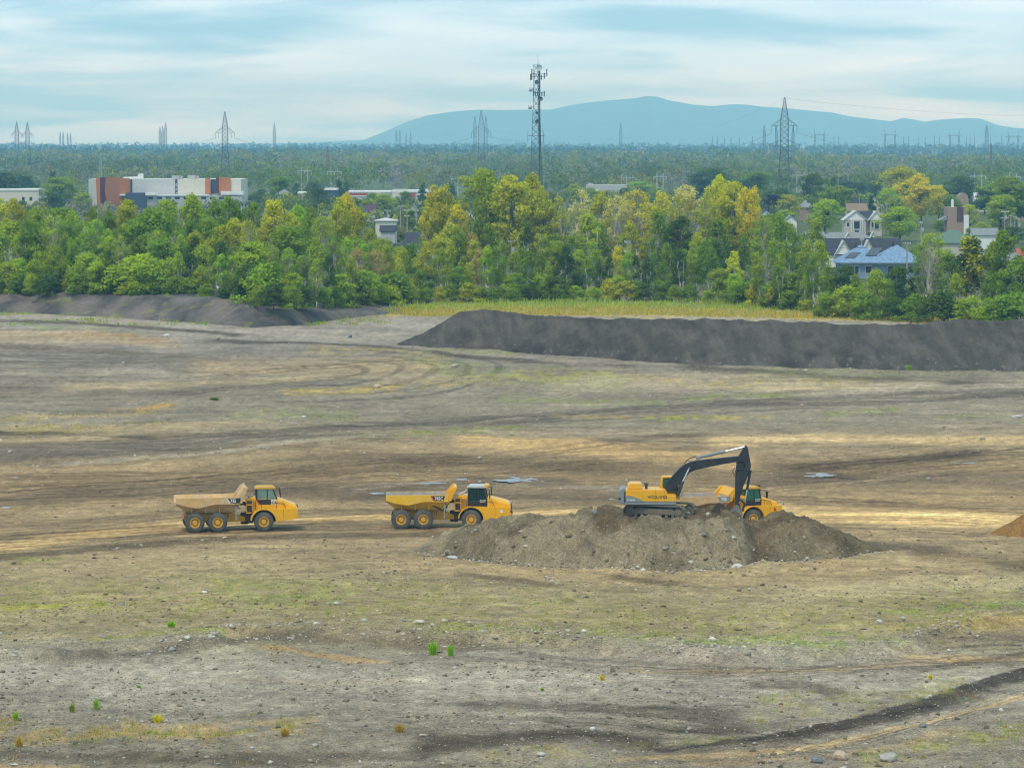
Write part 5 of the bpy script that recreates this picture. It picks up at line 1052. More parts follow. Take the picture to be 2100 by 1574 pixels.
    hl = MB(); hl.lathe([(0, -1.51), (.11, -1.51), (.11, -1.4), (0, -1.4)], 12, 'y', (-3.36, 0, 1.62)); U(hl, 'tail_light', mBlack, cwo)
    pc = MB(); pc.box(-3.0, -2.88, -1.54, -1.5, 1.2, 2.2); U(pc, 'radiator_grille', mDark, cwo)
    ex = MB(); ex.lathe([(0, 0), (.12, 0), (.12, .35), (.10, .36)], 12, 'z', (-1.15, -.7, 2.36)); ex.lathe([(.0, .52), (.2, .5), (.22, .42), (.12, .36), (0, .36)], 12, 'z', (-1.15, -.7, 2.36)); U(ex, 'exhaust', mDark, None, smooth=True)
    hr = MB()
    for x in (-.85, -.35, .2): hr.bar((x, -1.3, 2.36), (x, -1.3, 2.62), .022, .022, 6)
    hr.bar((-.85, -1.3, 2.62), (.2, -1.3, 2.62), .022, .022, 6); hr.bar((-2.7, -1.2, 2.84), (-2.72, -1.2, 3.05), .025, .025, 6); U(hr, 'handrail', mYelV)
    lettering('VOLVO', .34, mBlack, eng, (-1.05, -1.575, 1.66), 1.45, off=.012); lettering('EC460B', .21, mWhite, eng, (-2.78, -1.585, 1.44), 1.0, off=.02)
    # cab on the far side
    cb = MB(); cb.prism([(.05, 1.375), (.05, 1.95), (1.62, 1.95), (1.70, 1.375)], .55, 1.56); cab = U(cb, 'cab', mYelV, None, 0.03)
    for y0_, y1_ in ((.55, .65), (1.46, 1.56)):
        for pp in ([(.05, 1.94), (.05, 3.0), (.14, 3.22), (.3, 3.22), (.22, 2.9), (.22, 1.94)], [(1.55, 1.94), (1.64, 1.94), (1.40, 3.15), (1.28, 3.15)], [(.85, 1.94), (.92, 1.94), (.92, 3.15), (.85, 3.15)]):
            pl = MB(); pl.prism(pp, y0_, y1_); U(pl, 'cab_pillar', mYelV, cab)
    rf = MB(); rf.prism([(.10, 3.14), (.18, 3.27), (1.25, 3.27), (1.42, 3.14)], .52, 1.59); U(rf, 'cab_roof', mYelV, cab, 0.04)
    for y in (.60, 1.51):
        g = MB(); g.prism([(.22, 1.95), (.85, 1.95), (.85, 3.14), (.22, 3.14)], y - .008, y + .008); U(g, 'window', mGlassG, cab); g = MB(); g.prism([(.92, 1.95), (1.55, 1.95), (1.30, 3.14), (.92, 3.14)], y - .008, y + .008); U(g, 'window', mGlassG, cab)
    g = MB(); g.add([(1.60, .65, 1.95), (1.60, 1.46, 1.95), (1.36, 1.46, 3.14), (1.36, .65, 3.14)], [(0, 1, 2, 3)]); U(g, 'windscreen', mGlassG, cab)
    st = MB(); st.box(.35, .85, .85, 1.25, 1.9, 2.05); st.box(.28, .42, .85, 1.25, 1.95, 2.75); U(st, 'operator_seat', mBlack, cab, 0.03)
    gr = MB(); gr.path([(1.36, .62, 3.2), (1.72, .62, 2.9), (1.80, .62, 1.5)], .03, 6); gr.path([(1.36, 1.5, 3.2), (1.72, 1.5, 2.9), (1.80, 1.5, 1.5)], .03, 6); U(gr, 'cab_guard', mYelV, cab)
    # boom, arm, bucket
    bm_ = MB(); bm_.prism([(.35, 2.50), (.62, 2.92), (1.27, 3.66), (1.62, 4.05), (2.04, 4.38), (2.66, 4.62), (3.3, 4.72), (6.44, 5.06), (6.62, 4.98), (6.66, 4.78), (6.44, 4.62), (5.0, 4.36), (3.59, 4.06), (2.95, 3.92), (2.5, 3.72), (2.2, 3.42), (1.9, 2.98), (1.3, 2.42), (.81, 2.04), (.5, 2.1)], -.36, .22)
    boom = U(bm_, 'boom', mChar, None, 0.03)
    am = MB(); am.prism([(6.98, 5.86), (7.12, 5.95), (7.26, 5.86), (7.42, 5.05), (7.56, 4.28), (7.44, 3.72), (7.2, 3.2), (6.98, 2.72), (6.6, 1.45), (6.5, .95), (6.34, .84), (6.24, .95), (6.24, 1.8), (6.26, 3.74), (6.36, 4.5), (6.46, 4.95), (6.62, 5.25)], -.29, .15); arm = U(am, 'arm', mChar, None, 0.03)
    ac = MB(); ac.bar((3.12, -.07, 4.94), (5.45, -.07, 5.46), .14, .14, 14); ac.box(3.0, 3.3, -.2, .06, 4.66, 5.0); acy = U(ac, 'arm_cylinder', mGrey, None, smooth=True)
    rd = MB(); rd.bar((5.45, -.07, 5.46), (7.05, -.07, 5.82), .08, .08, 12); U(rd, 'cylinder_rod', mRod, acy, smooth=True)
    for s in (-.52, .38):
        b1 = MB(); b1.bar((1.45, s, 1.75), (1.90, s, 2.98), .13, .13, 12); bc = U(b1, 'boom_cylinder', mDark, None, smooth=True); r1_ = MB(); r1_.bar((1.90, s, 2.98), (2.42, s, 4.08), .075, .075, 12); U(r1_, 'cylinder_rod', mRod, bc, smooth=True)
        pn = MB(); pn.lathe([(0, -.06), (.13, -.06), (.13, .06), (0, .06)], 12, 'y', (2.42, s, 4.08)); U(pn, 'pin', mDark, bc)
    b1 = MB(); b1.bar((7.52, -.07, 3.9), (7.24, -.07, 2.25), .11, .11, 12); bc = U(b1, 'bucket_cylinder', mChar, None, smooth=True); r1_ = MB(); r1_.bar((7.24, -.07, 2.25), (7.06, -.07, 1.15), .06, .06, 12); U(r1_, 'cylinder_rod', mRod, bc, smooth=True)
    lk = MB(); lk.bar((7.06, -.30, 1.15), (6.52, -.30, 1.55), .07, .07, 8); lk.bar((7.06, .16, 1.15), (6.52, .16, 1.55), .07, .07, 8); lk.bar((7.06, -.07, 1.15), (6.88, -.07, .45), .09, .09, 8); U(lk, 'bucket_link', mDark, None, smooth=True)
    ho = MB(); ho.path([(6.3, -.32, 4.55), (6.85, -.36, 4.75), (7.02, -.36, 4.35), (6.85, -.36, 4.0), (6.35, -.34, 3.95), (6.28, -.34, 3.4)], .04, 6); ho.path([(6.2, -.32, 4.1), (6.02, -.34, 3.8), (6.2, -.33, 3.45)], .03, 6); ho.path([(2.0, -.38, 4.5), (2.4, -.4, 4.88), (3.0, -.3, 5.05)], .04, 6); U(ho, 'hoses', mBlack, None, smooth=True)
    # bucket: side plates, curled back and teeth; mouth towards the machine
    bp = [(6.28, .80), (6.70, .62), (6.86, .30), (6.82, -.12), (6.55, -.34), (6.05, -.36), (5.35, -.22), (5.55, .10), (6.05, .62)]
    bk = MB(); bk.prism(bp, -.92, -.86); bk.prism(bp, .72, .78)
    sh = bp[1:7]; n = len(sh); vs = [(x, -.92, z) for x, z in sh] + [(x, .78, z) for x, z in sh] + [(x * .985 + .09, -.92, z * .9 + .03) for x, z in sh] + [(x * .985 + .09, .78, z * .9 + .03) for x, z in sh]
    bk.add(vs, [(i, i + 1, n + i + 1, n + i) for i in range(n - 1)] + [(2 * n + i, 3 * n + i, 3 * n + i + 1, 2 * n + i + 1) for i in range(n - 1)] + [(i, 2 * n + i, 2 * n + i + 1, i + 1) for i in range(n - 1)] + [(n + i, n + i + 1, 3 * n + i + 1, 3 * n + i) for i in range(n - 1)])
    bk.prism([(6.28, .80), (6.70, .62), (6.5, .95), (6.3, 1.05)], -.3, -.2); bk.prism([(6.28, .80), (6.70, .62), (6.5, .95), (6.3, 1.05)], .06, .16); bu = U(bk, 'bucket', mBucket)
    for k in range(5): te = MB(); y = -.85 + 1.56 * k / 4; te.prism([(5.42, -.24), (5.42, -.12), (5.10, -.20)], y - .06, y + .06); U(te, 'bucket_tooth', mBucket, bu)
    return root
EXC = excavator()
# dark soil heaped against the bucket
def lump(name, x0, y0, z0, rx, ry, hgt, mat, seed, label, cat):
    n, m = 48, 18; T, Q = np.meshgrid(np.linspace(0, 2 * np.pi, n, endpoint=False), np.linspace(0, 1, m)); wob = 1 + .5 * (fbm(np.cos(T) * 1.6 + 5, np.sin(T) * 1.6 + 5, 3, seed) - .5)
    x = x0 + rx * wob * Q * np.cos(T); y = y0 + ry * wob * Q * np.sin(T); z = z0 + hgt * np.cos(Q * np.pi / 2) ** 0.8 + (fbm(x * 2.2, y * 2.2, 3, seed + 1) - .5) * .45 * (1 - Q * .6) - .35 * (Q > .97)
    i = np.arange(m - 1)[:, None] * n + np.arange(n)[None]; j = np.arange(m - 1)[:, None] * n + (np.arange(n)[None] + 1) % n
    return tag(link(name, fast_mesh(name, np.stack([x, y, z], -1), np.stack([i, j, j + n, i + n], -1).reshape(-1, 4), smooth=True), mat), label, cat)
lx = float(XY(1476, 275.6, 3.0)); lump('soil_heap', lx, 275.9, 2.35, 1.05, .9, 1.45, mSoilD, 31, 'heap of dark wet soil caught beside the excavator bucket', 'soil heap')
# ------------------------------------------------------------------ buildings
def wallm(n, c, **k): return M(n, c, rough=0.85, var=0.07, scale=0.8, spec=0.2, **k)
mConc = wallm('pale_panel_wall', (0.50, 0.50, 0.48)); mCream = wallm('cream_wall', (0.60, 0.57, 0.48)); mOrg = wallm('orange_cladding', (0.46, 0.17, 0.055)); mOrgD = wallm('brown_orange_cladding', (0.34, 0.14, 0.065)); mOrgShade = wallm('shaded_orange_cladding', (0.13, 0.045, 0.035))  # maroon tone is the orange cladding with shade put into its colour
mWinD = M('window_glass', (0.03, 0.04, 0.05), rough=0.1, var=0.1, scale=1, spec=0.6); mNavy = wallm('navy_cladding', (0.06, 0.08, 0.12)); mWhiteW = wallm('white_siding', (0.72, 0.72, 0.70)); mRedB = wallm('red_brick_wall', (0.36, 0.10, 0.06)); mBrick = wallm('brown_brick', (0.33, 0.23, 0.17))
mGreyW = wallm('grey_siding', (0.42, 0.42, 0.41)); mBlueW = wallm('blue_siding', (0.22, 0.32, 0.42)); mBeigeW = wallm('beige_siding', (0.50, 0.45, 0.38))
def roofm(n, c, v=.25): return M(n, c, rough=0.9, var=v, scale=2.2, spec=0.15, fine=0.15)
rBlue = roofm('blue_shingles', (0.19, 0.29, 0.42), .4); rDark = roofm('charcoal_shingles', (0.055, 0.058, 0.07)); rGrey = roofm('grey_shingles', (0.23, 0.24, 0.24)); rGreen = roofm('green_shingles', (0.12, 0.19, 0.14)); rBrown = roofm('brown_shingles', (0.25, 0.17, 0.12)); rRed = roofm('red_shingles', (0.42, 0.09, 0.06)); rLight = roofm('pale_shingles', (0.52, 0.51, 0.48)); rPurp = roofm('dark_brown_metal', (0.10, 0.06, 0.07))
mPanel = M('solar_panel', (0.09, 0.10, 0.12), rough=0.35, var=0.1, scale=1)
def part(root, name, mat, fn, parent=None, bevel=0): mb = MB(); fn(mb); return mb.build(name, mat, parent or root, bevel)
def gable_x(mb, x0, x1, y0, y1, z, h, o=.45, t=.22):      # ridge along x
    ym = (y0 + y1) / 2; k = h / (ym - y0)
    for s, (a, b) in enumerate(((y0 - o, ym), (y1 + o, ym))):
        za = z - k * o; mb.add([(x0 - o, a, za), (x1 + o, a, za), (x1 + o, b, z + h), (x0 - o, b, z + h), (x0 - o, a, za + t), (x1 + o, a, za + t), (x1 + o, b, z + h + t), (x0 - o, b, z + h + t)],
               [(0, 1, 2, 3), (4, 5, 6, 7), (0, 1, 5, 4), (1, 2, 6, 5), (2, 3, 7, 6), (3, 0, 4, 7)])
def gable_y(mb, x0, x1, y0, y1, z, h, o=.45, t=.22):      # ridge along y, gable towards the camera
    xm = (x0 + x1) / 2; k = h / (xm - x0)
    for (a, b) in ((x0 - o, xm), (x1 + o, xm)):
        za = z - k * o; mb.add([(a, y0 - o, za), (b, y0 - o, z + h), (b, y1 + o, z + h), (a, y1 + o, za), (a, y0 - o, za + t), (b, y0 - o, z + h + t), (b, y1 + o, z + h + t), (a, y1 + o, za + t)],
               [(0, 1, 2, 3), (4, 5, 6, 7), (0, 1, 5, 4), (1, 2, 6, 5), (2, 3, 7, 6), (3, 0, 4, 7)])
def hip(mb, x0, x1, y0, y1, z, h, o=.5):
    x0 -= o; x1 += o; y0 -= o; y1 += o; ym = (y0 + y1) / 2; r = min((y1 - y0) / 2, (x1 - x0) / 2 - .05)
    mb.add([(x0, y0, z), (x1, y0, z), (x1, y1, z), (x0, y1, z), (x0 + r, ym, z + h), (x1 - r, ym, z + h), (x0, y0, z - .2), (x1, y0, z - .2), (x1, y1, z - .2), (x0, y1, z - .2)],
           [(0, 1, 5, 4), (1, 2, 5), (2, 3, 4, 5), (3, 0, 4), (6, 7, 1, 0), (7, 8, 2, 1), (8, 9, 3, 2), (9, 6, 0, 3), (9, 8, 7, 6)])
def window(root, x, z, w, h, y, frame=None, glass=None):
    f = part(root, 'window', frame or mWhiteW, lambda m: m.box(x - w / 2 - .12, x + w / 2 + .12, y - .06, y + .02, z - .12, z + h + .12)); part(root, 'pane', glass or mWinD, lambda m: m.box(x - w / 2, x + w / 2, y - .075, y - .062, z, z + h), f)
class House:
    def __init__(s, u, vb, label, name='house', cat='house', rz=0.0):
        x, y = [float(q) for q in G(u, vb)]; s.u, s.vb, s.k = u, vb, float(PXM(vb)); s.root = empty(name, (x, y, 0), rz); tag(s.root, label, cat, 'houses behind the tree belt' if cat == 'house' else None); s.y0 = y
    def X(s, u): return (u - s.u) / s.k
    def Z(s, v): return float(ZY(v, s.y0))
    def wall(s, u0, u1, v, d=8.0, mat=None, y=0.0, z0=-.3, name='wall'): return part(s.root, name, mat or mWhiteW, lambda m: m.box(s.X(u0), s.X(u1), y, y + d, z0, s.Z(v)))
    def gable(s, u0, u1, ve, va, d, mat, roof, y=0.0, wall=True, name='gable'):
        z, h = s.Z(ve), s.Z(va) - s.Z(ve); xa, xb = s.X(u0), s.X(u1)
        g = part(s.root, name, mat, lambda m: m.prism([(xa, z - .02), (xb, z - .02), ((xa + xb) / 2, z + h)], y, y + .25))
        part(s.root, 'roof', roof, lambda m: gable_y(m, xa, xb, y, y + d, z, h)); return g
def simple(u0, u1, vb, ve, vr, d, wall, roof, label, kind='x', wins=(), rz=0.0, chim=None, extra=None):
    s = House((u0 + u1) / 2, vb, label, rz=rz); z = s.Z(ve); xa, xb = s.X(u0), s.X(u1); s.wall(u0, u1, ve, d, wall)
    h = max(0.8, float(ZY(vr, s.y0 + d / 2)) - z)
    rf = part(s.root, 'roof', roof, lambda m: gable_x(m, xa, xb, 0, d, z, h) if kind == 'x' else (hip(m, xa, xb, 0, d, z, h) if kind == 'hip' else gable_y(m, xa, xb, 0, d, z, h)))
    if kind == 'x':
        for x in (xa, xb): part(s.root, 'gable', wall, lambda m: m.add([(x - .01, 0, z), (x - .01, d, z), (x - .01, d / 2, z + h), (x + .01, 0, z), (x + .01, d, z), (x + .01, d / 2, z + h)], [(0, 1, 2), (5, 4, 3), (0, 3, 4, 1), (1, 4, 5, 2), (2, 5, 3, 0)]))
    if kind == 'y': part(s.root, 'gable', wall, lambda m: m.prism([(xa, z), (xb, z), ((xa + xb) / 2, z + h)], 0, .2))
    for (u, zz, w, hh) in wins: window(s.root, s.X(u), zz, w, hh, 0)
    if chim: part(s.root, 'chimney', mBrick, lambda m: m.box(s.X(chim) - .4, s.X(chim) + .4, d * .5, d * .5 + .8, z, z + h + 1.0), rf)
    return s
# blue-roofed house at the end of the street
H = House(1806, 572, 'house with mottled blue shingle roof and dark solar panels behind the trees'); z = H.Z(538)
H.wall(1722, 1892, 538, 10.5, mBlueW); d = 10.5
part(H.root, 'roof', rBlue, lambda m: hip(m, H.X(1720), H.X(1818), -.6, d, z, 4.1)); part(H.root, 'roof', rBlue, lambda m: hip(m, H.X(1790), H.X(1894), -1.2, d + .5, z + .02, 4.25))
def slope_panel(H, ua, ub, ya, za, yb, zb):
    part(H.root, 'solar_panel', mPanel, lambda m: m.add([(H.X(ua) - 1.2, ya, za), (H.X(ub) - 1.2, ya, za), (H.X(ub) + .6, yb, zb), (H.X(ua) + .6, yb, zb)] + [(H.X(ua) - 1.2, ya - .05, za + .08), (H.X(ub) - 1.2, ya - .05, za + .08), (H.X(ub) + .6, yb - .05, zb + .08), (H.X(ua) + .6, yb - .05, zb + .08)], [(0, 1, 2, 3), (4, 5, 6, 7), (0, 1, 5, 4), (1, 2, 6, 5), (2, 3, 7, 6), (3, 0, 4, 7)]))
kk = 4.1 / (d / 2 + .85)
slope_panel(H, 1742, 1762, .3, z + (.3 + 1.1) * kk + .1, 2.3, z + 3.4 * kk + .1); slope_panel(H, 1785, 1808, 1.0, z + 2.1 * kk + .25, 3.6, z + 4.7 * kk + .25)
part(H.root, 'roof_vent', mDark, lambda m: m.box(H.X(1756), H.X(1760.5), 4.2, 4.8, z + 3.6, z + 4.9)); part(H.root, 'roof_vent', mDark, lambda m: m.box(H.X(1833), H.X(1837.5), 4.2, 4.8, z + 3.7, z + 5.0))
part(H.root, 'fascia', mWhiteW, lambda m: m.box(H.X(1722), H.X(1892), -.12, -.03, z - .55, z - .22))
for (u, w_) in ((1757, .9), (1781, 1.5), (1826, 1.2), (1842, 1.0), (1868, 1.3)): window(H.root, H.X(u), z - 2.6, w_, 1.7, -.02)
part(H.root, 'door', mNavy, lambda m: m.box(H.X(1830), H.X(1836), -.05, -.01, 0, 2.4))
# dark-roofed house with two white gables behind it
H = House(1772, 548, 'white house with charcoal roof and two white gables behind the blue roof'); H.wall(1700, 1845, 520, 9, mWhiteW); z = H.Z(520)
part(H.root, 'roof', rDark, lambda m: gable_x(m, H.X(1698), H.X(1847), 0, 9, z, float(ZY(490, H.y0 + 4.5)) - z)); H.gable(1712, 1746, 521, 494, 5, mWhiteW, rLight, -1.0); H.gable(1765, 1794, 521, 493, 5, mWhiteW, rLight, -1.0)
H = House(1736, 520, 'low house with pale grey roof and small white dormers beside the dark-roofed house'); H.wall(1678, 1795, 494, 8, mGreyW); z = H.Z(494)
part(H.root, 'roof', rGrey, lambda m: hip(m, H.X(1676), H.X(1797), 0, 8, z, float(ZY(476, H.y0 + 4)) - z)); H.gable(1731, 1748, 491, 478, 3, mWhiteW, rLight, -.4); H.gable(1785, 1795, 486, 476, 3, mWhiteW, rLight, -.4)
# pale two-gabled house
H = House(1768, 484, 'pale two-storey house with twin front gables and tall windows'); H.wall(1732, 1776, 450, 9, mBeigeW); H.wall(1784, 1808, 450, 9, mBeigeW); H.wall(1776, 1784, 450, 7, mGreyW, y=1.5)
H.gable(1731, 1778, 451, 433, 9, mWhiteW, rLight, -.2); H.gable(1781, 1812, 451, 434, 9, mWhiteW, rLight, -.2); z = H.Z(450); part(H.root, 'roof', rDark, lambda m: gable_x(m, H.X(1770), H.X(1790), 2, 9, z, 2.7))
for (u, zz, w_, hh) in ((1739, 3.4, .9, 1.4), (1757, 2.6, 2.0, 2.6), (1757, .6, 1.6, 1.4), (1789, 3.0, .8, 1.8), (1798, 2.6, 1.6, 2.4)): window(H.root, H.X(u), zz, w_, hh, -.23 if u != 1739 else -.03)
for u in (1746, 1749.5, 1765, 1769): part(H.root, 'porch_column', mWhiteW, lambda m: m.box(H.X(u) - .14, H.X(u) + .14, -.6, -.3, 0, z - .2))
simple(1738, 1778, 464, 432, 418, 9, mBeigeW, rBrown, 'house with pale brown roof behind the twin-gabled house', 'x')
simple(1737, 1775, 440, 420, 399, 9, mGreyW, rDark, 'charcoal-roofed house furthest back at the left of the street', 'hip', chim=1755); simple(1768, 1812, 442, 420, 400, 9, mBeigeW, rDark, 'charcoal-roofed house with beige gable behind the blue spruce', 'y')
H = House(1955, 486, 'tall brown brick house with dark brown metal strip and white chimney pipe'); H.wall(1942, 1980, 425, 9, mBrick); part(H.root, 'dark_strip', rPurp, lambda m: m.box(H.X(1962), H.X(1975), -.12, .0, H.Z(455), H.Z(424)))
part(H.root, 'roof', rGrey, lambda m: m.prism([(H.X(1926), H.Z(452)), (H.X(1943), H.Z(452)), (H.X(1943), H.Z(443))], 0, 8)); part(H.root, 'chimney_pipe', mWhiteW, lambda m: m.lathe([(0, H.Z(409)), (.5, H.Z(410)), (.5, H.Z(425))], 14, 'z', (H.X(1955), 3, 0))); H.wall(1976, 1986, 441, 4, mWhiteW, y=-.5, name='annex')
H = House(1975, 442, 'tan brick house with rounded gable between dark trees'); H.wall(1965, 1986, 408, 8, mBrick); part(H.root, 'gable', mBrick, lambda m: m.prism([(H.X(1965), H.Z(408.1)), (H.X(1986), H.Z(408.1)), (H.X(1984), H.Z(400)), (H.X(1979), H.Z(396)), (H.X(1972), H.Z(396)), (H.X(1967), H.Z(401))], 0, 7.8))
simple(1912, 2004, 532, 498, 471, 11, mBeigeW, rGreen, 'house with green hip roof right of the blue-roofed house', 'hip', chim=1969); simple(1996, 2046, 524, 482, 469, 9, mWhiteW, rGrey, 'grey-roofed house with white gable right of the green roof', 'x')
simple(2058, 2100, 572, 533, 509, 10, mGreyW, rGrey, 'grey-roofed house near the right picture edge', 'hip'); simple(2090, 2150, 566, 525, 511, 9, mBrick, rRed, 'house with red roof cut by the right picture edge', 'x')
# left of the mast
H = simple(824, 882, 540, 506, 478, 11, mWhiteW, rDark, 'slate-roofed house with white gable showing through the belt gap', 'x', rz=-.25); simple(770, 812, 505, 452, 450, 8, mCream, rLight, 'flat cream building below the cluster of utility poles', 'hip'); simple(781, 810, 520, 474, 463, 8, mGreyW, rDark, 'small dark-roofed house left of the slate-roofed house', 'x')
simple(839, 855, 456, 430, 418, 9, mBeigeW, rGrey, 'small pale gabled house right of the utility poles', 'y', wins=((847, 3.2, 1.0, 1.2),)); simple(752, 770, 456, 434, 420, 8, mGreyW, rPurp, 'dark brown-roofed house left of the utility poles', 'x', chim=766); simple(950, 975, 492, 445, 430, 9, mWhiteW, rGrey, 'white gabled house half hidden behind olive poplars', 'y')
simple(535, 556, 425, 397, 386, 9, mWhiteW, rGrey, 'white house with gable just right of the orange-clad building', 'y'); simple(567, 596, 422, 398, 388, 9, mWhiteW, rGrey, 'low white house with grey roof left of the red-walled shop', 'hip'); simple(1560, 1582, 470, 440, 430, 9, mWhiteW, rDark, 'white house behind the golden poplars below the big pylon', 'y'); simple(1640, 1668, 452, 425, 410, 9, mBrick, rGrey, 'brick house left of the bright round tree', 'hip')
simple(1610, 1634, 478, 452, 442, 8, mWhiteW, rGrey, 'white house with grey roof left of the bright round tree', 'y', wins=((1622, 2.0, 1.2, 1.4),)); simple(1700, 1724, 440, 420, 409, 8, mBeigeW, rDark, 'beige house between the cedar and the charcoal roofs', 'x'); simple(1838, 1872, 438, 416, 405, 9, mWhiteW, rDark, 'white house left of the golden tree', 'y')
simple(2000, 2032, 434, 408, 396, 9, mWhiteW, rLight, 'white pale-roofed house below the right twin-pole support', 'x'); simple(2064, 2104, 452, 424, 410, 9, mBrick, rBrown, 'brick house behind the group of poles at the right', 'hip'); simple(1655, 1690, 520, 490, 476, 9, mWhiteW, rGrey, 'white house left of the pale grey roof', 'x'); simple(900, 930, 500, 470, 455, 9, mWhiteW, rGrey, 'white house right of the slate roof behind gold leaves', 'y')
# shops
def block(u0, u1, vb, vt, d, label, name='shop_building', segs=(), fascia=True, units=(), mat=None):
    s = House((u0 + u1) / 2, vb, label, name, 'building'); s.wall(u0, u1, vt, d, mat or mConc)
    for (a, b, v0, v1, m_) in segs: part(s.root, 'wall_panel', m_, lambda m: m.box(s.X(a), s.X(b), -.25, -.01, s.Z(v1), s.Z(v0)))
    if fascia: part(s.root, 'parapet', mWhiteW, lambda m: m.box(s.X(u0) - .2, s.X(u1) + .2, -.35, d, s.Z(vt), s.Z(vt) + .9))
    for (a, b, v) in units: part(s.root, 'roof_unit', mGreyW, lambda m: m.box(s.X(a), s.X(b), d * .3, d * .3 + 2, s.Z(vt) + .1, s.Z(v)))
    return s
block(714, 800, 418, 395, 26, 'row of shops with red walls and white parapet left of the dark spruce', segs=((717, 755, 396, 401, mRedB), (757, 782, 392, 397, mWhiteW), (715, 770, 401, 403, mWhiteW), (757, 800, 398, 416, mGreyW)), units=((724, 732, 391), (735, 746, 390)))
block(803, 892, 420, 394, 26, 'red-walled shops with white fascia right of the dark spruce', segs=((805, 826, 394, 410, mCream), (827, 852, 396, 409, mRedB), (876, 890, 395, 408, mRedB), (874, 887, 387, 394, mWhiteW)), units=((806, 834, 388),))
block(611, 636, 422, 397, 20, 'red brick shop with white parapet behind the dark cedar', segs=((613, 618, 399, 415, mRedB), (627, 632, 399, 405, mRedB))); block(666, 690, 420, 390, 20, 'blue-grey flat-roofed shop left of the twin cedars', mat=mNavy)
block(1204, 1286, 410, 380, 30, 'long grey warehouse with white front right of the radio mast', name='warehouse', segs=((1218, 1229, 388, 395, mWhiteW), (1205, 1218, 390, 394, mWhiteW), (1217, 1232, 394, 398, mRedB)), units=((1207, 1216, 376),), mat=mGreyW, fascia=False)
block(-60, 80, 432, 391, 22, 'low white building with two dark windows at the left edge', name='white_building', mat=mCream, units=((23, 31, 388),), segs=()); 
WB = bpy.data.objects['white_building']; ws = House(10, 432, 'x'); 
for (u, v0, v1) in ((48, 403.5, 414), (63.5, 403.5, 412)): f = part(WB, 'window', mGreyW, lambda m: m.box(ws.X(u) - .75, ws.X(u) + .75, -.06, .02, ws.Z(v1), ws.Z(v0))); part(WB, 'pane', mWinD, lambda m: m.box(ws.X(u) - .6, ws.X(u) + .6, -.08, -.062, ws.Z(v1) + .15, ws.Z(v0) - .15), f)
bpy.data.objects.remove(ws.root)
simple(80, 92, 436, 408, 403, 8, mGreyW, rGrey, 'small grey house right of the low white building', 'x')
# the school with folded orange panels
S = House(338, 430, 'large pale building with folded orange panels behind the left trees', 'school_building', 'building'); X, Z = S.X, S.Z
S.wall(199, 359.3, 367.5, 40, mConc, y=.4); S.wall(364.2, 421, 367.5, 40, mCream, y=.4, name='wall'); S.wall(421, 494.5, 367.5, 40, mCream, y=.4); S.wall(182, 199, 367.2, 36, mConc)
part(S.root, 'sign_strip', mNavy, lambda m: m.box(X(359.3), X(364.2), .25, 8, Z(410), Z(367.8)))
for i_, ch in enumerate('ESC'): lettering(ch, 1.5, mWhite, S.root, (X(360.5), .22, Z(381 + i_ * 9.0)), .75, off=.03)
def facet(pts, mat):       # (u, v, y) corners
    part(S.root, 'orange_panel', mat, lambda m: m.add([(X(u), y, Z(v)) for u, v, y in pts] + [(X(u), y + .3, Z(v)) for u, v, y in pts], [tuple(range(len(pts))), tuple(range(2 * len(pts) - 1, len(pts) - 1, -1))] + [(i, (i + 1) % len(pts), (i + 1) % len(pts) + len(pts), i + len(pts)) for i in range(len(pts))]))
facet([(197, 365, -.2), (206, 363.5, -1.5), (207, 428, -1.5), (200, 428, -.2)], mOrg); facet([(206, 363.5, -1.5), (220, 364.5, .6), (220, 428, .6), (207, 428, -1.5)], mOrgShade)  # facet folded away: its shade is painted as maroon
facet([(219.5, 362, -4), (247, 364.5, -3.2), (248, 428, -3.2), (224, 428, -4), (217, 392, -4)], mOrgD); facet([(247, 364.5, -3.2), (267, 366, -.4), (266, 402, -.4), (248, 428, -3.2)], mOrg)
part(S.root, 'dark_recess', mNavy, lambda m: m.box(X(267.5), X(271.5), .15, .39, Z(402), Z(367.6)))
facet([(421, 366, .1), (432.5, 364.3, -1.5), (432.5, 397, -1.5), (421, 397, .1)], mOrg); part(S.root, 'dark_glazing', mNavy, lambda m: m.box(X(432.6), X(443), .1, .39, Z(397), Z(367.2))); facet([(443, 365, .3), (450, 364, -2), (450, 396, -2), (443, 396, .3)], mOrgShade); facet([(450, 363, -2), (473.5, 364, -.5), (473, 395, -.5), (450.5, 395, -2)], mOrg)
part(S.root, 'entrance_block', mNavy, lambda m: m.box(X(262), X(304), -9, -.5, 0, Z(395))); part(S.root, 'canopy', mWhiteW, lambda m: m.box(X(250), X(262), -8.5, -1, Z(400.5), Z(398))); part(S.root, 'canopy', mWhiteW, lambda m: m.box(X(303), X(325), -10, -1, Z(400), Z(394)))
part(S.root, 'front_wing', mGreyW, lambda m: m.box(X(304.5), X(500), -8, -.2, 0, Z(401))); part(S.root, 'wing_parapet', mWhiteW, lambda m: m.box(X(292), X(432), -8.4, -.3, Z(401), Z(399))); part(S.root, 'wing_parapet', mWhiteW, lambda m: m.box(X(456), X(502), -8.4, -.3, Z(399), Z(392)))
for k in range(9): part(S.root, 'window', mWinD, lambda m: m.box(X(308 + 18 * k), X(318 + 18 * k), -8.08, -7.99, Z(408), Z(403)))
for (a, b, v) in ((350, 366, 360.5), (368, 372, 361), (383, 399, 359.5), (401, 405, 361)): part(S.root, 'roof_unit', mGreyW, lambda m: m.box(X(a), X(b), 6, 10, Z(367.6), Z(v)))
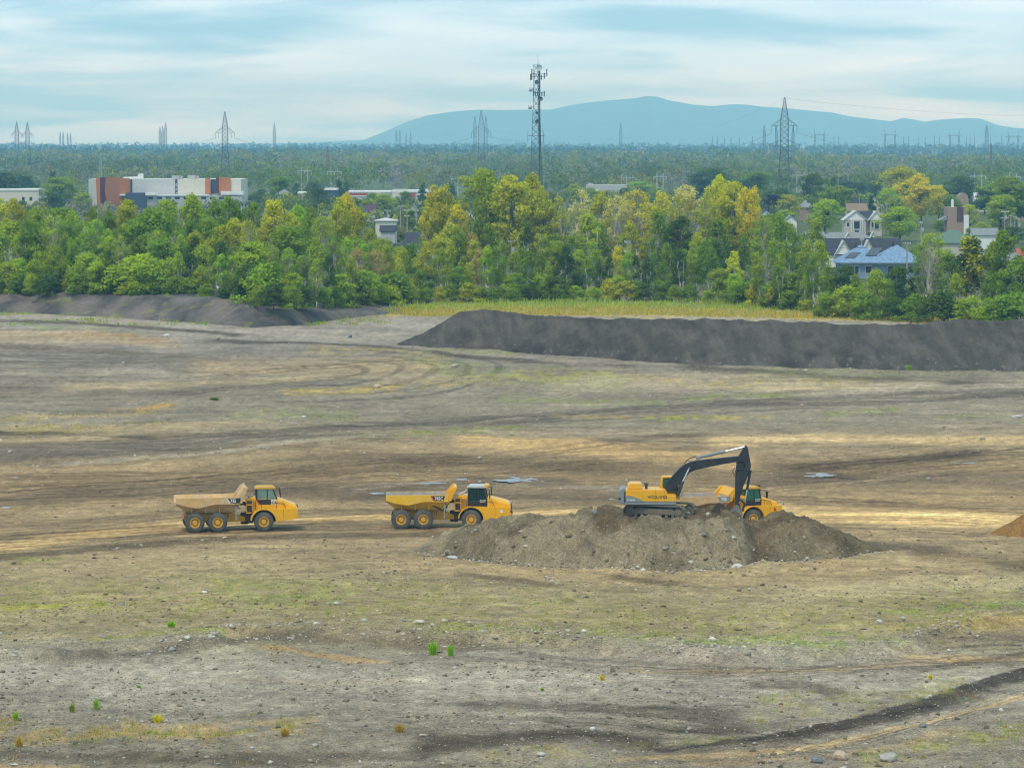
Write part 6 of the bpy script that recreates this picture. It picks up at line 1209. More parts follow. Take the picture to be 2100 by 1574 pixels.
part(S.root, 'roof_duct', mWhiteW, lambda m: m.prism([(X(250), Z(366.5)), (X(250), Z(363.5)), (X(280), Z(362)), (X(282), Z(357)), (X(288), Z(356)), (X(291), Z(359)), (X(291), Z(366.5))], 5, 9))

# ------------------------------------------------------------------ masts, pylons, poles
mLat = M('galvanised_steel', (0.075, 0.09, 0.10), rough=0.6, var=0.1, scale=.3, spec=0.3); mPole = M('weathered_wood', (0.36, 0.32, 0.27), rough=0.9, var=0.2, scale=1); mPorc = M('porcelain', (0.62, 0.64, 0.62), rough=0.4, var=0.05); mGal = M('pale_steel', (0.45, 0.48, 0.49), rough=0.5, var=0.1)
mRust = M('brown_lattice', (0.20, 0.15, 0.13), rough=.8, var=.1)
def lattice(mb, lv, r, n=4, brace=True):
    """lv: list of (z, half width, cx)"""
    for (z0, w0, c0), (z1, w1, c1) in zip(lv[:-1], lv[1:]):
        P0 = [(c0 + sx_ * w0, sy_ * w0, z0) for sx_, sy_ in ((-1, -1), (1, -1), (1, 1), (-1, 1))]; P1 = [(c1 + sx_ * w1, sy_ * w1, z1) for sx_, sy_ in ((-1, -1), (1, -1), (1, 1), (-1, 1))]
        for i in range(4):
            mb.bar(P0[i], P1[i], r, r, n); j = (i + 1) % 4
            if brace: mb.bar(P0[i], P1[j], r * .6, r * .6, 3); mb.bar(P0[j], P1[i], r * .6, r * .6, 3); mb.bar(P1[i], P1[j], r * .6, r * .6, 3)
def pylon(u, vt, vb, label, arms=True, slim=False, r=.17, mat=None, wk=1.0, group='lattice pylons on the plain', parts=True):
    x, y = [float(q) for q in G(u, vb)]; root = empty('pylon', (x, y, 0)); tag(root, label, 'pylon', group); H = float(ZY(vt, y)); mat = mat or mLat; w0 = 4.6 * wk * H / 62; wa = 2.5 * wk * H / 62
    if slim: w0, wa = w0 * .62, wa * .62
    mb = MB(); lv = []
    for t in (0, .12, .23, .33, .42): lv.append((H * t, w0 + (wa * 1.0 - w0) * t / .42, 0))
    for t in (.48, .54, .60, .66, .72, .77): lv.append((H * t, wa, 0))
    for t in (.82, .87, .92, .96, 1.0): lv.append((H * t, wa + (.3 - wa) * (t - .77) / .23, 0))
    lattice(mb, lv, r); bo_ = mb.build('tower_body', mat, root)
    if arms:
        for (za, zt_, L, name) in ((.70, .77, 8.3 * H / 62, 'cross_arm'), (.49, .55, 10.5 * H / 62, 'cross_arm')):
            for s in (-1, 1):
                a = MB(); tip = (s * L, 0, H * za)
                for q in (-1, 1):
                    a.bar((s * wa, q * wa, H * za), tip, r * .8, r * .8, 4); a.bar((s * wa, q * wa, H * zt_), tip, r * .8, r * .8, 4)
                    for f in (.33, .66): a.bar((s * (wa + (L - wa) * f), q * wa * (1 - f), H * za), (s * (wa + (L - wa) * f), q * wa * (1 - f), H * (zt_ + (za - zt_) * f)), r * .5, r * .5, 3)
                a.build(name, mat, root)
                for f in ((1.0, .72) if za > .6 and parts else (1.0,)): i_ = MB(); i_.bar((s * L * f, 0, H * za), (s * L * f, 0, H * (za - .075)), r * .9, r * .9, 5); i_.build('insulator', mPorc if za < .6 else mat, root)
    return root, x, y, H
ph = 'tall lattice pylon '
PM = pylon(1608, 200, 393, 'tallest lattice pylon with two pairs of arms right of the mountain summit')
PL = pylon(462, 229, 372, 'tall lattice pylon with arms behind the right end of the orange-clad building'); PCn = pylon(987, 227, 374, 'tall lattice pylon with arms left of the radio mast')
P4 = pylon(35, 249, 338, 'left of the two armed pylons at the left picture edge', r=.22); P5 = pylon(57, 250, 338, 'right of the two armed pylons at the left picture edge', r=.22)
for (u, vt, vb, lab, wk) in [(974, 238, 330, 'slim pylon just left of the armed pylon beside the radio mast', 1), (996.5, 238, 330, 'slim pylon just right of the armed pylon beside the radio mast', 1), (563, 253, 328, 'lone slim pylon right of the orange-clad building skyline', 1.0), (1273, 252, 326, 'lone slim pylon in front of the mountain summit', 1.0),
                             (328.5, 260, 322, 'left of three clustered pylons above the orange-clad building', 1), (334, 259, 322, 'middle of three clustered pylons above the orange-clad building', 1), (340, 251, 322, 'tallest of three clustered pylons above the orange-clad building', 1),
                             (124, 271, 318, 'first of four small pylons on the left horizon', .9), (130, 271, 318, 'second of four small pylons on the left horizon', .9), (139, 273, 318, 'third of four small pylons on the left horizon', .9), (145, 273, 318, 'fourth of four small pylons on the left horizon', .9),
                             (813, 267, 320, 'first of four small pylons at the left foot of the mountain', .9), (820, 267, 320, 'second of four small pylons at the left foot of the mountain', .9), (833, 273, 318, 'third of four small pylons at the left foot of the mountain', .9), (842, 272, 318, 'fourth of four small pylons at the left foot of the mountain', .9),
                             (1567, 257, 330, 'slim pylon left of the tallest armed pylon', 1.0), (1592, 258, 330, 'slim pylon close behind the tallest armed pylon on its left', 1), (1626, 257, 330, 'slim pylon close behind the tallest armed pylon on its right', 1), (2023, 257, 322, 'tall slim pylon standing in the substation at the right', 1.4),
                             (1461, 279, 316, 'small pylon left of three above the golden trees', .8), (1471, 279, 316, 'small pylon second above the golden trees', .8), (1486, 282, 316, 'small pylon third above the golden trees', .8), (1499, 281, 316, 'small pylon fourth above the golden trees', .8), (1516, 281, 316, 'small pylon fifth above the golden trees', .8), (1543, 279, 316, 'small pylon sixth above the golden trees', .8)]:
    pylon(u, vt, vb, lab, arms=False, slim=True, r=.30, wk=wk * 1.35, group='slim far pylons')
pylon(2032, 296, 368, 'faint brown lattice pylon at the right in front of the substation', arms=False, slim=True, r=.2, mat=mRust)
pylon(207, 316, 392, 'faint grey lattice pylon behind the left orange panels', arms=False, slim=True, r=.05, mat=mGal); pylon(672, 300, 380, 'faint pale lattice pylon above the red-walled shops', arms=True, slim=True, r=.14, mat=mRust, parts=False)
def gantry(u0, u1, vt, vb, label):
    um = (u0 + u1) / 2; x, y = [float(q) for q in G(um, vb)]; root = empty('substation_gantry', (x, y, 0)); tag(root, label, 'gantry', 'portal gantries in the substation'); H = float(ZY(vt, y)); w = (u1 - u0) / 2 / float(PXM(vb)); zb = H * .78
    for s in (-1, 1):
        mb = MB(); lattice(mb, [(0, 1.5, s * w), (H * .25, 1.5, s * w), (H * .5, 1.4, s * w), (zb, 1.3, s * w)], .3); mb.build('column', mLat, root); h = MB(); h.bar((s * w, 0, zb), (s * w * 1.22, 0, H), .5, .12, 4); h.bar((s * w - s * 1.2, 0, zb), (s * w * 1.22, 0, H), .2, .12, 4); h.build('horn', mLat, root)
    b = MB(); b.bar((-w * 1.75, 0, zb - .6), (w * 1.75, 0, zb - .6), .3, .3, 4); b.bar((-w, 0, zb + .9), (w, 0, zb + .9), .3, .3, 4); b.bar((-w * 1.75, 0, zb - .6), (-w, 0, zb + .9), .2, .2, 4); b.bar((w * 1.75, 0, zb - .6), (w, 0, zb + .9), .2, .2, 4); n = 8
    for k in range(n): xa, xb = -w + 2 * w * k / n, -w + 2 * w * (k + 1) / n; b.bar((xa, 0, zb - .6), (xb, 0, zb + .9), .15, .15, 3)
    b.build('beam', mLat, root)
    for s in (-1.75, 1.75): i_ = MB(); i_.bar((s * w, 0, zb - .6), (s * w, 0, zb - 5), .2, .2, 4); i_.build('insulator', mLat, root)
for (a, b, vt, lab) in ((1671, 1690, 264, 'portal gantry nearest to the tallest pylon'), (1815, 1835, 264, 'portal gantry below the mountain notch'), (1948, 1966, 266, 'portal gantry left of the tall substation pylon'), (2068, 2088, 268, 'portal gantry at the right picture edge')): gantry(a, b, vt, 322, lab)
for i_, (u, vt) in enumerate([(1710, 274), (1719, 274), (1853, 274), (1863, 274), (1884, 276), (1897, 276), (1916, 273), (1926, 274), (1982, 274), (1989, 273), (1998, 273), (2031, 274), (2054, 269)]):
    x, y = [float(q) for q in G(u, 320)]; mb = MB(); H = float(ZY(vt, y)); mb.bar((0, 0, 0), (0, 0, H * .85), .9, .55, 5); mb.bar((0, 0, H * .85), (0, 0, H), .25, .1, 4); o = mb.build('lightning_mast', mLat, None, loc=(x, y, 0))
    tag(o, '%s lightning mast from the left among the substation gantries' % ['first', 'second', 'third', 'fourth', 'fifth', 'sixth', 'seventh', 'eighth', 'ninth', 'tenth', 'eleventh', 'twelfth', 'thirteenth'][i_], 'mast', 'lightning masts in the substation')
def wire(p, q, sag, r, label, name='power_line', n=14, group='overhead power lines'):
    mb = MB(); P = []
    for k in range(n + 1):
        t = k / n; v_ = Vector(p).lerp(Vector(q), t); v_.z -= sag * 4 * t * (1 - t); P.append(v_)
    mb.path(P, r, 3); return tag(mb.build(name, mLat), label, 'power line', group)
def armtip(PY, s, za): _, x, y, H = PY; return (x + s * (8.3 if za > .6 else 10.5) * H / 62, y, H * (za - .075))
def far(u, v, vb): x, y = [float(q) for q in G(u, vb)]; z = float(ZY(v, y)); return (float(XY(u, y, z)), y, z)
wire(armtip(PM, -1, .70), far(1461, 284, 316), 14, .10, 'conductor from the tallest pylon sloping down to the left'); wire(armtip(PM, 1, .70), far(1800, 283, 322), 10, .10, 'conductor from the tallest pylon sloping down to the right')
wire((PM[1], PM[2], PM[3] - .5), far(1461, 262, 330), 2, .05, 'thin earth wire from the tallest pylon top going left'); wire((PM[1], PM[2], PM[3] - .5), far(2250, 238, 370), 4, .05, 'thin earth wire from the tallest pylon top going right')
wire(armtip(PL, -1, .70), far(300, 293, 350), 6, .09, 'conductor from the pylon above the orange-clad building going left'); wire(armtip(PL, 1, .70), far(660, 296, 350), 8, .09, 'conductor from the pylon above the orange-clad building going right')
wire(armtip(PCn, -1, .70), far(700, 300, 350), 10, .09, 'conductor from the pylon beside the radio mast going left'); wire(armtip(PCn, 1, .70), far(1272, 276, 326), 12, .09, 'conductor from the pylon beside the radio mast going right')
# radio mast
def mast():
    x, y = [float(q) for q in G(1100, 422)]; root = empty('radio_mast', (x, y, 0)); tag(root, 'tall lattice radio mast with dishes and panel antennas', 'radio mast'); H = float(ZY(133, y)); k = float(PXM(422))
    def X(u): return (u - 1100) / k
    def Z(v): return float(ZY(v, y))
    lv = [];  n = 20
    for i in range(n + 1): t = i / n; lv.append((H * t, t))
    legs = []
    for i in range(n + 1):
        z, t = lv[i]; e = min(1, t / .82); xl = X(1085.5) + (X(1094.5) - X(1085.5)) * e; xr = X(1113) + (X(1105.5) - X(1113)) * e; d = (xr - xl) * .5; legs.append([(xl, 0, z), (xr, -d * .3, z), (xr - (xr - xl) * .2, d, z)])
    for j, r in ((0, .14), (1, .24), (2, .2)):
        b = MB()
        for i in range(n): b.bar(legs[i][j], legs[i + 1][j], r, r, 6)
        b.build('mast_leg', mLat, root)
    b = MB()
    for i in range(n):
        for j in range(3): q = (j + 1) % 3; b.bar(legs[i][j], legs[i + 1][q], .08, .08, 3); b.bar(legs[i][q], legs[i + 1][j], .08, .08, 3); b.bar(legs[i + 1][j], legs[i + 1][q], .08, .08, 3)
    b.build('bracing', mLat, root)
    b = MB(); b.box(X(1105.5), X(1108), -1.0, -.7, Z(400), Z(136)); b.build('cable_ladder', mDark, root)
    for (u, v, r, ax) in ((1105.5, 139.5, 6.5, 'y'), (1100.5, 169, 4.6, 'y'), (1108.5, 203, 4.6, 'y'), (1101.5, 249.5, 4.6, 'y'), (1101, 232, 3.2, 'y')):
        d = MB(); rr_ = r / k; d.lathe([(0, -.5), (rr_ * .6, -.62), (rr_, -.95), (rr_ * .96, -.3), (rr_ * .5, .1), (0, .15)], 20, 'y', (X(u), -1.2, Z(v))); d.build('dish', mLat if u != 1105.5 else mGal, root, smooth=True)
    for (u, v, r) in ((1088.5, 183.5, 4.8), (1087, 219.5, 4.9)):
        d = MB(); rr_ = r / k; 
        for q in range(1): d.bar((X(u) - .9, -.6, Z(v)), (X(u) + .9, -.6, Z(v)), rr_, rr_ * .9, 18)
        d.bar((X(u), -.6, Z(v)), (X(1096), -.4, Z(v)), .12, .12, 5); d.build('drum_dish', mGal, root, smooth=True)
    for (u, v0, v1) in ((1090.5, 142, 164), (1088, 152, 165), (1095, 150, 161), (1110, 154, 164), (1116, 150, 162), (1121, 142, 156), (1094, 180, 197), (1098, 188, 197), (1102, 188, 197), (1111, 189, 197), (1116, 187, 198)):
        p = MB(); p.box(X(u) - .3, X(u) + .3, -1.4, -1.1, Z(v1), Z(v0)); p.build('panel_antenna', mLat, root)
    for (v, a, b_) in ((152, 1087, 1122), (157, 1087, 1120), (190, 1092, 1117), (278, 1083, 1117)): c = MB(); c.bar((X(a), -1.0, Z(v)), (X(b_), -1.0, Z(v)), .12, .12, 5); c.build('antenna_boom', mLat, root)
    for (u, v0, v1) in ((1082.5, 266, 292), (1114.5, 266, 294), (1103.2, 112, 134)): w_ = MB(); w_.bar((X(u), -1.0, Z(v1)), (X(u), -1.0, Z(v0)), .13, .06, 5); w_.build('whip_antenna', mLat, root)
    l = MB(); l.box(X(1081.5), X(1084.5), -1.2, -.6, Z(301), Z(296)); l.build('equipment_box', mPorc, root)
mast()
def pole(u, vt, vb, label, arm=7, transformer=False, double=False, name='utility_pole', low=False):
    x, y = [float(q) for q in G(u, vb)]; root = empty(name, (x, y, 0)); tag(root, label, 'utility pole', 'wooden utility poles'); H = float(ZY(vt, y)); k = float(PXM(vb))
    p = MB(); p.bar((0, 0, -.3), (0, 0, H), .20, .14, 8); p.build('pole', mPole, root, smooth=True); L = arm / k
    for zz in ((H - .5, H - 2.6) if double else (H - .5,)):
        a = MB(); a.box(-L, L, -.08, .08, zz - .09, zz + .09); a.build('cross_arm', mPorc if double else mPole, root)
        for f in (-.95, -.5, .5, .95): i_ = MB(); i_.bar((L * f, 0, zz + .09), (L * f, 0, zz + .42), .08, .05, 6); i_.build('insulator', mPorc, root)
    if transformer: t_ = MB(); t_.lathe([(0, 0), (.28, 0), (.3, .1), (.3, .9), (.2, 1.0), (0, 1.0)], 12, 'z', (.42, -.15, H - 2.8)); t_.build('transformer', mGal, root, smooth=True)
    return root, (x, y, H)
pp = [(765, 432, 472, 'utility pole furthest left in the cluster below the red shops', 5, True, False), (782, 435, 490, 'second utility pole from left below the red shops', 5, False, False), (794.5, 429, 500, 'utility pole with transformer, third from left below the red shops', 7, True, False), (821.5, 421, 480, 'tallest utility pole of the cluster below the red shops', 7, False, False),
      (835, 428.5, 478, 'fifth utility pole from left below the red shops', 6, False, True), (853.5, 430, 476, 'utility pole beside the small pale gabled house', 5, False, False), (1049, 492, 592, 'utility pole half hidden in gold foliage left of the radio mast foot', 6, True, False), (1286.5, 492, 600, 'lone utility pole rising out of the middle of the belt', 6, False, True),
      (1615, 498, 610, 'utility pole right of the golden poplars at the belt', 8, True, False), (1767, 488, 556, 'utility pole above the white gables of the dark-roofed house', 4, False, False), (1859.5, 496, 585, 'utility pole in front of the blue roof', 7, False, False), (1888.5, 454, 530, 'utility pole with transformer right of the bright round tree', 3, True, False),
      (2060, 431, 500, 'tallest utility pole of the group at the right edge', 8, True, True), (2072.5, 440, 500, 'second utility pole of the group at the right edge', 4, False, False), (2081, 443, 500, 'third utility pole of the group at the right edge', 4, False, False), (2087.5, 446, 500, 'last utility pole of the group at the right edge', 4, True, False),
      (1762, 397, 440, 'utility pole among the charcoal roofs', 3, False, False), (1823.5, 400, 450, 'utility pole left of the golden tree', 3, False, False), (1808, 419, 470, 'left of two short utility poles above the twin-gabled house', 3, False, False), (1818.5, 416, 470, 'right of two short utility poles above the twin-gabled house', 3, False, False),
      (1718.5, 357, 420, 'far utility pole left of the street lamps', 7, False, False), (157, 396, 440, 'utility pole between the white building and the orange-clad building', 5, False, False), (168, 390, 432, 'slanting-armed utility pole left of the orange-clad building', 5, False, False), (187.5, 401, 446, 'utility pole in front of the left end of the orange-clad building', 2, False, False)]
PT = [pole(*q) for q in pp]
def lw(i, j, label, sag=1.0): a, b = PT[i][1], PT[j][1]; wire((a[0], a[1], a[2] - .3), (b[0], b[1], b[2] - .3), sag, .05, label, 'service_wire', 10, 'service wires between utility poles')
lw(6, 7, 'service wire from the gold-foliage pole to the lone pole'); lw(7, 8, 'service wire from the lone pole to the pole by the golden poplars'); lw(8, 10, 'service wire from the golden poplars to the blue roof'); lw(2, 3, 'service wire between poles below the red shops'); lw(21, 22, 'short service wire left of the orange-clad building', .3)
def hframe(u0, u1, vt, vb, label, brace=0):
    um = (u0 + u1) / 2; x, y = [float(q) for q in G(um, vb)]; root = empty('wood_h_frame', (x, y, 0)); tag(root, label, 'pylon', 'wooden twin-pole line supports'); H = float(ZY(vt, y)); w = (u1 - u0) / 2 / float(PXM(vb))
    for s in (-1, 1): p = MB(); p.bar((s * w, 0, 0), (s * w, 0, H), .3, .22, 7); p.build('pole', mGal, root, smooth=True)
    b = MB(); b.box(-w * 2.1, w * 2.1, -.14, .14, H * .86 - .2, H * .86 + .2); b.build('cross_beam', mGal, root)
    for s in (-1, 1): q = MB(); q.bar((-s * w, .2 * s, H * .45), (s * w, .2 * s, H * .12), .13, .13, 5); q.build('brace', mGal, root)
    for s in (-2, 0, 2): i_ = MB(); i_.bar((s * w, 0, H * .85), (s * w, 0, H * .72), .16, .1, 5); i_.build('insulator', mPorc, root)
for q in ((618, 631.5, 342, 398, 'pale twin-pole line support left above the red shops'), (679, 693, 344, 398, 'pale twin-pole line support right of it above the red shops'), (1284.5, 1298, 359, 402, 'wooden twin-pole support behind the warehouse'), (1347, 1360, 355, 404, 'wooden twin-pole support right of the warehouse'), (1634, 1650, 352, 405, 'pale twin-pole support beside the foot of the tallest pylon'),
          (1997.5, 2013, 354, 405, 'pale twin-pole support above the rounded-gable house'), (2070, 2084.5, 355, 405, 'pale twin-pole support at the right edge'), (939, 964, 361, 402, 'faint twin-pole support left of the big olive poplar')): hframe(*q)
def lamp(u, vt, vb, s, label):
    x, y = [float(q) for q in G(u, vb)]; root = empty('street_lamp', (x, y, 0)); tag(root, label, 'street lamp', 'street lamps along the far road'); H = float(ZY(vt, y)); p = MB(); p.bar((0, 0, 0), (0, 0, H - .8), .16, .1, 7); p.path([(0, 0, H - .8), (s * .9, 0, H - .2), (s * 2.4, 0, H)], .08, 6); p.build('post', mGal, root); h = MB(); h.box(s * 2.4 - .45, s * 2.4 + .45, -.16, .16, H - .08, H + .12); h.build('lamp_head', mPorc, root)
lamp(1739, 354, 415, -1, 'street lamp with arm to the left behind the trees'); lamp(1817.5, 357, 415, 1, 'street lamp with arm to the right of the olive tree'); lamp(1274.5, 355, 410, 1, 'street lamp in front of the grey warehouse'); lamp(1115.5, 354, 415, 1, 'street lamp right of the radio mast foot')
# ------------------------------------------------------------------ stones, weeds, grass
mStone = M('field_stone', src='tint', rough=0.9, var=0.2, scale=3, spec=0.2, world=True)
ICO = None
def ico():
    bm = bmesh.new(); bmesh.ops.create_icosphere(bm, subdivisions=1, radius=1.0); bm.verts.ensure_lookup_table(); V = np.array([v.co[:] for v in bm.verts]); F = np.array([[v.index for v in f.verts] for f in bm.faces]); bm.free(); return V, F
IV, IF = ico()
STC = np.array([(.50, .45, .37), (.42, .38, .32), (.36, .31, .24), (.58, .53, .44), (.30, .26, .21), (.45, .38, .28), (.36, .30, .21), (.27, .23, .18)])
def stones(name, x, y, s, zfn, rng, sink=.3, pale=1.0, clod=0.0):
    n = len(x); V = IV[None] * (1 + .28 * rng.normal(size=(n, len(IV), 1))) * np.stack([s * rng.uniform(.8, 1.4, n), s * rng.uniform(.7, 1.2, n), s * rng.uniform(.5, .9, n)], -1)[:, None, :]
    V[..., 0] += x[:, None]; V[..., 1] += y[:, None]; V[..., 2] += (zfn(x, y) + s * sink)[:, None]
    F = IF[None] + (np.arange(n) * len(IV))[:, None, None]; C = STC[rng.integers(0, len(STC), n)] * rng.uniform(.7, 1.1, (n, 1)) * pale
    if clod > 0: m_ = rng.random(n) < clod; C[m_] = np.array([(.20, .155, .10)]) * rng.uniform(.6, 1.2, (int(m_.sum()), 1)); V[m_] *= 1
    me = fast_mesh(name, V.reshape(-1, 3), F.reshape(-1, 3), np.repeat(C, len(IV), 0)); return link(name, me, mStone)
rng = np.random.default_rng(77)
def scatter(n, v0, v1, rng, dens=None, p=1.0):
    U = rng.uniform(-60, 2160, n * 3); Vv = v0 + (v1 - v0) * rng.random(n * 3) ** p; x, y = G(U, Vv); k = np.ones(len(U)) if dens is None else dens(U, Vv, x, y); ok = rng.random(len(U)) < k; return x[ok][:n], y[ok][:n]
def dens_near(u, v, x, y):
    e = poly(EDGE, u); k = .10 + .9 * np.exp(-((v - e + 14) / 26) ** 2) + .45 * sstep(.5, .65, fbm(x / 8, y / 14, 4, 222)) * (v < e) + .2 * (v > e)
    k = k + .8 * np.exp(-((v - poly([(350, 1108), (600, 1118), (900, 1128), (2100, 1130)], u)) / 12) ** 2) * (u > 380) * (u < 760)
    return np.clip(k, 0, 1) * ~((np.abs(v - 1080) < 22))
x, y = scatter(15000, 1100, 1600, rng, dens_near); s = np.clip(.022 * rng.pareto(2.6, len(x)) + .026, 0, .16)
tag(stones('gravel', x, y, s, lambda a, b: hz(a, b), rng), 'loose pale stones scattered over the pit floor', 'gravel', kind='stuff')
def dens_clod(u, v, x, y): return np.clip(.25 + .75 * sstep(.45, .62, fbm(x / 5, y / 8, 4, 231)), 0, 1) * ~((np.abs(v - poly([(-300, 1128), (0, 1112), (350, 1085), (800, 1064), (2300, 1060)], u)) < 24))
x, y = scatter(11000, 1010, 1600, rng, dens_clod); s = np.clip(.03 * rng.pareto(2.8, len(x)) + .03, 0, .16)
tag(stones('soil_clods', x, y, s, lambda a, b: hz(a, b), rng, .25, 1.0, .999), 'small brown clods of earth lying all over the pit floor', 'clods', kind='stuff')
def dens_far(u, v, x, y):
    k = .1 + .9 * np.exp(-((v - poly([(0, 950), (420, 929), (760, 893), (2100, 870)], u)) / 6) ** 2) * (u < 800) + .9 * np.exp(-((v - 864) / 7) ** 2) * (u > 520) * (u < 680) + .8 * np.exp(-((v - poly([(800, 716), (1300, 752), (2100, 770)], u)) / 8) ** 2) * (u > 850); return np.clip(k, 0, 1)
x, y = scatter(3800, 690, 1000, rng, dens_far); s = np.clip(.05 * rng.pareto(2.8, len(x)) + .05, 0, .28)
tag(stones('far_gravel', x, y, s, lambda a, b: hz(a, b), rng), 'pale stones strewn along the far tracks and ditches', 'gravel', kind='stuff')
# stones on the mound
n = 13000; x = rng.uniform(float(ax0), float(ax1), n); y = rng.uniform(255.5, 271, n); h = mound_h(x, y); ok = (h > .03) & (h < 3.2) & (rng.random(n) < (.35 + .65 * np.exp(-h / .5))); x, y = x[ok], y[ok]; h = h[ok]
s = np.clip(.03 * rng.pareto(2.4, len(x)) + .028 + .02 * np.exp(-h / .3), 0, .22)
tag(stones('mound_stones', x, y, s, top_z, rng, .2, 1.0, .5), 'stones sticking out of the earth mound and lying at its foot', 'stones', kind='stuff')
n = 520; u = rng.uniform(860, 1840, n); v = poly(PF, u) + rng.normal(size=n) * 2.5 - 1; x, y = G(u, v); s = np.clip(.05 * rng.pareto(2.5, n) + .05, 0, .2); tag(stones('foot_stones', np.asarray(x), np.asarray(y), s, lambda a, b: hz(a, b), rng, .3, 1.15), 'row of pale stones rolled to the foot of the mound', 'stones', kind='stuff')
n = 1500; u = rng.uniform(-50, 2000, n); e = poly(EDGE, u); v = e - np.abs(rng.normal(size=n)) * 20 + 4; x, y = G(u, v); keep = fbm(np.asarray(x) / 5, np.asarray(y) / 9, 3, 333) > .46; x, y = np.asarray(x)[keep], np.asarray(y)[keep]; s = np.clip(.045 * rng.pareto(2.6, len(x)) + .045, 0, .22)
tag(stones('terrace_stones', x, y, s, lambda a, b: hz(a, b), rng, .3, 1.15), 'band of pale stones along the edge of the low terrace', 'stones', kind='stuff')
def boulder(u, v, wpx, hpx, col, label, seed, on=None):
    x, y = [float(q) for q in G(u, v)]
    bm = bmesh.new(); bmesh.ops.create_icosphere(bm, subdivisions=2, radius=1.0); k = float(PXM(v)); rx, rz = wpx / 2 / k, hpx / 2 / k / .98; r = np.random.default_rng(seed); o3 = r.random(3) * 9
    if on is not None:
        for _ in range(12): zt = float(top_z(x, y)); x, y = [float(q) for q in G(u, v, zt)]
    for q in bm.verts:
        p = np.array(q.co[:]); n_ = float(fbm(p[0] * 1.3 + o3[0] + p[2], p[1] * 1.3 + o3[1] - p[2], 3, seed)) - .5; f = 1 + .95 * n_; f = f * (1 - .12 * max(0, p[2] - .55)); q.co = (p[0] * rx * f, p[1] * rx * .85 * f, p[2] * rz * f)
    me = bpy.data.meshes.new('boulder'); bm.to_mesh(me); bm.free()
    m_ = M('boulder_stone', col, rough=.9, var=.22, scale=5, spec=.2, bump=.04, fine=.12); o = link('boulder', me, m_, None, (x, y, float(top_z(x, y)) + rz * .62)); o.rotation_euler = (0, 0, r.uniform(0, 6)); return tag(o, label, 'boulder', 'boulders lying in the pit')
B_ = [(1723, 1561, 38, 24, (.50, .38, .26), 'round tan boulder at the bottom right edge of the picture'), (1675, 1570, 30, 18, (.19, .20, .20), 'dark grey boulder left of the round tan boulder'), (1822, 1560, 46, 20, (.40, .36, .30), 'flat grey boulder right of the round tan boulder'), (860, 1297, 19, 10, (.56, .50, .40), 'cream boulder just above the two green tufts'),
      (828, 1292, 12, 9, (.3, .29, .28), 'grey boulder left of the cream boulder'), (747, 1296, 12, 10, (.5, .46, .4), 'pale stone left of the cream boulder by the terrace edge'), (690, 1242, 17, 9, (.48, .45, .38), 'pale boulder in the gravel below the middle truck'), (674, 1242, 10, 8, (.38, .35, .3), 'small grey boulder left of the pale one below the middle truck'), (419, 1217, 14, 7, (.62, .60, .55), 'flat white stone below the left truck'),
      (1892, 1495, 17, 14, (.22, .22, .22), 'dark boulder beside the tyre ridge at the lower right'), (461, 1103, 9, 5, (.6, .55, .45), 'small pale stone by the rear wheels of the left truck'), (1512, 1165, 21, 10, (.56, .52, .46), 'white boulder at the right foot of the big mound'), (1452, 1099, 11, 10, (.52, .48, .42), 'pale stone high on the face of the mound'), (1218, 1147, 13, 12, (.26, .26, .25), 'dark grey boulder on the lower left face of the mound'),
      (1218, 1112, 11, 17, (.55, .53, .50), 'upright white stone left of centre on the mound face'), (1410, 1106, 12, 10, (.46, .44, .38), 'grey stone near the top of the mound face'), (926, 1145, 24, 8, (.48, .45, .42), 'flat grey slab at the left foot of the mound'), (1628, 1099, 16, 12, (.44, .40, .36), 'brown-grey boulder on the right-hand mound'), (1655, 1147, 10, 9, (.45, .40, .30), 'tan stone at the foot of the right-hand mound'),
      (774, 794, 17, 9, (.50, .38, .28), 'tan boulder on the weedy strip behind the middle truck'), (447, 698, 9, 9, (.40, .31, .22), 'brown boulder on the track below the left bank'), (342, 692, 13, 7, (.55, .52, .48), 'white slab on the track below the left bank'), (933, 757, 20, 8, (.46, .36, .28), 'tan rock by the ditch left of the dark embankment'), (1645, 834, 10, 7, (.42, .33, .22), 'brown rock beside the far haul road'), (718, 690, 9, 8, (.16, .16, .17), 'black boulder on the pale track'),
      (2085, 852, 26, 6, (.45, .43, .40), 'heap-like grey rocks at the right picture edge'), (623, 855, 10, 5, (.62, .6, .56), 'white block beside the far haul road'), (1215, 1506, 13, 9, (.66, .62, .56), 'white broken slab on the dark patch at the bottom'), (1110, 1562, 22, 9, (.5, .46, .4), 'pale rock at the bottom edge of the dark patch'), (1802, 1280, 14, 10, (.6, .58, .52), 'white stone on the corner of the stony terrace')]
for i_, (u, v, a, b, c, lab) in enumerate(B_): boulder(u, v, a, b, c, lab, 900 + i_, on=True if 1040 < v < 1160 and 860 < u < 1800 else None)
# driftwood sticks on the ground
for (u, v, L, r_, lab) in ((1268, 1478, 1.0, .03, 'pale forked branch lying on the grey ground at the lower middle'), (1242, 1388, 1.2, .02, 'thin pale stick on the grey ground below the mound'), (1190, 1448, .9, .03, 'short white stick on the dark patch'), (825, 1476, 1.1, .03, 'pale stick by the brown weeds at the bottom')):
    x, y = [float(q) for q in G(u, v)]; z = float(hz(x, y)); mb = MB(); mb.path([(-L / 2, 0, .03), (0, .1, .10), (L / 2, .05, .06)], r_, 5); mb.path([(0, .1, .10), (-.1, .2, .32)], r_ * .7, 5); tag(mb.build('branch', mPole, None, loc=(x, y, z)), lab, 'branch')
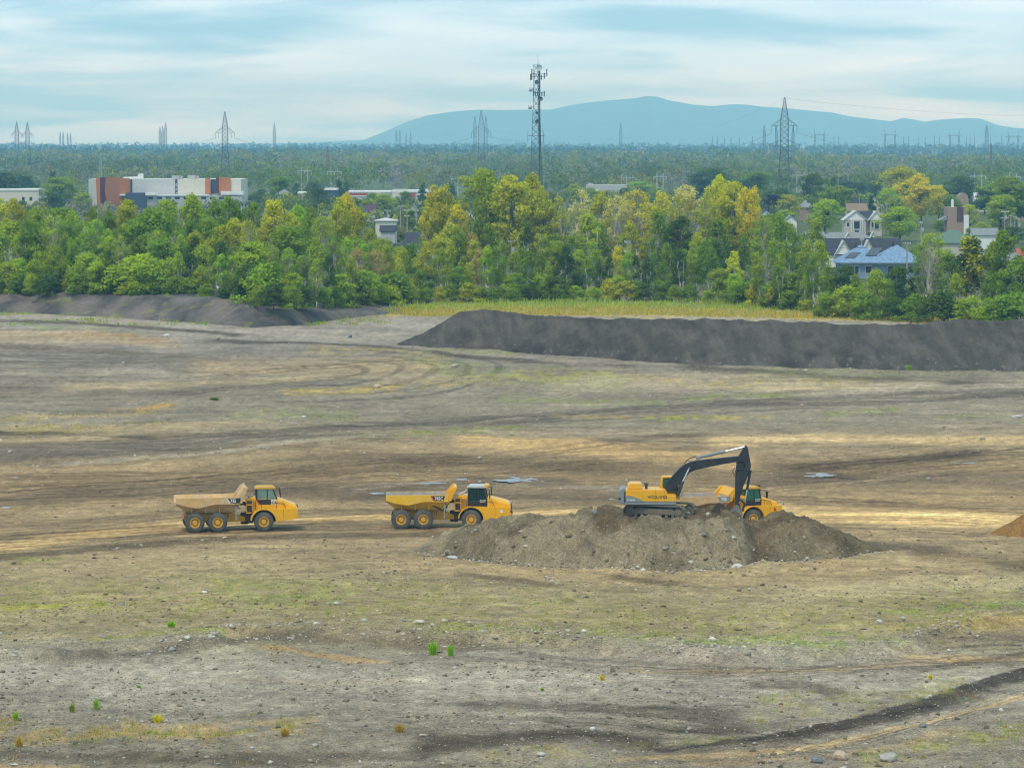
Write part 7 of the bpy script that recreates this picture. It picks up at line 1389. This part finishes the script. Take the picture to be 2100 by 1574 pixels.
# blades
mBlade = M('grass_blade', src='tint', rough=.8, var=.12, scale=2, spec=.1, trans=.3)
def blades(x, y, z, h, w, spread, col, rng, lean=.35):
    n = len(x); a = rng.uniform(0, 6.28, n); d = np.stack([np.cos(a), np.sin(a)], -1); b = rng.uniform(0, 6.28, n); t = np.stack([np.cos(b), np.sin(b)], -1) * (w / 2)[:, None]; L = (h * lean * rng.uniform(.2, 1.5, n))[:, None] * d
    V = np.zeros((n, 3, 3)); V[:, 0, 0], V[:, 0, 1], V[:, 0, 2] = x + t[:, 0], y + t[:, 1], z - .02; V[:, 1, 0], V[:, 1, 1], V[:, 1, 2] = x - t[:, 0], y - t[:, 1], z - .02; V[:, 2, 0], V[:, 2, 1], V[:, 2, 2] = x + L[:, 0], y + L[:, 1], z + h
    return V.reshape(-1, 3), np.arange(3 * n).reshape(-1, 3), np.repeat(col, 3, 0)
def clumps(cx_, cy_, per, rad, h0, h1, w, pal, rng, zfn):
    n = len(cx_); k = np.repeat(np.arange(n), per); x = cx_[k] + rng.normal(size=n * per) * rad; y = cy_[k] + rng.normal(size=n * per) * rad; z = zfn(x, y); pc = pal[rng.integers(0, len(pal), n)][k] * rng.uniform(.7, 1.25, (n * per, 1))
    hs = rng.uniform(h0, h1, n)[k] * rng.uniform(.5, 1.1, n * per); return blades(x, y, z, hs, np.full(n * per, w), rad, pc, rng)
GP = np.array([(.30, .44, .04), (.42, .50, .05), (.24, .38, .05), (.52, .48, .08), (.34, .40, .06)]); OP = np.array([(.70, .42, .07), (.62, .32, .06), (.7, .52, .10), (.5, .44, .10)]); YP = np.array([(.78, .62, .07), (.70, .60, .08), (.80, .62, .14), (.48, .52, .05), (.74, .54, .06)])
def dens_veg(u, v, x, y): return np.clip(veg_mask(u, v, x, y) * 1.6 + .012, 0, 1)
x, y = scatter(4600, 1130, 1600, rng, dens_veg); V1 = clumps(x, y, 9, .13, .08, .32, .032, np.concatenate([GP, GP * .7, YP * .6]), rng, lambda a, b: hz(a, b))
tag(link('weeds', fast_mesh('weeds', *V1), mBlade), 'patchy green weeds growing between the stones', 'weeds', kind='stuff')
x, y = scatter(2600, 690, 960, rng, dens_veg); V1 = clumps(x, y, 9, .9, .10, .34, .09, np.concatenate([GP * .62, YP * .5]), rng, lambda a, b: hz(a, b)); tag(link('far_weeds', fast_mesh('far_weeds', *V1), mBlade), 'yellow-green weeds along the far tracks and ditches', 'weeds', kind='stuff')
def dry_spots(u, v, x, y): return np.clip((np.exp(-((v - 1500) / 38) ** 2) * (1 - sstep(350, 700, u)) + .5 * np.exp(-((v - 1440) / 30) ** 2) * sstep(1600, 1750, u) + np.exp(-((v - poly([(1750, 1562), (2100, 1500)], u)) / 22) ** 2) * sstep(1780, 1900, u)) * sstep(.48, .66, fbm(x / 2, y / 4, 3, 555)), 0, 1)
x, y = scatter(1500, 1400, 1600, rng, dry_spots); V1 = clumps(x, y, 10, .16, .10, .42, .026, np.concatenate([OP, OP * .8, GP * .7]), rng, lambda a, b: hz(a, b)); tag(link('dry_weeds', fast_mesh('dry_weeds', *V1), mBlade), 'rusty dry weeds on the nearest ground', 'weeds', kind='stuff')
# tall yellow grass in front of the belt
n = 26000; u = rng.uniform(740, 2200, n); c = poly([(740, 640), (900, 635), (1300, 632), (1700, 642), (2200, 662)], u); v = c + rng.uniform(-14, 14, n) * sstep(730, 900, u); x, y = G(u, v); f = np.clip((c + 4 - v) / 12, 0, 1)
pc = np.where((f > rng.random(n) * .9)[:, None], GP[rng.integers(0, 5, n)] * 1.2, YP[rng.integers(0, 5, n)] * .8) * rng.uniform(.7, 1.15, (n, 1)); hh = rng.uniform(.2, .65, n) * (1 + 1.2 * f * (fbm(x / 6, y / 6, 3, 606) > .55))
tag(link('tall_grass', fast_mesh('tall_grass', *blades(np.asarray(x), np.asarray(y), np.zeros(n), hh, np.full(n, .22), .3, pc, rng, .25)), mBlade), 'strip of tall yellow grass between the embankment and the trees', 'grass', kind='stuff')
# bank growth
n = 1500; u = rng.uniform(-100, 800, n); v = rng.uniform(628, 668, n); x, y = G(u, v); ok = fbm(x / 6, y / 8, 3, 616) > .6; 
V1 = clumps(np.asarray(x)[ok], np.asarray(y)[ok], 8, .4, .3, .8, .14, GP, rng, lambda a, b: hz(a, b)); tag(link('bank_weeds', fast_mesh('bank_weeds', *V1), mBlade), 'green weeds at the foot of the left bank', 'weeds', kind='stuff')
def tuft(u, v, wpx, hpx, pal, label, seed, nb=170, name='grass_tuft'):
    r = np.random.default_rng(seed); x0, y0 = [float(q) for q in G(u, v)]; k = float(PXM(v)); R, Hh = wpx / 2 / k, hpx / k; q = np.sqrt(r.random(nb)); a = r.uniform(0, 6.28, nb); x = .42 * R * q * np.cos(a); y = .42 * R * q * np.sin(a); h = Hh * (1 - .45 * q ** 2) * r.uniform(.45, 1.1, nb) ** .8
    b = r.uniform(0, 6.28, nb); w_ = .030 if wpx < 40 else .10; tx, ty = np.cos(b) * w_, np.sin(b) * w_; f = r.uniform(1.6, 2.9, nb)
    m_ = np.stack([x * 1.3, y * 1.3, h * .55], -1); t_ = np.stack([x * f + r.normal(size=nb) * R * .12, y * f + r.normal(size=nb) * R * .12, h], -1); tt = np.stack([tx, ty, 0 * tx], -1); b0 = np.stack([x, y, np.full(nb, -.03)], -1)
    V = np.stack([b0 + tt, b0 - tt, m_ - tt * .8, m_ + tt * .8, t_], 1); i0 = np.arange(nb)[:, None] * 5
    F = np.concatenate([i0 + np.array([0, 1, 2]), i0 + np.array([0, 2, 3]), i0 + np.array([3, 2, 4])])
    C = np.array(pal)[r.integers(0, len(pal), nb)] * r.uniform(.7, 1.2, (nb, 1)); o = link(name, fast_mesh(name, V.reshape(-1, 3), F, np.repeat(C, 5, 0)), mBlade, None, (x0, y0, float(hz(x0, y0)))); return tag(o, label, 'grass tuft', 'single tufts on the pit floor')
BG = [(.36, .62, .02), (.46, .70, .03), (.26, .50, .02)]; YG = [(.85, .72, .02), (.75, .70, .03), (.9, .75, .03)]
for i_, (u, v, a, b, pal, lab) in enumerate([(888, 1341, 29, 33, BG, 'larger of two bright green grass tufts below the mound'), (924, 1347, 20, 28, BG, 'smaller bright green grass tuft right of the larger one'), (32, 1475, 17, 20, BG, 'green grass tuft at the lower left edge'), (197, 1451, 15, 25, BG, 'tall green tuft at the lower left'), (148, 1460, 16, 22, GP, 'pale green tuft left of the tall one at the lower left'),
        (323, 1482, 30, 20, YG, 'bright yellow weed clump at the lower left'), (1235, 1397, 13, 13, YG, 'small yellow-green tuft below the big mound'), (1112, 1415, 10, 7, BG, 'tiny dark green tuft left of the yellow-green one'), (285, 1406, 12, 5, BG, 'low green tuft on the grey gravel at the left'), (1908, 1395, 12, 12, YG, 'yellow-green tuft above the tyre ridge at the right'), (352, 1294, 24, 16, BG, 'green weed clump on the stony ground below the left truck'),
        (585, 1520, 30, 22, OP, 'rusty weed clump near the bottom left of centre'), (820, 1508, 34, 20, OP, 'rusty and green weed clump near the bottom middle'), (40, 1528, 24, 26, OP, 'rusty weed clump at the bottom left edge'), (440, 824, 34, 9, [(.10, .17, .03), (.16, .24, .04), (.22, .26, .05)], 'dark green rushes in the far wet hollow'), (1862, 758, 16, 14, BG, 'bright green bush at the foot of the dark embankment')]):
    tuft(u, v, a, b, pal, lab, 1200 + i_, 170 if a < 40 else 400)
